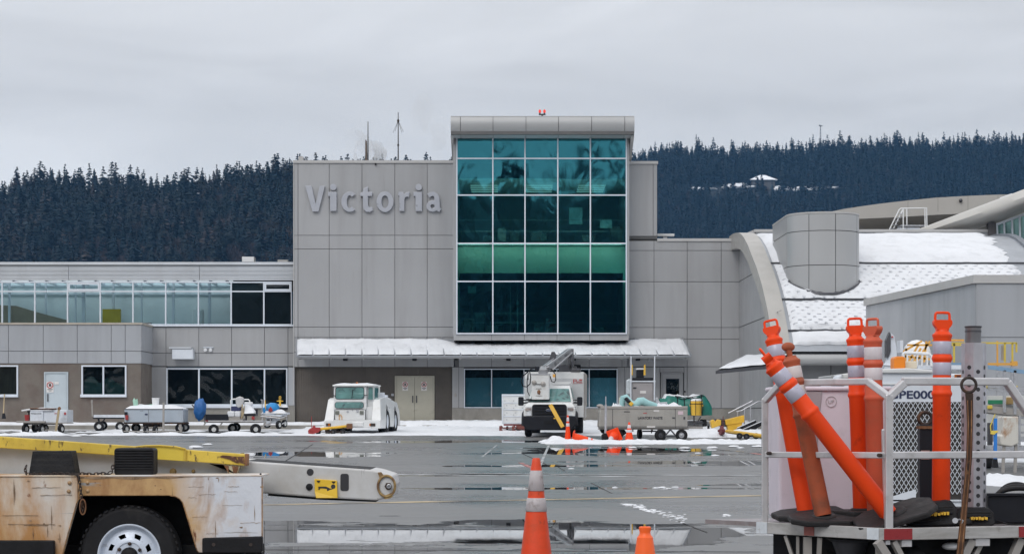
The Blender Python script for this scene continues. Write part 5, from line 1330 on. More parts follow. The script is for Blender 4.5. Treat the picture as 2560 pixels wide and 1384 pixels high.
    mb = MB(); mb.bar((-.14, .95, 2.74), (.60, 3.8, 3.46), .06); mb.bar((-.28, .85, 2.74), (.52, 3.9, 3.50), .03); mb.bar((.1, .95, 2.60), (.74, 3.9, 3.36), .04); mb.build('boom_ram', M['ram'], bo)
    mb = MB(); mb.prism([(-.12, 2.2, 3.02), (.12, 2.2, 2.98), (.16, 2.2, 3.22), (.10, 2.2, 3.34), (-.02, 2.2, 3.34), (-.06, 2.2, 3.2)], (0, .3, 0)); mb.build('boom_bracket', M['dark_steel'], bo)
    mb = MB(); mb.bar((.66, 4.2, 3.4), (.55, 5.6, 2.7), .24, .3); mb.cyl((.55, 5.6, 2.5), (.55, 5.6, 2.85), .3, n=14); mb.box((.2, 3.6, 2.57), (.62, 4.1, 2.86)); mb.ball((.72, 4.0, 3.0), (.1, .4, .34), 10, 8); mb.build('lower_boom', M['dark_steel'], t, bevel=.02)
    mb = MB()
    mb.tube([(-.5, .75, 2.68), (-.75, .72, 2.62), (-1.05, .68, 2.35), (-1.13, .66, 2.15), (-1.05, .66, 1.95), (-.9, .66, 1.93), (-.78, .7, 2.05), (-.76, .75, 2.3), (-.80, .8, 2.5)], .022, 7)
    mb.tube([(-.15, .8, 2.66), (.05, .75, 2.62), (.2, .72, 2.42), (.22, .7, 2.2), (.16, .7, 2.10), (.05, .7, 2.15), (.0, .75, 2.35)], .02, 7)
    mb.tube([(-.86, .75, 2.5), (-.9, .72, 2.1), (-.88, .7, 1.75), (-.8, .7, 1.58)], .018, 7)
    mb.build('hydraulic_hose', M['black'], t, smooth=60)
    mb = MB(); mb.box((.1, .68, 2.30), (.2, .76, 2.42)); mb.build('hose_clamp', M['orange_rail'], t)
    mb = MB(); mb.box((-.60, .7, 2.55), (-.42, .9, 2.72)); mb.bar((-.86, .8, 2.2), (-.86, .8, 2.5), .03); mb.build('control_box', M['black_paint'], t, bevel=.015)
    for y in (.95, 4.9):
        for s in (-1, 1): wheel(t, (s * (.84 if y < 2 else .88), y if y > 2 else .62, .41), .41, .26 if y < 2 else .5, .22, (1, 0, 0), M['dark_steel'])
truck()
mb = MB(); mb.bar(P(1375.5, 1010.5, 76.55), P(1407, 1067, 76.3), .15, .03, (0, 1, 0)); mb.bar(P(1384, 1045, 76.5), P(1400, 1044, 76.4), .05, .02, (0, 1, 0))
tag(mb.build('marker_board', M['yellow'], bevel=.006), 'yellow marker board leaning across the grille of the bucket truck', 'board')
# ---- ribbed white container on its dolly
def container():
    d = 86.; t = thing('container_cart', 'white ribbed container on a red-hitched dolly behind the bucket truck', 'container', (PX(1295, d), d, gz(d) + .1), world=True)
    mb = MB(); mb.pbox(1256, 988, 1345, 1058, d, 1.5); b = mb.build('container_body', M['white'], t, bevel=.02)
    mb = MB()
    for y in (1005, 1022, 1039, 1055): mb.pbox(1256.5, y, 1344, y + 2.0, d - .03, .03)
    mb.pbox(1254.5, 984.5, 1346, 989, d - .04, 1.6); mb.pbox(1254.5, 989, 1257.5, 1059, d - .035, .1); mb.build('rib', M['white_cool'], b)
    mb = MB()
    for i, y in enumerate((1001, 1013, 1019, 1031, 1036, 1048)):
        for x in (1262, 1284, 1306): mb.cyl(P(x + 5 * (i % 2), y, d - .015), P(x + 5 * (i % 2), y, d + .01), .025, n=8)
    mb.build('rivet', M['steel'], b)
    mb = MB(); mb.pbox(1259, 1059, 1344, 1063, d + .1, 1.2); mb.build('dolly_frame', M['red'], t)
    mb = MB(); mb.pbox(1290, 1062, 1312, 1072, d - .2, .3); mb.bar(P(1292, 1068, d - .2), P(1251, 1069, d - .5), .05)
    for x in (1249, 1281): mb.px([(x - 1, 1064), (x + 6, 1063), (x + 9, 1068), (x + 4, 1069), (x + 9, 1077), (x + 3, 1078), (x - 1, 1076)], d - .5, .12)
    mb.build('hitch', mat('rusty_red', (.17, .05, .04), .7, 0, .2, 5.), t, bevel=.01)
    for x in (1268, 1332): wheel(t, tuple(P(x, 1074, d + .5)), .17, .1, .08, (1, 0, 0), M['dark_steel'])
container()
# ---- lavatory waste cart
def lav():
    d = 71.5; t = thing('waste_cart', 'stainless waste cart with dark lettering and grey hoses piled on top', 'cart', (PX(1608, d), d, gz(d)), world=True)
    mb = MB(); mb.px([(1497, 1064), (1499, 1030), (1502, 1019), (1719, 1019), (1719, 1070), (1500, 1070)], d, 1.3); tank = mb.build('tank', M['stainless'], t, bevel=.03)
    mb = MB(); mb.pbox(1501, 1014.5, 1719, 1021, d - .03, 1.36); mb.build('tank_rim', M['tan_steel'], tank, bevel=.012)
    mb = MB(); mb.pbox(1531, 1022, 1532.2, 1069, d - .008, .02); mb.pbox(1688, 1022, 1689, 1069, d - .008, .02); mb.pbox(1501, 1065, 1719, 1066.5, d - .01, .02); mb.build('panel_seam', M['dark_steel'], tank)
    text('lettering', 'LAVATORY WASTE', M['ink'], .125, (PX(1594.5, d), d - .006, PZ(1047, d)), tank, sx=.82, bold=.004)
    mb = MB(); mb.pbox(1560, 1027.5, 1575, 1029.5, d - .006, .006); mb.build('small_print', M['ink'], tank)
    mb = MB(); mb.pbox(1608, 1031, 1617, 1033, d - .006, .006); mb.build('small_print', M['sign_red'], tank)
    for x0, y0, x1, y1, m in ((1634, 1024, 1648, 1028, M['sign_white']), (1695, 1027, 1708, 1036, mat('pink_label', (.6, .48, .52), .6)), (1617, 1064, 1638, 1068, M['sign_white'])):
        mb = MB(); mb.pbox(x0, y0, x1, y1, d - .012, .01); mb.build('sticker', m, tank)
    mb = MB(); mb.pbox(1681, 1042, 1687, 1045, d - .03, .03); mb.pbox(1709, 1041, 1713, 1047, d - .03, .03); mb.build('latch', M['dark_steel'], tank)
    mb = MB(); mb.pbox(1498, 1069.8, 1722, 1073, d + .1, 1.1); mb.bar(P(1719, 1068, d + .4), P(1757, 1068, d + .4), .08); mb.build('frame', M['tan_steel'], t)
    mb = MB(); mb.px([(1500, 1073), (1562, 1073), (1567, 1082), (1556, 1090), (1524, 1088), (1506, 1082)], d + .25, .7); mb.build('sump', M['black'], t, bevel=.03)
    mb = MB(); mb.bar(P(1662, 1089, d + .12), P(1676, 1073, d + .12), .05); mb.bar(P(1690, 1089, d + .12), P(1676, 1073, d + .12), .05); mb.bar(P(1655, 1090, d + .12), P(1700, 1090, d + .12), .06); mb.build('strut_frame', M['dark_steel'], t)
    wheel(t, tuple(P(1651, 1087, d + .1)), .215, .13, .10, (.35, -1, 0), M['dark_steel']); wheel(t, tuple(P(1704, 1087, d + .1)), .215, .13, .10, (-.12, -1, 0), M['steel'])
    wheel(t, tuple(P(1599, 1083, d + 1.2)), .19, .12, .09, (1, .2, 0), M['dark_steel']); wheel(t, tuple(P(1548, 1084, d + .3)), .20, .16, .09, (1, .3, 0), M['dark_steel'])
    mb = MB(); mb.bar(P(1606, 1077, d + .8), P(1640, 1077, d + .8), .05); mb.bar(P(1629, 1073, d + .8), P(1629, 1082, d + .8), .04); mb.build('drawbar', M['dark_steel'], t)
    # loose things lying on top
    mb = MB(); mb.tube([P(1556, 1020, d + .4), P(1555.5, 1003, d + .4), P(1558, 993, d + .4), P(1564, 991, d + .4), P(1570, 999, d + .35), P(1577, 1008, d + .3), P(1588, 1011, d + .3), P(1598, 1003, d + .3), P(1606, 1002, d + .35), P(1618, 1008, d + .4), P(1640, 1014, d + .5)], [.09, .10, .11, .11, .11, .12, .13, .15, .15, .13, .10], 12)
    tag(mb.build('hose', M['cyan_hose'], smooth=70), 'thick pale cyan hose looped over the stainless waste cart', 'hose')
    mb = MB(); mb.bar(P(1564, 994, d + .1), P(1574, 1005, d + .05), .17, .12); t2 = thing('hose_nozzle', 'black and yellow hose nozzle lying on the waste cart', 'nozzle', tuple(P(1570, 1012, d + .1)), world=True); mb.build('grip', M['black_paint'], t2, bevel=.02)
    mb = MB(); mb.bar(P(1574.5, 1005.5, d + .05), P(1581, 1012, d + .05), .2, .14); mb.build('collar', M['yellow_blk'], t2, bevel=.02)
    mb = MB()
    for a, b, h in ((1640, 1708, .05), (1530, 1556, .03), (1580, 1600, .03)):
        A, B = P(a, 1015, d), P(b, 1015, d); mb.grid(lambda u, v: (A.x + (B.x-A.x)*u, d + .05 + 1.2*v, A.z - .01 + (h + .12 * max(0, nz(u*5 + a, v*3) + .3)) * min(1, 6*min(u, 1-u, v, 1-v) + .02)), 14, 8)
    kind(mb.build('snow', M['snow'], smooth=70), 'stuff', 'snow lying on the waste cart')
    mb = MB(); mb.px([(1640, 994), (1644, 992), (1650, 1005), (1668, 1004), (1668, 1013), (1640, 1013)], d + .7, .3); tag(mb.build('metal_tray', M['steel'], bevel=.01), 'bent grey metal tray on the end of the waste cart near the green tarp', 'tray')
    mb = MB(); mb.px([(1548, 993), (1552, 992), (1554, 1014), (1548, 1014)], d + .5, .15); tag(mb.build('jug', M['beige'], bevel=.02), 'small pale jug beside the cyan hose', 'jug')
    mb = MB(); mb.ball(P(1500, 1014, d + .2), (.13, .13, .07), 10, 6); tag(mb.build('hose_coupling', M['tan_steel'], smooth=60), 'grey round coupling on the rim of the waste cart', 'coupling')
    # steel post in its rubber foot
    t3 = thing('sign_post', 'thin grey steel post in a black rubber foot in front of the waste cart', 'post', tuple(P(1515, 1097, 69.4)), world=True)
    mb = MB(); mb.cyl(P(1514, 1092, 69.4), P(1514.5, 1010, 69.4), .045, .038, 10); mb.cyl(P(1514.5, 1012, 69.4), P(1514.5, 990, 69.4), .018, n=8); mb.build('pole', M['steel'], t3, smooth=40)
    mb = MB(); mb.px([(1505, 1099), (1505, 1086), (1510, 1082), (1522, 1082), (1540, 1086), (1548, 1099)], 69.3, .5); mb.build('rubber_foot', M['black'], t3, bevel=.03)
    # grey cabinet with poles, behind the cart
    d = 74.5; t4 = thing('service_cabinet', 'tall grey metal cabinet with two poles and yellow handles behind the waste cart', 'cabinet', (PX(1607, d), d, gz(d)), world=True)
    mb = MB(); mb.pbox(1580, 954, 1633.5, 1040, d, .8); mb.pbox(1580, 1040, 1584, 1078, d, .06); mb.pbox(1629, 1040, 1633, 1078, d, .06); mb.pbox(1580, 1040, 1584, 1078, d + .74, .06); mb.pbox(1629, 1040, 1633, 1078, d + .74, .06); cb_ = mb.build('cabinet_body', mat('dull_grey_metal', (.32, .305, .31), .5, .2, .08, 2.), t4, bevel=.012)
    mb = MB(); mb.pbox(1583, 957, 1631, 1004, d - .012, .02); mb.build('door', mat('dull_grey_door', (.35, .33, .335), .5, .2, .08, 2.), cb_, bevel=.006)
    mb = MB(); mb.pbox(1583, 967.5, 1591, 970, d - .04, .03); mb.build('handle', M['black_paint'], cb_)
    mb = MB(); mb.pbox(1600, 976, 1615, 982.5, d - .018, .005); mb.build('label_plate', M['sign_white'], cb_)
    mb = MB(); mb.pbox(1575, 951, 1639, 954, d - .06, .9); mb.build('shelf', M['white_cool'], t4)
    mb = MB(); mb.pbox(1582, 943, 1633, 951, d + .05, .6); mb.build('tray', M['black_paint'], t4, bevel=.02)
    mb = MB(); mb.px([(1591, 943), (1592, 923), (1610, 923), (1610, 943)], d + .2, .4); bb = mb.build('black_case', M['black_paint'], t4, bevel=.02)
    mb = MB(); mb.pbox(1591, 920, 1611, 923.5, d + .18, .45); mb.build('case_snow', M['snow'], t4, bevel=.015)
    for x, hx in ((1577, 1579.5), (1636, 1611.5)):
        mb = MB(); mb.cyl(P(x, 1000, d - .05), P(x + .6, 890, d - .05), .028, .022, 8); mb.build('pole', M['white_cool'], t4)
        mb = MB(); mb.cyl(P(hx, 937, d - .02), P(hx + .4, 911, d - .02), .04, .03, 8); mb.build('yellow_grip', M['yellow_blk'], t4, smooth=40)
    mb = MB(); mb.px([(1566, 950), (1574, 946), (1580, 952), (1579, 985), (1566, 985)], d + .1, .25); mb.build('plastic_wrap', mat('clear_wrap', (.55, .6, .63), .3, 0, .2, 5.), t4, bevel=.03)
lav()
# ---- flat cart with the green tarp and yellow bin
def tarpcart():
    d = 90.; t = thing('flat_cart', 'snowy flat cart under a green tarp behind the waste cart', 'cart', (PX(1715, d), d, gz(d)), world=True)
    mb = MB(); mb.pbox(1650, 1035, 1772, 1039.5, d, 1.6); mb.build('deck', M['tan_steel'], t)
    mb = MB(); mb.bar(P(1724, 1056, d), P(1765, 1056, d), .08); mb.bar(P(1735, 1039, d), P(1735, 1064, d), .06); mb.bar(P(1742, 1056, d), P(1752, 1041, d), .05); mb.bar(P(1660, 1056, d), P(1724, 1056, d), .08); mb.build('frame', M['dark_steel'], t)
    for x in (1668, 1762): 
        for k in (.1, 1.4): wheel(t, tuple(P(x, 1059, d) + Vector((0, k, 0))), .21, .14, .1, (1, .1, 0), M['dark_steel'])
    snowcap('deck_snow', PX(1718, d), PX(1769, d), d + .02, d + 1.55, PZ(1035, d), .14, t, 2.)
    tp = MB()
    def g(u, v):
        x = 1650 + 130 * u; a = math.pi * v
        top = 991 - 3 * math.sin(u * 9) + (6 if u < .12 else 0) + (26 * max(0, (u - .86) / .14) ** 1.5)
        h = (1037 - top) * d / F
        return (PX(x, d), d + .75 - .78 * math.cos(a) + .05 * nz(u * 7, v * 5), PZ(1037, d) + h * min(1, 1.5 * math.sin(a)) ** .6 + .05 * nz(u * 8, v * 6, 2))
    tp.grid(g, 36, 18); tpo = tp.build('tarp', M['green_tarp'], smooth=60); tag(tpo, 'deep green tarp bundle strapped over the flat cart', 'tarp')
    tp = MB()
    def g2(u, v):
        p = g(.04 + .84 * u, .28 + .5 * v); e = min(1, 6 * min(u, 1-u, v, 1-v)); return (p[0], p[1], p[2] - .04 + (.10 + .09 * nz(u * 6, v * 3, 5)) * e)
    tp.grid(g2, 30, 12); kind(tp.build('snow', M['snow'], smooth=70), 'stuff', 'snow lying on the green tarp')
    mb = MB()
    for x in (1694, 1711, 1734, 1754): mb.tube([Vector(g((x - 1650) / 130, v / 14)) + Vector((0, -.015, .012)) for v in range(15)], .022, 5)
    for v_ in (.2, .33): mb.tube([Vector(g(.3 + .55 * i / 12, v_)) + Vector((0, -.02, .02)) for i in range(13)], .02, 5)
    tag(mb.build('cargo_net', M['black_paint']), 'dark cargo net straps over the green tarp', 'net')
    d -= .35
    t5 = thing('bin', 'round yellow bin with a snow-capped lid standing by the green tarp', 'bin', tuple(P(1741, 1038, d)), world=True)
    mb = MB(); mb.lathe([(.22, 0), (.235, .05), (.26, .42), (.275, .44), (.275, .50), (.26, .52), (.27, .58)], P(1741, 1037.5, d), (0, 0, 1), 20); mb.build('bin_body', M['yellow_blk'], t5, smooth=40)
    mb = MB(); c = P(1741, 1015, d); mb.box((c.x - .30, c.y - .06, c.z), (c.x - .25, c.y + .06, c.z + .09)); mb.box((c.x + .25, c.y - .06, c.z), (c.x + .30, c.y + .06, c.z + .09)); mb.build('handle', M['yellow_blk'], t5)
    mb = MB(); mb.lathe([(.28, 0), (.28, .07), (.2, .11), (0, .12)], P(1741, 1007, d), (0, 0, 1), 20); mb.build('bin_lid', M['yellow_blk'], t5, smooth=40)
    mb = MB(); mb.lathe([(.26, 0), (.25, .06), (.15, .10), (0, .11)], P(1741, 1001.5, d), (0, 0, 1), 16); mb.build('snow_cap', M['snow'], t5, smooth=60)
    mb = MB(); 
    for a in range(6): mb.tube([c + Vector((.285 * math.cos(a * 1.05 + .3), .285 * math.sin(a * 1.05 + .3), z)) for z in (-.4, .1, .3)], .012, 5)
    mb.tube([c + Vector((.29 * math.cos(q), .29 * math.sin(q), .1)) for q in [2*math.pi*i/18 for i in range(18)]], .012, 5, True); mb.build('strap', M['black_paint'], t5)
tarpcart()
# ---- yellow equipment by the side door
d = 82.
t = thing('salt_bin', 'tilted open yellow plastic bin half buried in snow by the steps', 'bin', tuple(P(1838, 1075, d)), world=True)
mb = MB(); mb.px([(1813, 1049), (1861, 1037), (1861, 1055), (1815, 1062)], d, .7); mb.px([(1817, 1060), (1857, 1053), (1851, 1075), (1822, 1078)], d + .05, .6); mb.build('bin_body', M['yellow'], t, bevel=.02)
t = thing('yellow_winch', 'small yellow wheeled winch in the snow beside the yellow bin', 'winch', tuple(P(1792, 1072, d)), world=True)
mb = MB(); mb.px([(1776, 1052), (1784, 1047), (1788, 1054), (1793, 1047), (1803, 1049), (1803, 1062), (1792, 1066), (1780, 1070)], d, .5); mb.build('winch_body', M['yellow_blk'], t, bevel=.03)
mb = MB(); mb.pbox(1787, 1046, 1812, 1049, d + .1, .5); mb.pbox(1803, 1050, 1817, 1066, d + .2, .4); mb.build('motor', M['dark_steel'], t, bevel=.03)
for x in (1771, 1806): wheel(t, tuple(P(x, 1067, d + .1)), .09, .08, .04, (1, 0, 0), M['steel'], n=12)
for i, (x0, y0, x1, y1, lb) in enumerate(((1842, 1073, 1888, 1050, 'snow-covered black conveyor ramp leaning by the steps, nearer the yellow bin'), (1858, 1076, 1914, 1049, 'snow-covered black conveyor ramp leaning by the steps, farther from the yellow bin'))):
    dd_ = d - .4 - i * .5
    t = thing('conveyor_ramp', lb, 'ramp', tuple(P(x0, y1, dd_)), group='black conveyor ramps by the steps', world=True)
    mb = MB(); mb.prism([P(x0, y0 - 3, dd_), P(x1, y1, dd_), P(x1 + 2, y1 + 5, dd_), P(x0 + 16, y0 + 5, dd_), P(x0 - 2, y0 + 4, dd_)], (.1, .6, 0)); mb.build('ramp_frame', M['black'], t, bevel=.02)
    mb = MB(); mb.prism([P(x0, y0 - 5, dd_), P(x1, y1 - 2, dd_), P(x1, y1 + .5, dd_), P(x0, y0 - 2.5, dd_)], (.1, .6, 0)); mb.build('ramp_snow', M['snow'], t, bevel=.02)
t = thing('step_railing', 'thin steel handrails of the side door steps', 'handrail', tuple(P(1870, 1066, 83.)), world=True)
mb = MB()
for pts in ([(1821, 1032), (1882, 1001)], [(1841, 1028), (1853, 1026), (1895, 1003), (1990, 1003)]): mb.tube([P(x, y, 83.) for x, y in pts], .03, 6)
for x, y in ((1844, 1027), (1861, 1021), (1876, 1012), (1911, 1003), (1945, 1003)): mb.bar(P(x, y, 83.), P(x, 1068, 83.), .045)
mb.build('rail', M['steel'], t)
mb = MB()
for k in range(5): mb.box((PX(1880, 83) + .3 * k, 82.6, .4), (14., 83.38, .68 + .17 * k))
tag(mb.build('door_steps', M['concrete'], bevel=.01), 'concrete steps rising to the side door under the slanted canopy', 'steps')
# ---- carts in front of the glazed wing
def spoke_wheels(t, pts, d, r=.2, axis=(.3, -1, 0)):
    for p in pts: wheel(t, tuple(P(p[0], p[1], d + (p[2] if len(p) > 2 else 0))), p[3] if len(p) > 3 else r, .12, r * .5, p[4] if len(p) > 4 else axis, M['white'])
d = 83.
t = thing('water_cart', 'small white water cart with a wooden drawbar, parked before the grey door', 'cart', (PX(105, d), d, gz(d)), world=True)
mb = MB(); mb.pbox(75, 1024, 108, 1055, d, 1.2); mb.pbox(108.4, 1024, 168, 1055.5, d + .06, 1.15); tk_ = mb.build('tank', M['white_cool'], t, bevel=.02)
text('lettering', 'POTABLE WATER', M['ink'], .075, (PX(78, d), d - .006, PZ(1034.5, d)), tk_, sx=.72)
mb = MB(); mb.pbox(160, 1030, 165, 1036, d + .04, .02); mb.pbox(136, 1032, 142, 1033.5, d + .04, .02); mb.build('sticker', M['sign_red'], tk_)
mb = MB(); mb.pbox(41, 1051.5, 112, 1056, d - .1, 1.4); mb.pbox(108, 1056, 168, 1058, d, 1.2); mb.pbox(58, 1056, 150, 1061, d + .3, .5); mb.build('chassis', M['tan_steel'], t)
mb = MB(); mb.prism([P(53, 1024, d), P(75, 1020, d), P(75, 1024, d), P(54, 1027, d)], (0, .8, 0)); mb.build('tank_flap', M['white_bucket'], t)
mb = MB(); mb.pbox(68, 1026, 75, 1030, d + .1, .5); mb.bar(P(72, 1028, d + .2), P(73, 1050, d + .2), .05); mb.build('pump', M['black_paint'], t)
mb = MB(); mb.pbox(74.5, 1019.5, 135, 1021, d - .02, 1.2); mb.build('tank_lid', M['rust'], t)
snowcap('snow_cap', PX(75, d), PX(134, d), d - .02, d + 1.15, PZ(1026, d), .12, t, 1.)
mb = MB(); mb.bar(P(148, 1018, d - .35), P(139, 1080, d - .35), .09, .05, (0, 1, 0)); mb.build('drawbar', M['timber'], t)
mb = MB(); mb.cyl(P(148.5, 1020, d - .38), P(148.5, 1020, d - .3), .07, n=10); mb.build('drawbar_eye', M['rust'], t)
mb = MB(); mb.bar(P(112, 1074, d - .1), P(150, 1072, d - .1), .035); mb.bar(P(140, 1078, d - .2), P(118, 1073, d - .1), .03); mb.build('axle', M['tan_steel'], t)
spoke_wheels(t, [(64, 1071, .2, .205, (1, -.5, 0)), (104, 1071, .1, .2, (1, -.5, 0)), (113, 1070, .9, .18, (1, -.5, 0)), (153, 1071, 0, .2, (1, -.35, 0)), (88, 1068, .9, .2, (1, -.5, 0))], d)
mb = MB(); mb.lathe([(.09, 0), (.115, .24)], P(68, 1050.5, d + .1), (0, 0, 1), 12); tag(mb.build('red_pail', M['red'], smooth=40), 'small dark red pail on the end of the white water cart', 'pail')
d = 86.5
t = thing('flat_dolly', 'empty low grey flat dolly against the brown block wall', 'dolly', (PX(270, d), d, gz(d)), world=True)
mb = MB(); mb.pbox(234, 1036, 312, 1043, d, 1.2); mb.build('deck', M['white_cool'], t, bevel=.01)
mb = MB(); mb.pbox(232, 1043, 312, 1046, d + .05, 1.1); mb.bar(P(246, 1046, d + .1), P(250, 1062, d + .1), .07); mb.bar(P(262, 1046, d + .1), P(254, 1058, d + .1), .05); mb.build('frame', M['black_paint'], t)
mb = MB(); mb.bar(P(231, 1040, d + .3), P(229.5, 1000, d + .3), .05); mb.box(tuple(P(227, 1006, d + .25)), tuple(P(232, 999, d + .35))); mb.build('drawbar', M['tan_steel'], t)
spoke_wheels(t, [(247, 1065, 0, .215), (257, 1063, .9, .2), (300, 1065, 0, .2)], d)
d = 84.
t = thing('blue_cart', 'pale blue-grey tank cart with snow, a white bucket and a green hose on top', 'cart', (PX(384, d), d, gz(d)), world=True)
mb = MB(); mb.pbox(311, 1021, 458, 1055, d, 1.3); bxx = mb.build('tank', mat('pale_blue_grey', (.43, .49, .56), .45, 0, .05, 1., [((.36, .40, .45), 1.6, .62, .1)]), t, bevel=.02)
mb = MB(); mb.pbox(371, 1022, 371.8, 1054, d - .006, .01); mb.pbox(311, 1021, 458, 1023, d - .02, .03); mb.build('panel_seam', M['dark_steel'], bxx)
mb = MB(); mb.pbox(362, 1033, 369, 1037, d - .01, .012); mb.build('sticker', M['navy'], bxx)
text('small_print', 'WATER', M['ink'], .04, (PX(350, d), d - .004, PZ(1027, d)), bxx)
mb = MB(); mb.pbox(309, 1055, 460, 1059, d - .03, 1.35); mb.pbox(357, 1059, 400, 1066, d + .2, .7); mb.build('frame', M['rust_dark'], t)
mb = MB(); mb.bar(P(409, 1005, d - .5), P(408.5, 1078, d - .5), .08, .06); mb.bar(P(309, 1077, d - .45), P(452, 1078, d - .5), .045); mb.bar(P(450, 1060, d - .5), P(453, 1080, d - .5), .1); mb.build('drawbar', M['tan_steel'], t)
mb = MB(); mb.pbox(311, 1029, 318, 1037, d - .1, .15); mb.build('valve', M['black_paint'], t, bevel=.01)
mb = MB(); mb.pbox(313, 1037, 320, 1049, d - .12, .18); mb.build('red_valve', M['red'], t, bevel=.015)
spoke_wheels(t, [(315, 1071, -.1, .2, (1, -.6, 0)), (365, 1075, -.3, .2, (1, -.2, 0)), (388, 1075, -.3, .2, (1, -.2, 0)), (450, 1069, .2, .2, (.5, -1, 0)), (462, 1067, .9, .2, (.4, -1, 0)), (340, 1068, 1., .2)], d)
snowcap('snow_cap', PX(313, d), PX(457, d), d, d + 1.25, PZ(1021.5, d), .17, t, 7., nx=26)
t6 = thing('bucket', 'white plastic bucket standing on the pale blue cart', 'bucket', tuple(P(389, 1016, d + .5)), world=True)
mb = MB(); mb.lathe([(.13, 0), (.155, .36), (.165, .36), (.165, .385), (.15, .39), (0, .39)], P(389, 1017, d + .5), (0, 0, 1), 16); mb.build('bucket_body', M['white_bucket'], t6, smooth=35)
mb = MB(); mb.tube([P(338, 1020, d + .4), P(337.5, 1008, d + .4), P(336, 1000, d + .4), P(337, 997, d + .4), P(340, 998, d + .4), P(341, 1006, d + .4), P(343, 1015, d + .45), P(360, 1015, d + .5), P(384, 1012, d + .55)], [.07, .075, .075, .07, .075, .07, .06, .05, .05], 10); tag(mb.build('hose', M['mint_hose'], smooth=70), 'mint green hose bent up over the pale blue cart', 'hose')
d = 84.5
t = thing('loaded_dolly', 'flat dolly loaded with a black case, snowy bench and folded seat', 'dolly', (PX(585, d), d, gz(d)), world=True)
mb = MB(); mb.pbox(512, 1050, 656, 1053.5, d, 1.5); mb.build('deck', M['alu'], t)
mb = MB(); mb.pbox(513, 1053.5, 656, 1056, d + .05, 1.4); mb.bar(P(548, 1066, d + .1), P(556, 1055, d + .1), .05); mb.bar(P(655, 1070, d), P(664, 1054, d), .06); mb.bar(P(510, 1062, d), P(516, 1052, d), .05); mb.build('frame', M['tan_steel'], t)
mb = MB(); mb.pbox(513, 1050, 520, 1053, d - .02, .02); mb.build('reflector', M['red_tape'], t)
spoke_wheels(t, [(534, 1072.5, 0, .22), (581, 1069, .9, .20), (590, 1067, 1.6, .2), (639, 1072, 0, .235)], d)
def thing1(name, label, cat, mb, m, **k): return tag(mb.build(name, m, **k), label, cat)
mb = MB(); mb.pbox(514, 1034.5, 571, 1050, d + .1, .9); thing1('tool_case', 'long black tool case lying on the loaded dolly', 'case', mb, M['black_paint'], bevel=.02)
t7 = thing('snowy_crate', 'snow-topped grey crate between the black case and the bench', 'crate', tuple(P(586, 1050, d)), world=True)
mb = MB(); mb.pbox(570, 1040, 600, 1047, d + .15, .8); mb.pbox(572, 1047, 607, 1050, d + .1, .9); mb.build('crate_body', M['tan_steel'], t7, bevel=.01)
mb = MB(); mb.pbox(568, 1027, 585.5, 1041, d + .1, .8); mb.pbox(586.5, 1027, 600, 1041, d + .12, .8); mb.build('snow_cap', M['snow'], t7, bevel=.05, seg=3)
t8 = thing('folding_seat', 'folded seat with white tube rails and a grey cover on the dolly', 'seat', tuple(P(595, 1030, d + .5)), world=True)
mb = MB(); mb.tube([P(578, 1028, d + .5), P(577, 1000, d + .5), P(579, 997, d + .5), P(590, 997, d + .5)], .03, 7); mb.tube([P(608, 1000, d + .6), P(610, 998, d + .6), P(621, 998, d + .6), P(624, 1001, d + .6), P(624, 1010, d + .6)], .03, 7); mb.build('tube_rail', M['white_bucket'], t8, smooth=50)
mb = MB(); mb.px([(588, 994), (599, 990), (608, 993), (609, 1003), (605, 1015), (596, 1019), (590, 1014)], d + .4, .2); mb.build('seat_cover', mat('pale_grey_cloth', (.5, .5, .51), .8, 0, .15, 4., bump=.3, bs=8), t8, bevel=.04, seg=3)
mb = MB(); mb.px([(577, 1015), (604, 1014), (602, 1024), (592, 1028), (577, 1027)], d + .45, .4); mb.build('seat_pad', mat('navy_cloth', (.03, .035, .10), .7), t8, bevel=.03)
mb = MB(); mb.bar(P(606, 1010, d + .3), P(604, 1046, d + .3), .05); mb.bar(P(609, 1030, d + .25), P(603, 1045, d + .25), .06); mb.bar(P(611, 1014, d + .4), P(606, 1045, d + .4), .04); mb.build('wooden_leg', M['timber'], t8)
t9 = thing('bench', 'black bench thickly covered in snow at the end of the dolly', 'bench', tuple(P(625, 1050, d)), world=True)
mb = MB(); mb.pbox(610, 1033, 638, 1039, d + .2, .9); mb.pbox(632, 1022, 643, 1034, d + .9, .3); mb.pbox(613, 1039, 617, 1050, d + .3, .1); mb.pbox(632, 1039, 636, 1050, d + .3, .1); mb.build('seat_frame', M['black_paint'], t9, bevel=.01)
mb = MB(); mb.prism([P(609, 1034, d + .2), P(637, 1034, d + .2), P(636, 1028, d + .2), P(626, 1012, d + 1.), P(612, 1010, d + 1.)], (0, .5, 0)); mb.pbox(610, 1004, 630, 1013, d + 1., .4); mb.build('snow_cover', M['snow'], t9, bevel=.05, seg=3)
mb = MB(); mb.pbox(629, 1040, 636, 1048, d + .2, .15); thing1('fuel_can', 'small red can under the snowy bench', 'can', mb, M['red'], bevel=.015)
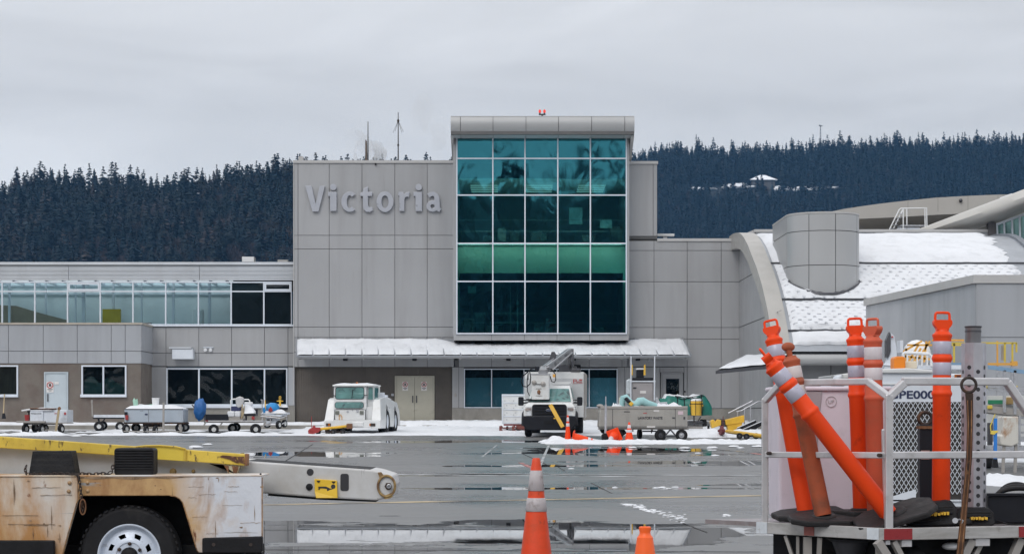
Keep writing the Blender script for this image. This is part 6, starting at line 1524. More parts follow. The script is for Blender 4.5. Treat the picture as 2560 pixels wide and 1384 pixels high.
# blue tarpaulin bundle hung on the dolly's end
mb = MB(); c = P(500, 1021, d + .2)
mb.ball(c, (.25, .25, .47), 28, 20, lambda v: 1 + .16 * nz(v.x * 2.2, v.y * 2, v.z * 1.8) + .10 * abs(nz(v.x * 4, v.y * 4, v.z * 2.2, 3)) - (.25 * max(0, v.z - .55)))
thing1('tarp_bundle', 'crumpled dark blue tarpaulin bundle hanging at the end of the loaded dolly', 'tarpaulin', mb, M['blue_tarp'], smooth=38)
mb = MB(); mb.bar(P(513, 1058, d + .2), P(511, 1018, d + .2), .07); mb.bar(P(480, 1011, d + .1), P(486, 1018, d + .1), .05); thing1('dolly_drawbar', 'upright dolly handle behind the blue bundle', 'handle', mb, M['dark_steel'])
mb = MB(); q = gpt(500, 1066.5); mb.obox((q.x, q.y, gz(q.y) + .16), (.7, .3, .05), Matrix.Rotation(.2, 3, 'Z')); mb.obox((q.x - .1, q.y + .3, gz(q.y) + .21), (.5, .12, .06), Matrix.Rotation(-.3, 3, 'Z')); thing1('timber_offcut', 'yellowish timber offcuts lying in the snow beneath the blue bundle', 'timber', mb, mat('yellow_timber', (.45, .34, .14), .7))
d = 87.5
t = thing('rescue_cart', 'small pale blue railed cart next to the brown ribbed wall', 'cart', (PX(686, d), d, gz(d)), world=True)
mb = MB(); mb.pbox(664, 1042, 694, 1058, d, .8); mb.build('front_panel', M['white_cool'], t, bevel=.02)
mb = MB(); mb.pbox(666, 1046.5, 680, 1050.5, d - .01, .012); mb.build('number_plate', M['dark_steel'], t)
mb = MB(); mb.prism([P(653, 1036, d), P(700, 1041, d - .3), P(719, 1034, d + .6), P(718, 1030, d + .6), P(700, 1036, d - .3), P(652, 1032, d)], (0, .9, 0)); mb.build('deck', M['white_cool'], t)
mb = MB(); mb.tube([P(652, 1040, d), P(700, 1045, d - .3), P(717, 1038, d + .6)], .03, 6); mb.tube([P(662, 1061, d), P(697, 1062, d - .3), P(716, 1054, d + .5)], .03, 6)
for x, y0, y1, k in ((656, 1033, 1050, 0), (717, 1031, 1056, .6), (676, 1035, 1060, -.1)): mb.bar(P(x, y0, d + k), P(x, y1, d + k), .04)
mb.build('rail', M['alu'], t)
spoke_wheels(t, [(697, 1061, -.3, .19, (1, -.5, 0)), (711, 1058, .4, .17, (1, -.5, 0)), (668, 1060, .3, .16)], d)
snowcap('snow_cap', PX(654, d), PX(716, d), d - .1, d + 1.0, PZ(1033, d), .16, t, 3.)
mb = MB(); mb.ball(P(681, 1021, d + .4), (.32, .4, .27), 18, 10, lambda v: 1 + .07 * nz(v.x*2, v.y*2, v.z*2)); thing1('blue_cover', 'bright blue domed cover on the pale railed cart', 'cover', mb, M['bright_blue'], smooth=60)
mb = MB(); mb.px([(657, 1019), (662, 1016), (663, 1030), (658, 1032)], d - .1, .1); thing1('blue_sheet', 'small bright blue sheet over the rail of the pale cart', 'sheet', mb, M['bright_blue'], bevel=.02)
mb = MB(); mb.px([(671, 1020), (674, 1020), (674.5, 1016), (677, 1016), (678, 1020), (680.5, 1021), (680, 1028), (671, 1028)], d - .1, .15); thing1('red_jug', 'red jug in the snow on the pale railed cart', 'jug', mb, M['red'], bevel=.02)
t = thing('yellow_tool', 'yellow cross-shaped handle sticking up from the pale railed cart', 'handle', tuple(P(699, 1014, d)), world=True)
mb = MB(); mb.px([(698, 1014), (697.5, 1003), (691.5, 1002.5), (691.5, 1001), (697.5, 1000), (697, 992), (698, 989.5), (701, 989), (703, 991), (702, 1000), (708, 1001), (708, 1002.5), (702, 1003), (702.5, 1014)], d + .2, .06); mb.build('grip', M['yellow_blk'], t, bevel=.008)
mb = MB(); mb.pbox(698.5, 991.5, 701.5, 994, d + .18, .015); mb.pbox(698.8, 996, 701.2, 998, d + .18, .015); mb.build('grip_hole', M['ink'], t)
t = thing('cart_seat', 'black cushion seat topped with snow at the end of the pale railed cart', 'seat', tuple(P(708, 1025, d + .5)), world=True)
mb = MB(); mb.pbox(699, 1017, 717, 1025, d + .3, .4); mb.build('cushion', M['black_paint'], t, bevel=.03)
snowcap('snow_cap', PX(698, d), PX(717, d), d + .28, d + .7, PZ(1017.5, d), .1, t)
mb = MB(); mb.tube([P(652, 999, d), P(655, 998, d), P(656, 1030, d)], .025, 6); thing1('upright_rod', 'thin grey upright handle on the pale railed cart', 'handle', mb, M['steel'])
mb = MB(); mb.cyl(P(663.5, 1022, d), P(662.5, 999, d), .03, .02, 8); thing1('yellow_stick', 'short yellow stick upright on the pale railed cart', 'stick', mb, M['yellow_blk'])
# snow shovel leaning by the bay window
t = thing('snow_shovel', 'wooden-handled snow shovel leaning against the brown block wall', 'shovel', tuple(P(9, 1046, 94.9)), world=True)
mb = MB(); mb.cyl(P(8.5, 1034, 94.9), P(11, 985, 95.4), .028, .026, 8); mb.build('handle', M['timber'], t)
mb = MB(); mb.px([(4, 1046), (6, 1032), (12, 1032), (15, 1046)], 94.88, .05); mb.build('blade', M['black_paint'], t, bevel=.01)
mb = MB(); mb.tube([P(705, 1078, 85), P(733, 1070, 85.5), P(738, 1072, 85.5)], .02, 5); mb.v = [(x, y, gz(y) + .16 + (z - gz(y)) * .02) for x, y, z in mb.v]; thing1('cable', 'thin dark cable lying on the snow beside the pale railed cart', 'cable', mb, M['black_paint'])
# ---- traffic cones
def cone(label, loc, h=.91, rb=.14, rt=.028, worn=False, bands=((.62, .78), (.845, .93)), base=True, rot=None, m=None, mb_=None, knob=True, group=None):
    t = thing('traffic_cone', label, 'traffic cone', loc, group=group)
    if rot: t.rotation_euler = rot
    body = m or (M['cone_worn'] if worn else M['orange'])
    def r_at(f): return rb + (rt - rb) * f
    mb = MB(); prof = [(r_at(.03) , .03 * h)]
    n = 20
    for i in range(1, n + 1):
        f = .03 + .88 * i / n; prof.append((r_at(f), f * h))
    if knob: prof += [(r_at(.905) + .003, .908 * h), (rt + .006, .95 * h), (rt + .002, .985 * h), (rt - .004, h), (rt * .55, h), (rt * .5, .97 * h)]
    else: prof += [(r_at(.93), .93 * h), (rt * .8, .95 * h), (rt * .95, .985 * h), (rt * .8, h), (rt * .5, h)]
    mb.lathe(prof, (0, 0, 0), (0, 0, 1), 32); mb.build('cone_body', body, t, smooth=40)
    for a, b in bands:
        mb = MB(); e = .0025; mb.lathe([(r_at(a) + e, a * h), (r_at(a) + e + .002, a * h + .002), (r_at(b) + e + .002, b * h - .002), (r_at(b) + e, b * h)], (0, 0, 0), (0, 0, 1), 32)
        mb.build('reflective_band', mb_ or (M['cone_band'] if worn else M['reflect_white']), t, smooth=60)
    mb = MB(); q = rb * 1.35; mb.box((-q, -q, 0), (q, q, .035)); mb.build('cone_base', M['black'] if worn else M['orange'], t, bevel=.012)
    return t
dn = 13.75
cone('scuffed orange cone with two grey bands standing alone on the near wet apron', (PX(1340.5, dn), dn, 0), .92, .137, .0265, True, ((.602, .703), (.755, .908)))
cone('plain fluorescent orange cone with a necked top, cut off by the frame edge', (PX(1612.5, 9.16), 9.16, 0), .70, .13, .026, False, (), knob=False, m=mat('fluorescent_orange', (.95, .13, .015), .4, 0, .03, 5.))
# neck of that cone
for o in [o for o in bpy.data.objects if o.name.startswith('traffic_cone')][-1:]:
    k = [c for c in o.children if c.name.startswith('cone_body')][0]; me = MB(); h = .70; sc = 9.16 / F
    me.lathe([(.125, .03), (46 * sc * .54, h - 62 * sc), (20 * sc, h - 27 * sc), (14.5 * sc, h - 20 * sc), (13.5 * sc, h - 14 * sc), (15.5 * sc, h - 6 * sc), (15 * sc, h - 1.5 * sc), (13 * sc, h), (8 * sc, h), (7 * sc, h - .03)], (0, 0, 0), (0, 0, 1), 36)
    q = me.build('cone_body', k.data.materials[0], o, smooth=30); bpy.data.objects.remove(k)
g_ = 'small cones on the snow strip'
def rot_to(axis): return Vector((0, 0, 1)).rotation_difference(Vector(axis).normalized()).to_euler()
q = P(1419.5, 1106, 68.4); cone('taller of the two upright orange cones, beside the parked truck', (q.x, q.y, gz(68.4) + .02), .92, .115, .025, bands=((.58, .70), (.77, .92)), group=g_)
q = P(1573, 1104, 68.6); cone('smaller upright orange cone in front of the waste cart', (q.x, q.y, gz(68.6) + .04), .66, .155, .025, bands=((.46, .60), (.68, .86)), group=g_)
q = P(1432, 1093, 68.2); cone('orange cone lying on its side beside the taller upright cone', (q.x, q.y, gz(68.2) + .19), .88, .16, .03, bands=((.60, .72), (.78, .98)), rot=rot_to((1, -.12, -.15)), group=g_)
q = P(1537, 1096, 68.9); cone('fallen orange cone with its open base tilted up behind, near the steel post', (q.x, q.y + .2, gz(68.9) + .24), .7, .17, .03, bands=((.6, .9),), rot=rot_to((-.35, -1, -.3)), group=g_)
mb = MB(); mb.ball(P(1510, 1105, 68.2), (.2, .15, .09), 12, 7, lambda v: 1 + .3 * nz(v.x*2, v.y*2, v.z*2)); mb.ball(P(1490, 1103, 68.1), (.1, .12, .06), 8, 6); thing1('rubber_scrap', 'crumpled black rubber scraps beside the fallen cones', 'rubber', mb, M['black'], smooth=60)
# ------------------------------------------------------------------ belt loader beside the viewer
def beltloader():
    d = 13.2; t = thing('belt_loader', 'rusty white belt loader with a yellow-edged boom and one wheel in view', 'belt loader', (PX(320, d), d + .6, 0), world=True)
    arch = [(152, 1400), (171, 1330), (193, 1251), (203, 1241), (212, 1239), (425, 1238), (438, 1240), (449, 1246), (457, 1256), (474, 1312), (492, 1374), (497, 1380)]
    # side panels: stained piece, band over the wheel, cleaner piece at the end
    mb = MB(); mb.px([(-700, 1191), (194, 1190), (194, 1249), (171, 1330), (152, 1400), (140, 1450), (-700, 1450)], d, .05); mb.build('side_panel', M['rust_white'], t, bevel=.006)
    mb = MB(); mb.px([(197.5, 1190), (655, 1187.5), (655, 1380), (497, 1380), (492, 1374), (474, 1312), (457, 1256), (449, 1246), (438, 1240), (425, 1238), (206, 1238.5), (197.5, 1243)], d - .004, .055)
    pn = mb.build('wheel_arch_panel', M['rust_band_mix'], t, bevel=.006)
    mb = MB(); mb.px([(-700, 1188.5), (655, 1186), (655, 1190), (-700, 1192.5)], d - .008, .4); mb.build('deck_plate', M['rust_white'], t, bevel=.004)
    mb = MB(); mb.px([(651, 1192), (655.5, 1192), (655.5, 1342), (651, 1342)], d + .05, .06); mb.build('end_panel', M['rust_white'], t)
    # body behind; black backing puts the wheel well's shade into the colour
    mb = MB(); mb.box((PX(-700, d), d + .45, .40), (PX(560, d), d + .94, PZ(1194, d))); mb.box((PX(100, d), d + .46, .12), (PX(520, d), d + .5, .5)); mb.box((PX(-700, d), d + .06, .36), (PX(140, d), d + .45, PZ(1196, d))); mb.box((PX(500, d), d + .06, PZ(1376, d)), (PX(650, d), d + .12, PZ(1196, d))); mb.box((PX(140, d), d + .06, PZ(1232, d)), (PX(500, d), d + .45, PZ(1196, d)))
    mb.build('chassis', M['black'], t)
    # rust along the bare edges
    mb = MB(); mb.tube([P(x, y, d - .004) for x, y in arch[:4]], .0035, 5); mb.build('rusted_edge', M['rust_edge'], t)
    mb = MB(); mb.tube([P(x, y, d - .006) for x, y in arch[5:]], .003, 5); mb.build('rusted_edge', M['rust_edge'], pn)
    mb = MB(); mb.px([(197.5, 1190.5), (350, 1190.5), (470, 1189.5), (600, 1188.5), (470, 1191.5), (420, 1196), (380, 1193.5), (330, 1198), (280, 1194), (240, 1197), (197.5, 1194)], d - .0065, .004); mb.build('grime_edge', M['grime_edge'], pn)
    mb = MB(); mb.px([(194.8, 1190), (197.2, 1190), (197.2, 1243), (194.8, 1249)], d + .002, .02); mb.px([(654, 1192), (656.3, 1192), (656.3, 1340), (654, 1340)], d - .006, .01); mb.build('seam_edge', M['rust_edge'], t)
    mb = MB(); rs_ = random.Random(21)
    for x0, y0, ln, h_ in ((20, 1309, 118, 1.6), (60, 1311, 60, 2.5), (5, 1287, 90, 1.0), (80, 1217, 70, 1.3), (100, 1236, 80, 1.4), (470, 1216, 40, 1.0), (495, 1235, 45, .9), (560, 1228, 34, .8), (480, 1291, 38, 1.2), (600, 1306, 52, 1.6), (555, 1262, 50, .7), (515, 1333, 30, 1.), (570, 1215, 28, 1.5), (470, 1243, 22, .8)):
        n_ = 9; up_ = [(x0 + ln * i / n_, y0 + rs_.uniform(-1, 1) - h_ * .6 * (.2 + rs_.random()) * math.sin(math.pi * (i + .3) / (n_ + .6))) for i in range(n_ + 1)]; lo_ = [(x, y + h_ * .55 * (.4 + rs_.random())) for x, y in up_]
        mb.px(up_ + lo_[::-1], d - .0062, .003)
    for x0, y0, ln in ((128, 1262, 62), (34, 1196, 66), (36, 1210, 40), (118, 1312, 30), (148, 1330, 26), (82, 1318, 30), (538, 1297, 50), (546, 1191, 14), (520, 1191, 9), (636, 1262, 40)):
        mb.px([(x0, y0), (x0 + 1.0, y0 + ln * .4), (x0 + 1.8, y0 + ln * .5), (x0 + .8, y0 + ln), (x0 - .3, y0 + ln * .5)], d - .0062, .003)
    for x0, y0, r_ in ((76, 1300, 3), (110, 1309, 3.5), (149, 1312, 3), (148, 1346, 3.5), (70, 1201, 3), (603, 1317, 5), (655, 1216, 5), (543, 1194, 3), (388, 1213, 2), (402, 1222, 1.8), (238, 1205, 2), (250, 1212, 2)):
        mb.px([(x0 + r_ * rs_.uniform(.6, 1.3) * math.cos(a), y0 + r_ * rs_.uniform(.3, .8) * math.sin(a)) for a in [2*math.pi*i/9 for i in range(9)]], d - .0063, .003)
    kind(mb.build('paint_chip', M['grime_edge'], t), 'stuff')
    # rubber strips
    mb = MB(); mb.px([(505, 1344), (655, 1340), (656, 1376), (650, 1382), (505, 1381)], d - .06, .06); mb.px([(-700, 1350), (134, 1350), (136, 1400), (-700, 1400)], d - .05, .05); b = mb.build('rubber_bumper', M['black'], t, bevel=.008)
    mb = MB()
    for x in (534, 627): mb.cyl(P(x, 1360, d - .064), P(x, 1360, d - .05), .012, n=12)
    mb.build('bolt', M['rust_dark'], b)
    for x, y, r in ((174, 1206, .013), (172, 1227, .013), (219, 1206, .011), (219, 1225.5, .013)): mb = MB(); mb.lathe([(r, 0), (r, .006), (r * .6, .012), (0, .014)], P(x, y, d - .004), (0, -1, 0), 12); mb.build('rivet', M['rust_band'], pn, smooth=40)
    mb = MB(); mb.ball(P(651.5, 1184, d), .007, 8, 6); mb.build('knob', M['black_paint'], t)
    # wheel
    c = P(322, 1388, d + .06); w_ = .19
    mb = MB(); r = .333
    prof = [(.205, -.05), (.215, -.085), (.262, -.098), (.300, -.092), (.320, -.078), (.331, -.055), (.333, 0), (.331, .055), (.320, .078), (.300, .092), (.215, .085), (.205, .05)]
    mb.lathe(prof, c + Vector((0, .09, 0)), (0, -1, 0), 64, False)
    for k in range(46):
        a = 2*math.pi*k/46; q = c + Vector((math.cos(a) * .328, .015, math.sin(a) * .328)); M_ = Matrix.Rotation(-a, 3, 'Y')
        mb.obox(q, (.012, .03, .022), M_)
    wh = mb.build('wheel', M['tyre'], t, smooth=30)
    ax = Vector((0, -1, 0)); o = c + Vector((0, .09, 0))
    mb = MB(); mb.lathe([(.206, .05), (.212, .075), (.211, .082), (.204, .083), (.196, .078), (.192, .060), (.184, .048), (.168, .042), (.166, .040), (.162, .046)], o, ax, 64, False); mb.build('rim', M['wheel_paint'], wh, smooth=40)
    # disc with eight slanted windows
    def pt(rr, a, h): return o + Vector((math.cos(a) * rr, -h, math.sin(a) * rr))
    mb = MB(); rings_ = [(.088, .070), (.110, .068), (.119, .062), (.147, .050), (.158, .046), (.170, .044), (.176, .036)]; NA = 96
    for i, (r_, h_) in enumerate(rings_):
        mb.v += [tuple(pt(r_, 2*math.pi*(k + (1.6 if i == 3 else .8 if i in (2,) else 0)) / NA, h_)) for k in range(NA)]
    for i in range(len(rings_) - 1):
        for k in range(NA):
            if i == 2 and k % 12 in (2, 3, 4, 5, 6): continue
            l = (k + 1) % NA; mb.f.append((i*NA+k, i*NA+l, (i+1)*NA+l, (i+1)*NA+k))
    mb.build('wheel_disc', M['wheel_paint'], wh, smooth=30)
    mb2 = MB(); mb2.lathe([(.089, .070), (.084, .064), (.070, .064), (.058, .066), (.04, .066)], o, ax, 48); mb2.f = [f for f in mb2.f if len(f) == 4]; mb2.build('wheel_centre', M['wheel_paint'], wh, smooth=40)
    mb = MB(); mb.lathe([(.17, 0.0), (0, 0.0)], o + ax * .02, ax, 32); mb.build('brake_drum', M['black'], wh)
    for k in range(6):
        a = 2*math.pi*k/6 + .5; mb = MB(); mb.lathe([(.012, .062), (.012, .078), (.008, .082), (0, .083)], o + Vector((math.cos(a)*.079, 0, math.sin(a)*.079)), ax, 8); mb.build('wheel_nut', M['rust_dark'], wh, smooth=30)
    mb = MB(); mb.lathe([(.056, .05), (.056, .085), (.05, .10), (.036, .108), (0, .110)], o, ax, 24); mb.build('hub', M['black'], wh, smooth=40)
    # boom
    d2 = d + .50
    mb = MB(); mb.px([(-700, 1070), (600, 1150), (925, 1173), (947, 1177), (981, 1188), (987, 1210), (980, 1242), (939, 1250), (800, 1243), (640, 1231), (0, 1190), (-700, 1150)], d2, .62)
    bm_ = mb.build('boom', M['rust_plate'], t, bevel=.012)
    mb = MB(); mb.prism([P(616, 1150.5, d2 + .02), P(925, 1171.8, d2 + .02), P(925, 1173.5, d2 + .02), P(616, 1153.5, d2 + .02)], (0, .58, 0)); mb.prism([P(670, 1234, d2 + .03), P(940, 1251, d2 + .03), P(940, 1253.5, d2 + .03), P(800, 1248, d2 + .03), P(670, 1238, d2 + .03)], (0, .55, 0)); mb.build('conveyor_belt', M['black'], bm_)
    for x, y, r in ((775.5, 1179, 8.6), (773.5, 1216, 8.8)): mb = MB(); mb.cyl(P(x, y, d2 - .003), P(x, y, d2 + .01), r * d2 / F, n=24); mb.build('round_cutout', M['ink'], bm_)  # boom openings drawn as dark faces, their inner shade put into the colour
    mb = MB(); mb.prism([(x, d2 - .003, z) for x, z in [(P(px_, py_, d2).x, P(px_, py_, d2).z) for px_, py_ in rrect(851, 872, 1183, 1226, 6)]], (0, .01, 0)); mb.build('cutout', M['ink'], bm_)
    mb = MB(); mb.lathe([(4.5 * d2 / F, 0), (7 * d2 / F, .004), (7 * d2 / F, .014), (3 * d2 / F, .018), (0, .018)], P(772, 1216, d2 - .001), (0, -1, 0), 16); mb.build('grommet', M['black'], bm_, smooth=40)
    mb = MB(); mb.prism([P(786, 1196, d2 - .02), P(842, 1200, d2 - .02), P(844, 1244, d2 - .035), P(790, 1244, d2 - .035), P(786.5, 1228, d2 - .02)], (0, .02, 0)); yp = mb.build('hand_guard_plate', M['yellow_plate'], bm_, bevel=.003)
    mb = MB(); z = -.024
    def q(*pts, dz=-.026): return [P(x, y, d2 + dz) for x, y in pts]
    mb.prism(q((796, 1215), (815, 1215), (826, 1220), (834, 1220), (838, 1213), (838, 1229), (834, 1229), (833, 1224), (824, 1223), (823, 1228), (818, 1228), (817, 1221), (806, 1219), (799, 1219), (799, 1223), (796, 1223)), (0, .004, 0))
    mb.cyl(P(833, 1215, d2 - .027), P(833, 1215, d2 - .022), 5.6 * d2 / F, n=16); mb.build('pictogram', M['ink'], yp)
    mb = MB()
    for x, y in ((796, 1202), (834, 1204)): mb.prism(q((x - 5, y - 2), (x + 5, y - 2), (x + 2, y + 3), (x - 2, y + 3), dz=-.024), (0, .003, 0)); mb.cyl(P(x, y, d2 - .03), P(x, y, d2 - .02), 2 * d2 / F, n=8)
    mb.build('screw_mark', M['rust_dark'], yp)
    # tail pulley
    mb = MB(); cc = P(966.5, 1214, d2 - .002); ro = 26 * d2 / F
    for i in range(28):
        pass
    ringp = [cc + Vector((math.cos(a) * ro * .82, -.012, math.sin(a) * ro)) for a in [2*math.pi*i/32 for i in range(32)]]
    mb.tube(ringp, .0085, 8, True); mb.px([(944, 1180), (953, 1179), (958, 1186), (949, 1194)], d2 - .015, .02); mb.px([(958, 1239), (978, 1231), (982, 1240), (976, 1244), (962, 1247)], d2 - .015, .02); mb.build('tail_pulley_ring', M['rust_ring'], bm_, smooth=40)
    mb = MB(); mb.prism([cc + Vector((math.cos(a) * ro * .72 + .004, -.002, math.sin(a) * ro * .86)) for a in [2*math.pi*i/28 for i in range(28)]], (0, .01, 0)); mb.build('tail_pulley', M['rust_plate'], bm_)
    mb = MB(); h = P(971, 1214, d2); mb.lathe([(.024, 0), (.026, .012), (.019, .02)], h, (0, -1, 0), 6); mb.build('shaft_nut', M['rust_dark'], bm_)
    mb = MB(); mb.lathe([(.015, 0), (.0155, .038), (.011, .040), (.010, .025)], P(973, 1214, d2 - .01), (0, -1, 0), 16); mb.build('shaft_end', M['steel'], bm_, smooth=40)
    # yellow side beam with rusted end, cable and brackets
    d3 = d2 - .10
    mb = MB(); mb.px([(-700, 1047), (0, 1090), (355, 1116), (465, 1123), (617, 1134.5), (615, 1163), (455, 1151), (285, 1137), (0, 1119), (-700, 1078)], d3, .07); yb = mb.build('yellow_beam', M['rust_yellow'], t, bevel=.005)
    mb = MB(); mb.prism([P(355, 1114.5, d3 - .01), P(392, 1113, d3 - .01), P(452, 1120, d3 - .01), P(465, 1125, d3 - .01), P(465, 1152, d3 - .008), P(385, 1147, d3 - .008), P(385, 1119, d3 - .01)], (0, .02, 0)); mb.build('clean_patch', M['yellow_clean'], yb, bevel=.003)
    mb = MB(); mb.px([(612, 1133), (619, 1134), (617.5, 1163.5), (611, 1163)], d3 - .012, .1); 
    mb.build('beam_end', M['rust'], yb, bevel=.003)
    mb = MB(); mb.tube([P(340, 1116, d3 - .01), P(365, 1113.5, d3 - .02), P(400, 1113, d3 - .02), P(440, 1116, d3 - .02), P(463, 1121.5, d3 - .02), P(466, 1126, d3 - .01)], .006, 8); mb.tube([P(463, 1123, d3 - .012), P(462, 1150, d3 - .012)], .008, 6); mb.build('yellow_cable', M['rust_yellow'], yb, smooth=50)
    mb = MB(); mb.px([(548, 1141), (556, 1137), (576, 1138.5), (588, 1140), (610, 1140), (611, 1159), (590, 1156), (574, 1148)], d3 - .006, .008); mb.build('rust_patch', M['rust_patch'], yb)
    mb = MB(); mb.px([(522, 1158), (600, 1164), (596, 1176), (592, 1186), (570, 1186), (566, 1172), (556, 1160)], d3 + .02, .06); mb.build('beam_bracket', M['rust_bracket'], t, bevel=.004)
    mb = MB(); mb.px([(560, 1163), (571, 1164), (572, 1184), (566, 1172)], d3 + .012, .01); mb.px([(580, 1164), (596, 1165), (592, 1180), (584, 1184)], d3 + .012, .01); mb.build('bracket_rust', M['rust'], t)
    for x, y, r in ((433, 1178, 9), (484, 1177, 5)):
        mb = MB(); mb.lathe([(r * d2 / F, 0), (r * d2 / F, .006), (r * .62 * d2 / F, .008), (r * .6 * d2 / F, .03), (0, .032)], P(x, y, d2), (0, -1, 0), 8); mb.build('boom_bolt', M['rust_ring'], bm_, smooth=30)
    # under-structure towards the ground
    mb = MB(); mb.box((PX(-200, d), d + .3, .12), (PX(640, d), d + .45, .34)); mb.box((PX(560, d), d + .2, .05), (PX(600, d), d + .5, .3)); mb.cyl(o + Vector((0, .0, 0)), o + Vector((0, .85, 0)), .05, n=10); mb.build('axle_frame', M['black'], t)
    for dy in (.80,):
        wheel(t, (o.x, o.y + dy, o.z), .333, .19, .2, (0, 1, 0), M['wheel_paint'], n=28)
M['rust_edge'] = mat('rusted_edge', (.38, .21, .09), .7, 0, .3, 14., [((.10, .05, .025), 18., .55, .08)])
M['grime_edge'] = mat('brown_grime', (.27, .18, .11), .75, 0, .35, 14., [((.12, .075, .045), 20., .58, .08)])
M['rust_patch'] = mat('flaked_rust_patch', (.085, .035, .02), .8, 0, .3, 14., [((.50, .33, .05), 16., .62, .04), (RUSTL, 9., .62, .06)], bump=.3, bs=50)
M['rust_ring'] = mat('rusty_yellow_ring', (.36, .24, .09), .6, 0, .2, 12., [((.12, .06, .03), 20., .56, .1)], bump=.15, bs=60)
M['rust_bracket'] = mat('stained_bracket', (.52, .47, .33), .6, 0, .1, 8., [((.22, .12, .05), 9., .56, .1)], bump=.1, bs=40)
M['yellow_plate'] = mat('yellow_plate', (.78, .50, .03), .4, 0, .05, 12., [((.4, .2, .03), 22., .72, .05)])
M['yellow_clean'] = mat('clean_yellow_patch', (.70, .54, .07), .45, 0, .04, 8.)
M['wheel_paint'] = mat('wheel_silver_paint', (.60, .66, .76), .35, .1, .05, 12., [((.32, .33, .36), 16., .68, .08)])
M['rust_band_mix'] = mat('rust_stained_panel', (.65, .675, .73), .45, 0, .06, 3.,
    [((.55, .35, .16), 2.2, .59, .13, (1, 1, .8), (0, -1.95, -2.45, .42)), ((.36, .19, .08), 5., .62, .1, (1, 1, .45), (0, -1.95, -2.6, .12)), ((.33, .32, .31), 3.4, .665, .02, (.25, 1, 6.)), ((.22, .13, .07), 3., .70, .02, (6., 1, .3)), (RUST, 8., .715, .02, (1, 1, .45)), (RUSTD, 15., .725, .014, (.5, 1, 2.))], bump=.12, bs=30)
beltloader()
dk = 13.28
t = thing('wheel_chock', 'smooth tapered black wheel chock on the belt loader deck, farther from its boom end', 'wheel chock', tuple(P(130, 1188, dk)), group='wheel chocks on the belt loader', world=True)
mb = MB(); mb.prism([P(81, 1127, dk + .03), P(178, 1126, dk + .03), P(189, 1188, dk - .02), P(71, 1188, dk - .02)], (0, .16, 0)); mb.build('chock_body', mat('chock_rubber', (.012, .012, .014), .7, 0, .25, 6., [((.026, .025, .025), 22., .56, .1, (.15, 1, 2.))], bump=.4, bs=60, spec=.22), t, bevel=.006)
t = thing('wheel_chock', 'ribbed black wheel chock on the belt loader deck, nearer its boom end', 'wheel chock', tuple(P(335, 1187, dk)), group='wheel chocks on the belt loader', world=True)
mb = MB(); mb.prism([(x, dk, z) for x, z in [(P(a, b, dk).x, P(a, b, dk).z) for a, b in rrect(285, 384, 1119, 1187, 8)]], (0, .16, 0)); cb_ = mb.build('chock_body', M['black'], t, bevel=.008)
mb = MB()
for i in range(8): mb.tube([P(288, 1124.5 + i * 6.6, dk - .001), P(381, 1124.5 + i * 6.6, dk - .001)], .0062, 8)
mb.build('rib', M['black'], cb_, smooth=60)
def chain(name, label, pts, pitch=.022, r=.0035):
    mb = MB(); P_ = [Vector(p) for p in pts]; seg = [(b - a).length for a, b in zip(P_, P_[1:])]; tot = sum(seg); n = int(tot / pitch)
    for k in range(n):
        s = (k + .5) / n * tot; i = 0
        while i < len(seg) - 1 and s > seg[i]: s -= seg[i]; i += 1
        c = P_[i].lerp(P_[i+1], s / seg[i]); u = (P_[i+1] - P_[i]).normalized()
        a = u.cross(Vector((0, 1, 0))).normalized() if k % 2 else Vector((0, 1, 0)); a = (a + u.cross(a) * .3).normalized()
        L_ = pitch * .78; W_ = pitch * .42
        mb.tube([c + u * L_ * math.cos(q) + a * W_ * math.sin(q) for q in [2*math.pi*j/10 for j in range(10)]], r, 5, True)
    return tag(mb.build(name, M['rust_dark'], smooth=60), label, 'chain')
chain('chain', 'rusty chain linking the two wheel chocks and hanging over the wheel arch', [P(66, 1163, dk - .03), P(63, 1172, dk - .04), P(66, 1184, dk - .06), P(110, 1185, dk - .07), P(150, 1183, dk - .07), P(190, 1185, dk - .09), P(197, 1190, dk - .115), P(201, 1215, dk - .115), P(204, 1250, dk - .12), P(209, 1283, dk - .12)])
chain('chain', 'short rusty chain running from the hanging one to the ribbed chock', [P(192, 1184, dk - .06), P(212, 1183, dk - .05), P(232, 1185, dk - .05), P(252, 1182, dk - .05), P(270, 1184, dk - .04), P(281, 1177, dk - .03), P(282, 1164, dk - .02), P(287, 1158, dk - .0)])
mb = MB(); rc = P(207, 1266, dk - .135); mb.tube([rc + Vector((math.cos(a)*.016*1.2, 0, math.sin(a)*.05)) for a in [2*math.pi*i/20 for i in range(20)]], .005, 6, True); tag(mb.build('chain_hook', M['rust'], smooth=60), 'rusty oval hook at the bottom of the hanging chain', 'hook')
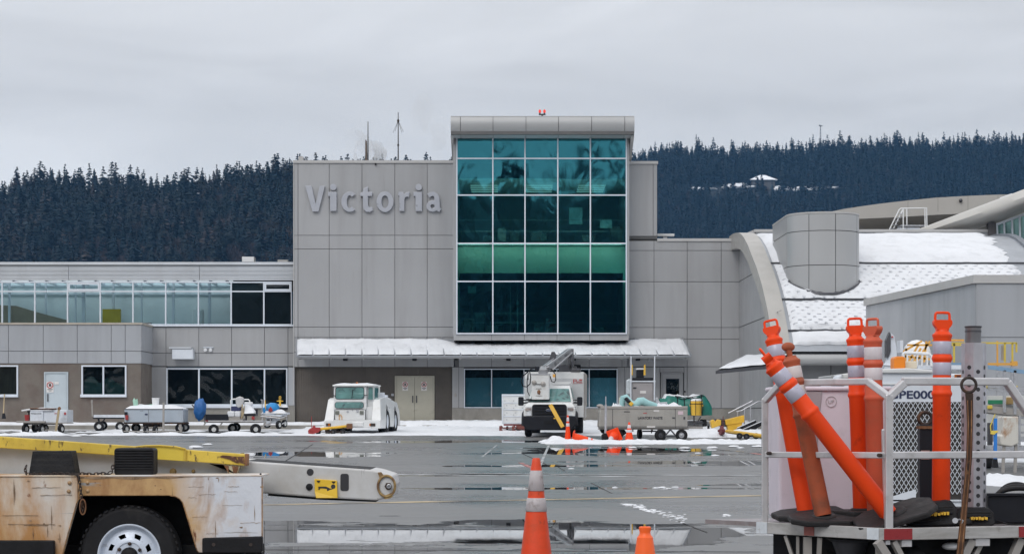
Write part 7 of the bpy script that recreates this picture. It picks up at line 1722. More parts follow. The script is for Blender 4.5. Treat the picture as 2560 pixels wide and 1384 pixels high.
# ------------------------------------------------------------------ aluminium railed cart at the frame edge
DK = .505
cA = Vector((2.3375, 12.5, 0)); cL = Vector((1.6575, 13.26, 0)); uF = Vector((1, .30, 0)).normalized(); uL = (cL - cA)
def ck(u, v, z=0.): q = cA + uF * u + uL * v; return Vector((q.x, q.y, z))
t = thing('railed_cart', 'aluminium railed flat cart carrying the orange posts, with red reflector tape', 'cart', tuple(ck(.9, .5)), world=True)
CW = 2.1
def slab(mb, u0, u1, v0, v1, z0, z1): return mb.prism([ck(u0, v0, z0), ck(u1, v0, z0), ck(u1, v1, z0), ck(u0, v1, z0)], (0, 0, z1 - z0))
mb = MB(); slab(mb, .0, CW, .0, 1.5, DK - .03, DK); mb.build('deck', mat('worn_deck', (.36, .34, .35), .35, .35, .1, 3., [((.22, .17, .16), 4., .55, .15)]), t)
mb = MB()
def edge(mb, a, b, z0, z1, th):
    u = (b - a).normalized(); n = Vector((-u.y, u.x, 0)); mb.prism([Vector((a.x, a.y, z0)), Vector((b.x, b.y, z0)), Vector((b.x, b.y, z1)), Vector((a.x, a.y, z1))], n * th)
M['edge_rail'] = mat('weathered_aluminium', (.50, .49, .48), .45, .4, .1, 5., [((.34, .33, .31), 6., .56, .12, (.3, 1, 2.)), ((.24, .22, .20), 9., .66, .06)], bump=.06, bs=40)
edge(mb, ck(-.01, 0), ck(CW, 0), DK - .072, DK + .004, -.03); edge(mb, ck(0, 1.02), ck(0, -.012), DK - .072, DK + .004, -.03); fr = mb.build('edge_rail', M['edge_rail'], t, bevel=.004)
def tape(a, b, z0, z1, m, n='reflector'):
    mb = MB(); u = (b - a).normalized(); nn = Vector((u.y, -u.x, 0)); mb.prism([Vector((p.x, p.y, z)) + nn * .035 for p, z in ((a, z0), (b, z0), (b, z1), (a, z1))], -nn * .004); mb.build(n, m, fr)
tape(ck(.0, 0) - uF * .03, ck(.165, 0), DK - .068, DK + .0, M['red_tape'])
tape(ck(.92, 0), ck(1.10, 0), DK - .068, DK + .0, M['red_tape'])
def tapeL(v0, v1, z0, z1, m):
    a, b = ck(0, v1), ck(0, v0); u = (b - a).normalized(); nn = Vector((u.y, -u.x, 0)); mb = MB(); mb.prism([Vector((p.x, p.y, z)) + nn * .035 for p, z in ((a, z0), (b, z0), (b, z1), (a, z1))], -nn * .004); mb.build('reflector', m, fr)
tapeL(.03, .12, DK - .070, DK + .002, M['white_tape']); tapeL(.54, .62, DK - .068, DK + .0, M['red_faded']); tapeL(.93, 1.02, DK - .072, DK + .003, M['white_tape'])
ZT, ZM = 1.425, .962
mb = MB(); a = .035
mb.bar(ck(.02, .0, DK - .02), ck(.02, .0, ZT - .085), .048); mb.build('post', M['alu'], t, bevel=.006)
mb = MB(); mb.bar(ck(.02, 1.0, DK - .02), ck(.02, 1.0, ZT - .10), .042); mb.build('post', M['alu'], t, bevel=.006)
mb = MB(); mb.bar(ck(.12, .12, DK), ck(.10, .12, ZT - .3), .04); mb.build('post', M['alu'], t, bevel=.006)
mb = MB()
mb.bar(ck(.015, .0, ZT - .105), ck(.125, .0, ZT - .01), .05); mb.bar(ck(.115, .0, ZT), ck(.86, .0, ZT), .05); mb.bar(ck(.85, 0, ZT), ck(1.02, .0, ZT - .22), .05)
mb.bar(ck(.02, 1.0, ZT - .12), ck(.02, .86, ZT), .042); mb.bar(ck(.02, .88, ZT), ck(.02, .14, ZT), .044); mb.bar(ck(.02, .16, ZT), ck(.02, .0, ZT - .10), .044)
mb.build('top_rail', M['alu'], t, bevel=.008)
mb = MB(); mb.bar(ck(.02, 0, ZM), ck(CW, 0, ZM), .04, .046); mb.bar(ck(.02, 1.0, ZM - .01), ck(.02, 0, ZM), .03, .04); mb.build('middle_rail', M['alu'], t, bevel=.006)
mb = MB()
for v in (.04, .93): mb.cyl(ck(.0, v, ZM) + Vector((-.02, -.03, 0)), ck(.0, v, ZM) + Vector((.0, .0, 0)), .012, n=8)
mb.build('rail_bolt', M['rust_dark'], t)
# underframe
mb = MB(); slab(mb, .25, CW, .2, 1.2, .2, DK - .08); mb.build('underframe', M['black'], t)
for (u, v, z0), (u1, v1, z1), w_ in (((.0, .80, DK - .08), (.05, .70, .05), .022), ((.0, .70, DK - .08), (.0, .70, .05), .018), ((.0, .62, DK - .08), (.0, .62, .05), .05), ((.0, .52, DK - .08), (.05, .60, .05), .028), ((.0, .06, DK - .08), (.0, .06, .30), .03), ((-.06, .0, DK - .08), (.2, .0, .05), .05), ((.05, .0, DK - .08), (.28, .02, .05), .035), ((.62, .02, DK - .08), (.42, .04, .05), .05), ((.72, .04, DK - .08), (.5, .04, .05), .03), ((.98, .03, DK - .08), (.8, .04, .05), .05)): mb = MB(); mb.bar(ck(u, v, z0), ck(u1, v1, z1), w_); mb.build('strut', M['tan_steel'], t)
mb = MB(); slab(mb, .10, .17, -.01, .02, DK - .115, DK - .075); slab(mb, .62, .72, -.01, .02, DK - .12, DK - .075); slab(mb, -.01, .02, -.01, .05, DK - .10, DK - .075); mb.build('tie_bracket', M['alu'], t)
for u, v in ((.35, .85), (.35, .2), (1.5, .85), (1.5, .2)): wheel(t, tuple(ck(u, v, .19)), .19, .12, .09, (1, .3, 0), M['steel'], n=24)
mb = MB(); mb.ball(ck(.55, .1, .38), (.06, .06, .025), 12, 8); mb.build('grease_cap', M['white_bucket'], t, smooth=60)
mb = MB(); mb.lathe([(.16, 0), (.12, .02), (.09, .1), (.03, .18)], ck(.2, .5, DK - .09), (0, 0, -1), 20); mb.build('turntable', M['dark_steel'], t, smooth=40)
# pale mauve bin behind the posts
d = 13.62
t = thing('storage_bin', 'pale mauve plastic storage bin standing behind the orange posts on the cart', 'bin', tuple(P(2085, 1298, d)), world=True)
mb = MB(); mb.px([(1944, 972), (2226, 972), (2224, 1300), (1948, 1300)], d, .55); bn = mb.build('bin_body', M['pink_box'], t, bevel=.02)
mb = MB(); mb.pbox(1940, 965, 2230, 976, d - .025, .6); mb.build('bin_rim', M['pink_box'], bn, bevel=.012)
mb = MB(); mb.px([(2012, 978), (2056, 978), (2048, 1055), (2044, 1120), (2012, 1120)], d - .012, .02); mb.build('raised_panel', mat('bin_grey_panel', (.36, .32, .34), .55, 0, .08, 4.), bn, bevel=.006)
mb = MB(); cc = P(2078, 1003, d - .006); mb.tube([cc + Vector((math.cos(a)*.036, 0, math.sin(a)*.036)) for a in [2*math.pi*i/28 for i in range(28)]], .0025, 5, True)
mb.build('moulded_disc', mat('moulded_mark', (.45, .41, .42), .5), bn); text('moulded_text', 'UP', bpy.data.materials['moulded_mark'], .034, (cc.x, d - .003, cc.z - .013), bn, align='CENTER')
# ---- orange delineator posts
M['rubber_base'] = mat('rubber_base', (.018, .017, .018), .6, 0, .2, 5., [((.038, .035, .035), 5., .62, .1)], bump=.15, bs=40, spec=.3)
def delineator(label, p_top, p_bot, r, body, band, hang=0., base_up=(0, 0, 1), base_at=None, base_ang=0., hs=1.0, edge_on=False, bsz=(.42, .36), group='orange delineator posts on the railed cart', bands=True, face=None, knob=False):
    """post from its handle top down to its foot"""
    p_top, p_bot = Vector(p_top), Vector(p_bot)
    t = thing('delineator_post', label, 'delineator', tuple(p_bot), group=group, world=True)
    ax = (p_top - p_bot); L_ = ax.length; ax.normalize()
    k = r / .0545
    top = lambda s: L_ - s * k            # heights measured down from the top, in metres of the standard post
    prof = [(r, .0), (r, top(.262 + .012 + .225 * 1.0))]
    def ringb(s, up=.012): return [(r, top(s + .022)), (r + .004*k, top(s + .014)), (r + .008*k, top(s + .004)), (r + .008*k, top(s - .004)), (r + .003*k, top(s - .016)), (r, top(s - .022))]
    prof = [(r * .98, 0), (r, .004)] + ringb(.497) + ringb(.283) + [(r, top(.165)), (r + .004*k, top(.152)), (r + .006*k, top(.145)), (r + .004*k, top(.137)), (r - .006*k, top(.130)), (r * .74, top(.118)), (r * .70, top(.108))]
    mb = MB(); mb.lathe(prof, p_bot, ax, 36); tb = mb.build('tube', body, t, smooth=35)
    # handle: flattened bulge with a loop on top
    f = Vector(face or (0, -1, 0)); f = (f - ax * f.dot(ax)).normalized(); sd = ax.cross(f).normalized()
    def at(a, h, b=0.): return p_bot + ax * h + sd * a + f * b
    mb = MB(); n = 26
    pr = []
    bul = [(.70, .110), (.66, .102), (.80, .094), (.94, .084), (1.02, .072), (1.03, .064), (.98, .054), (.90, .050)]
    for sgn in (1, -1):
        for wv, h in (bul if sgn == 1 else bul[::-1]): pr.append((sgn * wv * r, top(h)))
    th = .030 * k
    if knob:
        kc = at(0, top(.045)); mb.ball(kc, (.044 * k, .030 * k, .031 * k), 18, 12); mb.cyl(at(0, top(.112)), at(0, top(.05)), r * .30, r * .42, 14)
    else: mb.prism([at(a, h, th) for a, h in pr], f * (-2 * th))
    lw = .86 * r; hh = [.052, .040, .026, .012, .005]
    loop = [(-lw*.92, top(.056)), (-lw*.94, top(.04)), (-lw*.92, top(.02)), (-lw*.86, top(.010)), (-lw*.72, top(.006)), (0, top(.005)), (lw*.72, top(.006)), (lw*.86, top(.010)), (lw*.92, top(.02)), (lw*.94, top(.04)), (lw*.92, top(.056))]
    if not knob: mb.tube([at(a, h) for a, h in loop], .0085 * k, 8)
    mb.build('handle', body, t, bevel=.009 * k, smooth=40)
    if bands:
        for s0, s1 in ((.180, .258), (.308, .385)):
            b = MB(); e = .0015; b.lathe([(r + e * .2, top(s1)), (r + e, top(s1) + .002), (r + e, top(s0) - .002), (r + e * .2, top(s0))], p_bot, ax, 36); b.build('reflective_band', band, t, smooth=60)
    # rubber base plate
    bu = Vector(base_up).normalized(); c = Vector(base_at) if base_at else p_bot
    x = Vector((math.cos(base_ang), math.sin(base_ang), 0)); x = (x - bu * x.dot(bu)).normalized(); y = bu.cross(x)
    a_, b_ = bsz; q = .09
    oct_ = [(a_/2, -b_/2 + q), (a_/2, b_/2 - q), (a_/2 - q, b_/2), (-a_/2 + q, b_/2), (-a_/2, b_/2 - q), (-a_/2, -b_/2 + q), (-a_/2 + q, -b_/2), (a_/2 - q, -b_/2)]
    mb = MB(); mb.prism([c + x*u + y*v - bu * .038 for u, v in oct_], bu * .038); mb.lathe([(r + .03, 0), (r + .012, .012), (r + .002, .014)], c, bu, 20); mb.build('base', M['rubber_base'], t, bevel=.010)
    return t
def PD(x, y, d): return tuple(P(x, y, d))
OR, OF, OW = M['orange'], M['orange_faded'], M['orange_worn']
delineator('tallest upright orange post, standing alone beside the perforated steel pipe', PD(2356, 779, 12.95), (PX(2352, 12.95), 12.95, DK + .045), .0580, OR, M['reflect'], base_ang=.3)
delineator('upright bright orange post close beside a faded one, with crisp grey bands', PD(2136.5, 794, 13.15), (PX(2154, 13.15), 13.15, DK + .085), .0555, OR, M['reflect'], base_ang=.2)
delineator('upright faded orange post with pale bands, its narrow handle turned edgeways', PD(2181, 795, 13.0), (PX(2190, 13.0), 13.0, DK + .045), .0570, OF, M['reflect_white'], base_ang=-.1, face=(-.75, -.66, 0), bsz=(.36, .3))
delineator('slightly leaning bright orange post at the back with its handle facing forward', PD(1925, 799, 13.45), PD(2014, 1277, 13.25), .0545, OR, M['reflect'], base_ang=.15, base_at=(PX(2020, 13.25), 13.25, DK + .075), base_up=(-.08, -.1, 1), bsz=(.46, .36), face=(-.35, -1, 0))
delineator('worn brownish orange post with chipped white bands, leaning behind the steepest one', PD(1967, 850, 13.05), PD(2058, 1287, 12.93), .0545, OW, M['reflect_worn'], base_ang=.05, base_at=(PX(2062, 12.93), 12.95, DK + .055), base_up=(.0, -.16, 1), bsz=(.46, .32), face=(.45, -1, .35), knob=True)
delineator('steeply leaning orange post lying across the others, its base tipped up', PD(1899, 871, 12.75), PD(2222, 1284, 12.68), .0570, OR, M['reflect'], base_ang=.05, base_at=PD(2236, 1279, 12.70), base_up=(-.30, -.26, 1), bsz=(.52, .36), face=(1, -.12, .2))
# black wheel chocks with yellow lettering
for x0, x1, y0, y1, body, lb, ang, dd_ in ((2256, 2392, 1253, 1312, 'MADE IN', 'tilted black wheel chock with worn yellow lettering beneath the tallest post', .08, 12.72), (2384, 2486, 1268, 1314, 'SAFETY', 'level black wheel chock with yellow lettering at the foot of the perforated pipe', 0., 12.85)):
    t = thing('wheel_chock', lb, 'wheel chock', tuple(P((x0 + x1)/2, y1, dd_)), group='lettered wheel chocks on the railed cart', world=True)
    k = ang * (x1 - x0)
    mb = MB(); mb.prism([P(x0 + 14, y0 + k, dd_ + .05), P(x1 - 14, y0 - k*.4, dd_ + .05), P(x1, y0 + 14, dd_), P(x1 + 2, y1 - 4, dd_ - .03), P(x1 - 8, y1, dd_ - .03), P(x0 + 22, y1 + k * .2, dd_ - .03), P(x0, y1 - 8, dd_)], (0, .2, 0)); cb_ = mb.build('chock_body', M['black'], t, bevel=.01)
    mb = MB()
    for i in range(3): y_ = y0 + 12 + i * (y1 - y0 - 18) / 2.6; mb.tube([P(x0 + 20, y_ + k*.7, dd_ - .012), P(x1 - 10, y_, dd_ - .012)], .006, 6)
    mb.build('rib', M['black'], cb_)
    mb = MB(); rl_ = random.Random(x0); xx = x0 + 44
    while xx < x1 - 22:
        wx = rl_.uniform(3, 8); yy = (y0 + y1) / 2 + 4 - ang * (xx - x0 - 60)
        if rl_.random() > .12: mb.prism([P(xx, yy - rl_.uniform(2, 5), dd_ - .046), P(xx + wx, yy - rl_.uniform(2, 5), dd_ - .046), P(xx + wx - 1, yy + rl_.uniform(2, 4), dd_ - .046), P(xx + .5, yy + rl_.uniform(2, 4), dd_ - .046)], (0, .06, 0))
        xx += wx + rl_.uniform(.5, 2.5)
    mb.build('worn_lettering', M['yellow_blk'], cb_)
# perforated steel pipe
d = 13.0
t = thing('perforated_pipe', 'octagonal galvanised steel pipe full of punched holes with a dark pipe inside', 'pipe', tuple(P(2441, 1300, d)), world=True)
c = Vector((PX(2441, d), d + .075, 0)); ro = .0795; zt, zb = PZ(856, d), DK + .0
mb = MB(); mb.tube([c + Vector((0, 0, zb)), c + Vector((0, 0, zt))], ro, 8, caps=False); mb.tube([c + Vector((0, 0, zb)), c + Vector((0, 0, zt))], ro - .006, 8, caps=False)
fa = math.pi / 8
mb.v = []; mb.f = []
for rr in (ro, ro - .006): pass
ringo = [(math.cos(-math.pi/2 + fa * 2 * k + .16 - fa) * ro, math.sin(-math.pi/2 + fa * 2 * k + .16 - fa) * ro) for k in range(8)]
mb.prism([c + Vector((x, y, zb)) for x, y in ringo], (0, 0, zt - zb)); n_wall = len(mb.f); pipe_mb = mb; pipe_mat = ('pipe_wall', mat('punched_galvanised', (.47, .465, .50), .38, .5, .12, 6., [((.36, .34, .37), 10., .6, .12, (1, 1, .3))]))
for k in range(-2, 4):
    a = -math.pi/2 + fa * 2 * k + .16; nrm_ = Vector((math.cos(a), math.sin(a), 0)); rr = ro * math.cos(fa)
    n = 17
    for i in range(n):
        z = zb + .07 + (i + (.5 if k % 2 else 0)) * .0575
        if z > zt - .03 or (k == 0 and i == 12): continue
        q = c + nrm_ * rr; mb.cyl(q + Vector((0, 0, z)) - nrm_ * .004, q + Vector((0, 0, z)) + nrm_ * .0012, .0138, n=12)  # punched holes are dark discs, the shade inside put into their colour
pp = mb.build(pipe_mat[0], pipe_mat[1], t); pp.data.materials.append(M['ink'])
for i, pl in enumerate(pp.data.polygons):
    if i >= n_wall: pl.material_index = 1
mb = MB(); mb.tube([c + Vector((-.004, 0, zt - .05)), c + Vector((-.004, 0, PZ(816, d)))], .052, 20); mb.build('inner_pipe', mat('dark_zinc_pipe', (.17, .17, .18), .4, .5, .15, 5.), t, smooth=40)
mb = MB(); mb.lathe([(.052, 0), (.056, .006), (.056, .012), (.048, .012)], c + Vector((-.004, 0, PZ(818, d))), (0, 0, 1), 20); mb.lathe([(.0535, 0), (.0535, .012)], c + Vector((-.004, 0, PZ(829, d))), (0, 0, 1), 20); mb.build('pipe_lip', M['dark_steel'], t)
# rusty ringed bar hooked over the rail
t = thing('pull_bar', 'long rusty bar with a dark ring eye hanging against the cart rail', 'bar', tuple(P(2423, 1384, 12.36)), world=True)
dr = 12.47
mb = MB(); cc = P(2422, 961.5, dr - .01); mb.tube([cc + Vector((math.cos(a)*.0455, 0, math.sin(a)*.0455)) for a in [2*math.pi*i/30 for i in range(30)]], .0095, 10, True); mb.build('ring_eye', M['rust_dark'], t, smooth=60)
mb = MB(); pts = [(2423, 982, .024), (2424, 1000, .021), (2425, 1060, .017), (2423, 1140, .018), (2418, 1200, .018), (2411, 1270, .018), (2405, 1330, .020), (2398, 1400, .022), (2390, 1470, .022)]
for (x0, y0, w0), (x1, y1, w1) in zip(pts, pts[1:]): 
    a, b = P(x0, y0, dr - .02), P(x1, y1, dr - .02)
    mb.add([a + Vector((sx*w0, sy, 0)) for sx, sy in ((-1, -.008), (1, -.008), (1, .012), (-1, .012))] + [b + Vector((sx*w1, sy, 0)) for sx, sy in ((-1, -.008), (1, -.008), (1, .012), (-1, .012))], [(0,1,5,4),(1,2,6,5),(2,3,7,6),(3,0,4,7)])
mb.build('shank', M['rust_bar'], t, bevel=.003)
mb = MB(); mb.tube([P(x, y, dr - .033) + Vector((w_ * .55, 0, 0)) for x, y, w_ in pts[1:]], .0035, 6); mb.tube([P(x, y, dr - .033) - Vector((w_ * .6, 0, 0)) for x, y, w_ in pts[1:]], .0035, 6); mb.build('flange', M['rust'], t, smooth=50)
mb = MB(); mb.tube([P(2386, 1300, 12.5), P(2400, 1297, 12.44), P(2408, 1300, 12.44), P(2402, 1310, 12.45)], .006, 6); mb.cyl(P(2388, 1300, 12.46), P(2388, 1300, 12.42), .018, n=10); mb.build('shackle', M['steel'], t, smooth=40)
# black pivot post with a ring, on the deck
t = thing('ring_post', 'black square post topped by a dark ring eye behind the tallest orange post', 'post', tuple(P(2312, 1258, 13.45)), world=True)
mb = MB(); mb.pbox(2300, 1060, 2336, 1300, 13.45, .09); mb.build('post_body', M['black_paint'], t, bevel=.008)
mb = MB(); cc = P(2313, 1045, 13.47); mb.tube([cc + Vector((math.cos(a)*.045, 0, math.sin(a)*.042)) for a in [2*math.pi*i/26 for i in range(26)]], .013, 9, True); mb.build('ring_eye', M['rust_dark'], t, smooth=60)
mb = MB(); mb.pbox(2298, 1064, 2332, 1071, 13.44, .1); mb.build('collar', M['rust'], t)
mb = MB(); mb.pbox(2303, 1125, 2324, 1132, 13.445, .01); mb.pbox(2303, 1140, 2324, 1147, 13.445, .01); mb.build('plate_label', mat('worn_red_white', (.45, .28, .25), .5), t)
# black crate with coiled hose
t = thing('black_crate', 'black open crate with a coiled hose at the frame edge on the cart', 'crate', tuple(P(2520, 1306, 13.1)), world=True)
mb = MB(); mb.pbox(2471, 1237, 2640, 1306, 13.05, .45); mb.build('crate_body', M['black_paint'], t, bevel=.008)
mb = MB(); mb.pbox(2468, 1232, 2644, 1239, 13.03, .02); mb.build('crate_rim', M['black_paint'], t, bevel=.004)
t = thing('coiled_hose', 'dark coiled hose heaped in the black crate', 'hose', tuple(P(2540, 1237, 13.25)), world=True)
mb = MB(); cc = P(2548, 1240, 13.28)
for k in range(3): mb.tube([cc + Vector((math.cos(a)*(.15 - .02*k), .04 * k, math.sin(a)*(.055 + .012*k) + .0)) for a in [math.pi*i/20 for i in range(21)]], .017, 8)
mb.build('coil', M['rubber_base'], t, smooth=60)
mb = MB(); mb.tube([P(2490, 1300, 13.0), P(2520, 1309, 12.8), P(2600, 1313, 12.75)], .006, 6); tag(mb.build('deck_cable', M['rubber_base'], smooth=60), 'thin cable lying along the cart deck by the black crate', 'cable')
# ------------------------------------------------------------------ ground power unit behind the cart
d = 19.5
t = thing('ground_power_unit', 'white ground power unit with navy lettering and a diamond mesh grille', 'power unit', (PX(2290, d), d + .7, 0), world=True)
mb = MB(); mb.px([(2110, 1005), (2110, 945), (2204, 924), (2270, 921), (2335, 926), (2350, 933), (2412, 934), (2412, 1275), (2110, 1275)], d, 1.5); mb.v = [(x, y, z) for x, y, z in mb.v]; body = mb.build('cabinet', M['white_cool'], t, bevel=.02)
mb = MB(); mb.px([(2105, 934), (2204, 922), (2268, 919.5), (2333, 924.5), (2333, 932), (2204, 932), (2110, 946)], d - .03, 1.55); mb.build('sloped_lid', M['white'], body, bevel=.01)
mb = MB(); mb.pbox(2204, 957.5, 2276, 961, d - .012, .012); mb.pbox(2275.5, 935, 2276.3, 957, d - .004, .004); mb.build('lid_seam', M['white'], body)
text('lettering', 'GPE000', M['navy'], .106, (PX(2220, d), d - .004, PZ(995, d)), body, sx=1.32, bold=.0022)
mb = MB(); mb.pbox(2386.5, 935.5, 2406, 944, d - .012, .012); am = mb.build('marker_lamp', M['amber'], body); mb = MB(); mb.pbox(2392, 937.5, 2401, 942, d - .02, .01); mb.build('marker_core', mat('lamp_core', (.12, .02, .01), .4), am)
mb = MB(); mb.px([(2086, 958), (2096, 939), (2110, 934), (2126, 934), (2126, 964), (2090, 964)], d + .02, .3); mb.build('lamp_housing', M['white_cool'], t, bevel=.015)
mb = MB(); mb.pbox(2108.5, 938, 2123.5, 963, d + .008, .012); mb.build('amber_lamp', M['amber'], t)
mb = MB(); mb.pbox(2190, 1004, 2411, 1248, d - .006, .008); mb.build('dark_opening', mat('radiator_core', (.035, .03, .028), .7), body)
# expanded metal
mb = MB(); x0, y0, cw, chh = 2190.0, 1004.0, 11.6, 19.2
y = y0
def seg(a, b): mb.bar(P(*a, d - .014), P(*b, d - .014), .0056, .005, (0, 1, 0))
nr = 12; ncl = 19
for j in range(nr):
    for i in range(ncl):
        cx, cy = x0 + cw * (i + .5), y0 + chh * (j + .5)
        if cy - chh/2 < 1003 or cy > 1250: continue
        for sx in (-1, 1):
            for sy in (-1, 1): seg((cx + sx * cw/2, cy), (cx, cy + sy * chh/2))
mb.build('mesh_grille', M['mesh_white'] if 'mesh_white' in M else M['white_cool'], body)
mb = MB(); mb.pbox(2188, 1248, 2412, 1252, d - .02, .02); mb.prism([P(2230, 1240, d - .02), P(2290, 1222, d - .02), P(2290, 1262, d - .02), P(2230, 1262, d - .02)], (0, .012, 0)); mb.build('lower_sill', M['white_cool'], body)
mb = MB(); mb.pbox(2120, 1275, 2410, 1300, d + .1, 1.2); mb.build('chassis', M['black'], t)
for x in (2150, 2380): wheel(t, (PX(x, d), d + .3, .22), .22, .16, .11, (1, 0, 0), M['steel'])
# boxes on its roof
t = thing('orange_case', 'rounded orange plastic case standing on the white power unit', 'case', tuple(P(2249, 922, d + .4)), world=True)
mb = MB(); mb.prism([(x, d + .4, z) for x, z in [(P(a, b, d + .4).x, P(a, b, d + .4).z) for a, b in rrect(2235, 2264, 890, 925, 8)]], (0, .2, 0)); mb.build('case_body', mat('amber_plastic', (.72, .21, .012), .4, 0, .06, 6.), t, bevel=.012)
mb = MB(); mb.pbox(2262, 902, 2293, 921, d + .5, .25); tag(mb.build('beige_box', M['beige'], bevel=.01), 'beige plastic box beside the orange case on the power unit', 'box')
# ------------------------------------------------------------------ loading equipment beyond, at the frame edge
d = 58.
t = thing('boarding_stairs', 'yellow-railed boarding steps behind the white power unit', 'steps', (PX(2330, d), d, gz(d)), world=True)
mb = MB()
for y, a, b in ((857, 2340, 2542), (862, 2340, 2420), (909, 2340, 2420)): mb.bar(P(a, y, d), P(b, y, d), .05)
for x, y1 in ((2531, 912), (2541, 880), (2385, 905), (2512, 905)): mb.bar(P(x, 857, d), P(x, y1, d), .05)
mb.build('yellow_railing', M['yellow_pale'], t)
mb = MB(); mb.bar(P(2470, 909.5, d), P(2544, 909.5, d), .07); mb.bar(P(2493, 852, d), P(2494, 948, d), .045); mb.pbox(2530, 902, 2544, 914, d - .05, .2); mb.build('orange_rail', M['orange_rail'], t); mb = MB()
for a, b in (((2258, 878), (2305, 852)), ((2290, 905), (2325, 852)), ((2268, 862), (2330, 862)), ((2265, 870), (2264, 905)), ((2272, 902), (2296, 862)), ((2310, 905), (2316, 852)), ((2262, 890), (2330, 898)), ((2330, 850), (2410, 850)), ((2285, 903), (2302, 870))): mb.bar(P(*a, d - 1.), P(*b, d - 1.), .055)
mb.build('orange_frame', M['orange_rail'], t)
mb = MB()
mb.tube([P(2258, 915, d - 2), P(2258, 884, d - 2), P(2262, 881, d - 2), P(2322, 884, d - 2), P(2329, 890, d - 2), P(2329, 915, d - 2)], .045, 6)
for x in (2268, 2293, 2305, 2318): mb.bar(P(x, 882, d - 2), P(x, 915, d - 2), .04)
mb.build('white_railing', M['white_bucket'], t)
mb = MB(); mb.ball(P(2292, 885, d + .3), (.42, .4, .42), 14, 9); mb.build('white_drum', M['white_bucket'], t, smooth=60)
mb = MB(); mb.pbox(2294, 912, 2420, 922, d - 2, 1.5); mb.pbox(2250, 850, 2258, 880, d, .5); mb.build('platform', M['white_cool'], t)
mb = MB(); mb.pbox(2504, 862, 2512, 900, d + .2, .1); mb.build('grey_panel', M['tan_steel'], t)
mb = MB()
for x in (2300, 2400, 2494, 2531): mb.bar(P(x, 915, d), Vector((PX(x, d), d, gz(d))), .08)
mb.build('support_leg', M['steel'], t)
t = thing('fuel_hatch', 'white hinged panel with a dark edge standing behind the faded post', 'panel', tuple(P(2225, 915, 40.)), world=True)
mb = MB(); mb.px([(2216, 893), (2216, 850), (2225, 829), (2227, 876), (2220, 892)], 40., .2); mb.build('dark_edge', M['dark_steel'], t)
mb = MB(); mb.px([(2227, 832), (2236, 840), (2241, 868), (2243, 914), (2213, 914), (2226, 880)], 40.05, .2); mb.tube([P(2205, 918, 40), P(2208, 911, 40), P(2232, 913, 40)], .03, 6); mb.bar(P(2220, 914, 40.1), Vector((PX(2222, 40), 40.1, 0)), .2); mb.build('white_panel', M['white_cool'], t, bevel=.01)
mb = MB(); mb.pbox(2229, 840, 2233, 843, 40.0, .04); mb.build('red_lamp', M['red_lens'], t)
d = 45.
t = thing('access_ramp', 'grey-railed access ramp with blue handrails at the frame edge', 'ramp', (PX(2540, d), d, gz(d)), world=True)
mb = MB(); mb.bar(P(2470, 919, d), P(2640, 942, d), .06, .05); mb.bar(P(2470, 914, d + .8), P(2640, 937, d + .8), .05, .04); mb.bar(P(2376, 909, d), P(2412, 909, d), .05); mb.build('blue_rail', mat('blue_rail', (.22, .36, .52), .5, .1, .06, 2.), t)
mb = MB(); mb.bar(P(2470, 964, d), P(2640, 980, d), .07); mb.bar(P(2470, 971, d), P(2640, 992, d), .05)
for x, y0, y1 in ((2511, 925, 1030), (2537, 925, 1035), (2580, 925, 1040)): mb.bar(P(x, y0, d), P(x, y1, d), .06)
mb.build('grey_rail', M['steel'], t)
mb = MB(); mb.prism([P(2470, 1012, d), P(2540, 1022, d), P(2700, 1050, d), P(2700, 1064, d), P(2540, 1038, d), P(2470, 1030, d)], (0, 1.2, 0)); mb.build('ramp_deck', M['tan_steel'], t)
mb = MB(); mb.pbox(2548, 1038, 2552, 1112, d - .05, .1); mb.pbox(2470, 1114, 2700, 1128, d, 1.2)
for y in (1040, 1058, 1078, 1098): mb.pbox(2552, y, 2620, y + 5, d, .3)
mb.build('ladder_frame', M['steel'], t)
for x in (2480, 2600): wheel(t, (PX(x, d), d + .4, gz(d) + .2), .2, .15, .1, (1, 0, 0), M['dark_steel'])
mb = MB(); mb.pbox(2470, 963, 2545, 970, 47., .4); tag(mb.build('yellow_beam', M['yellow_pale'], bevel=.02), 'long yellow beam behind the grey rails at the frame edge', 'beam')
t = thing('equipment_cabinet', 'white equipment cabinet with a green stripe and tan box beyond the railings', 'cabinet', (PX(2520, 48.), 48., gz(48.)), world=True)
mb = MB(); mb.pbox(2470, 988, 2640, 1012, 47.9, 1.); mb.pbox(2470, 1012, 2640, 1090, 48., 1.); mb.build('cabinet_body', mat('cabinet_white', (.60, .61, .60), .5, 0, .05, 2., [((.42, .26, .12), 2.2, .68, .05)]), t)
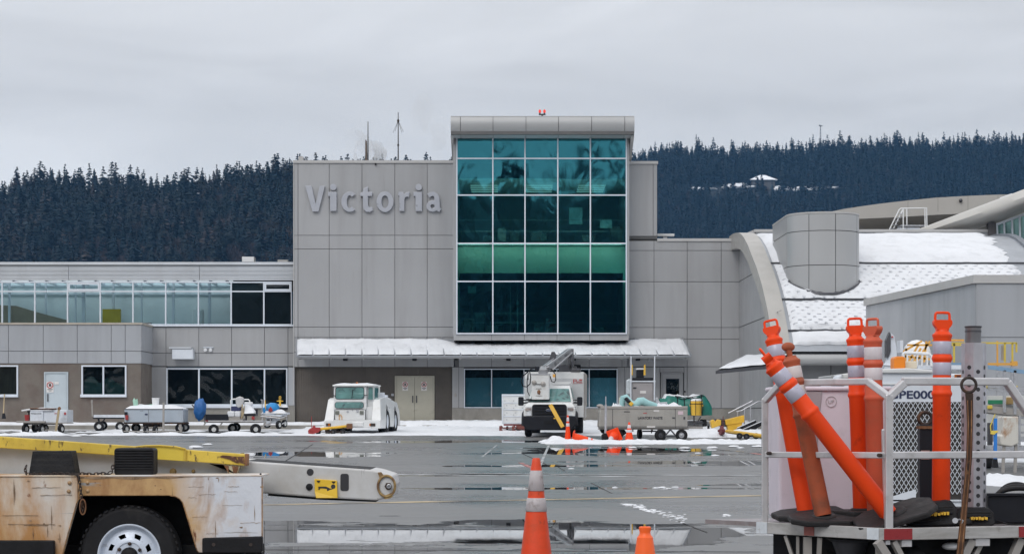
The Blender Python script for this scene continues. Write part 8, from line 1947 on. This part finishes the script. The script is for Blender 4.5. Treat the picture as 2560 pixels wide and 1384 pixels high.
mb = MB(); mb.pbox(2470, 999, 2517, 1009, 47.88, .02); mb.build('green_stripe', mat('green_stripe', (.03, .26, .13), .5), t)
mb = MB(); mb.pbox(2518, 992, 2535, 1010, 47.7, .2); mb.build('tan_box', mat('tan_box', (.45, .30, .12), .6), t, bevel=.02)
mb = MB(); mb.pbox(2470, 1056, 2482, 1112, 47.9, .1); mb.build('dark_recess', M['dark_steel'], t)
mb = MB(); mb.pbox(2470, 1012, 2482, 1022, 44.95, .1); tag(mb.build('yellow_block', M['yellow_pale'], bevel=.02), 'small yellow block on the edge of the grey ramp', 'block')
t = thing('rusty_tank', 'white metal tank streaked with rust under the grey ramp', 'tank', (PX(2522, 43.), 43., 0.02), world=True)
mb = MB(); mb.px([(2503, 1112), (2498, 1088), (2506, 1086), (2510, 1040), (2547, 1040), (2547, 1108), (2530, 1116)], 43., .6); mb.build('tank_body', mat('rust_tank', (.60, .58, .53), .5, 0, .06, 3., [((.35, .16, .05), 3., .58, .06, (1, 1, .5)), (RUST, 4., .68, .04)]), t, bevel=.03)
mb = MB(); mb.bar(P(2510, 1108, 43.1), Vector((PX(2510, 43), 43.1, 0)), .06); mb.bar(P(2540, 1108, 43.1), Vector((PX(2540, 43), 43.1, 0)), .06); mb.build('leg', M['tan_steel'], t)
t = thing('blue_broom', 'blue-handled broom with black bristles tied upright to the ramp', 'broom', tuple(P(2488, 1166, 38.)), world=True)
mb = MB(); mb.bar(P(2488.5, 1045, 38), P(2488, 1146, 38), .06, .05); mb.build('handle', mat('broom_blue', (.015, .16, .50), .5), t)
mb = MB(); mb.px([(2482, 1168), (2484, 1145), (2494, 1145), (2497, 1168)], 38., .12); mb.build('bristles', M['black'], t, bevel=.01)
mb = MB(); mb.px([(2477, 1084), (2480, 1076), (2492, 1075), (2497, 1078), (2490, 1082), (2486, 1086)], 37.95, .06); mb.tube([P(2478, 1084, 38), P(2476, 1064, 38), P(2488, 1034, 38)], .012, 6); mb.build('yellow_tie', M['yellow_pale'], t, bevel=.006)
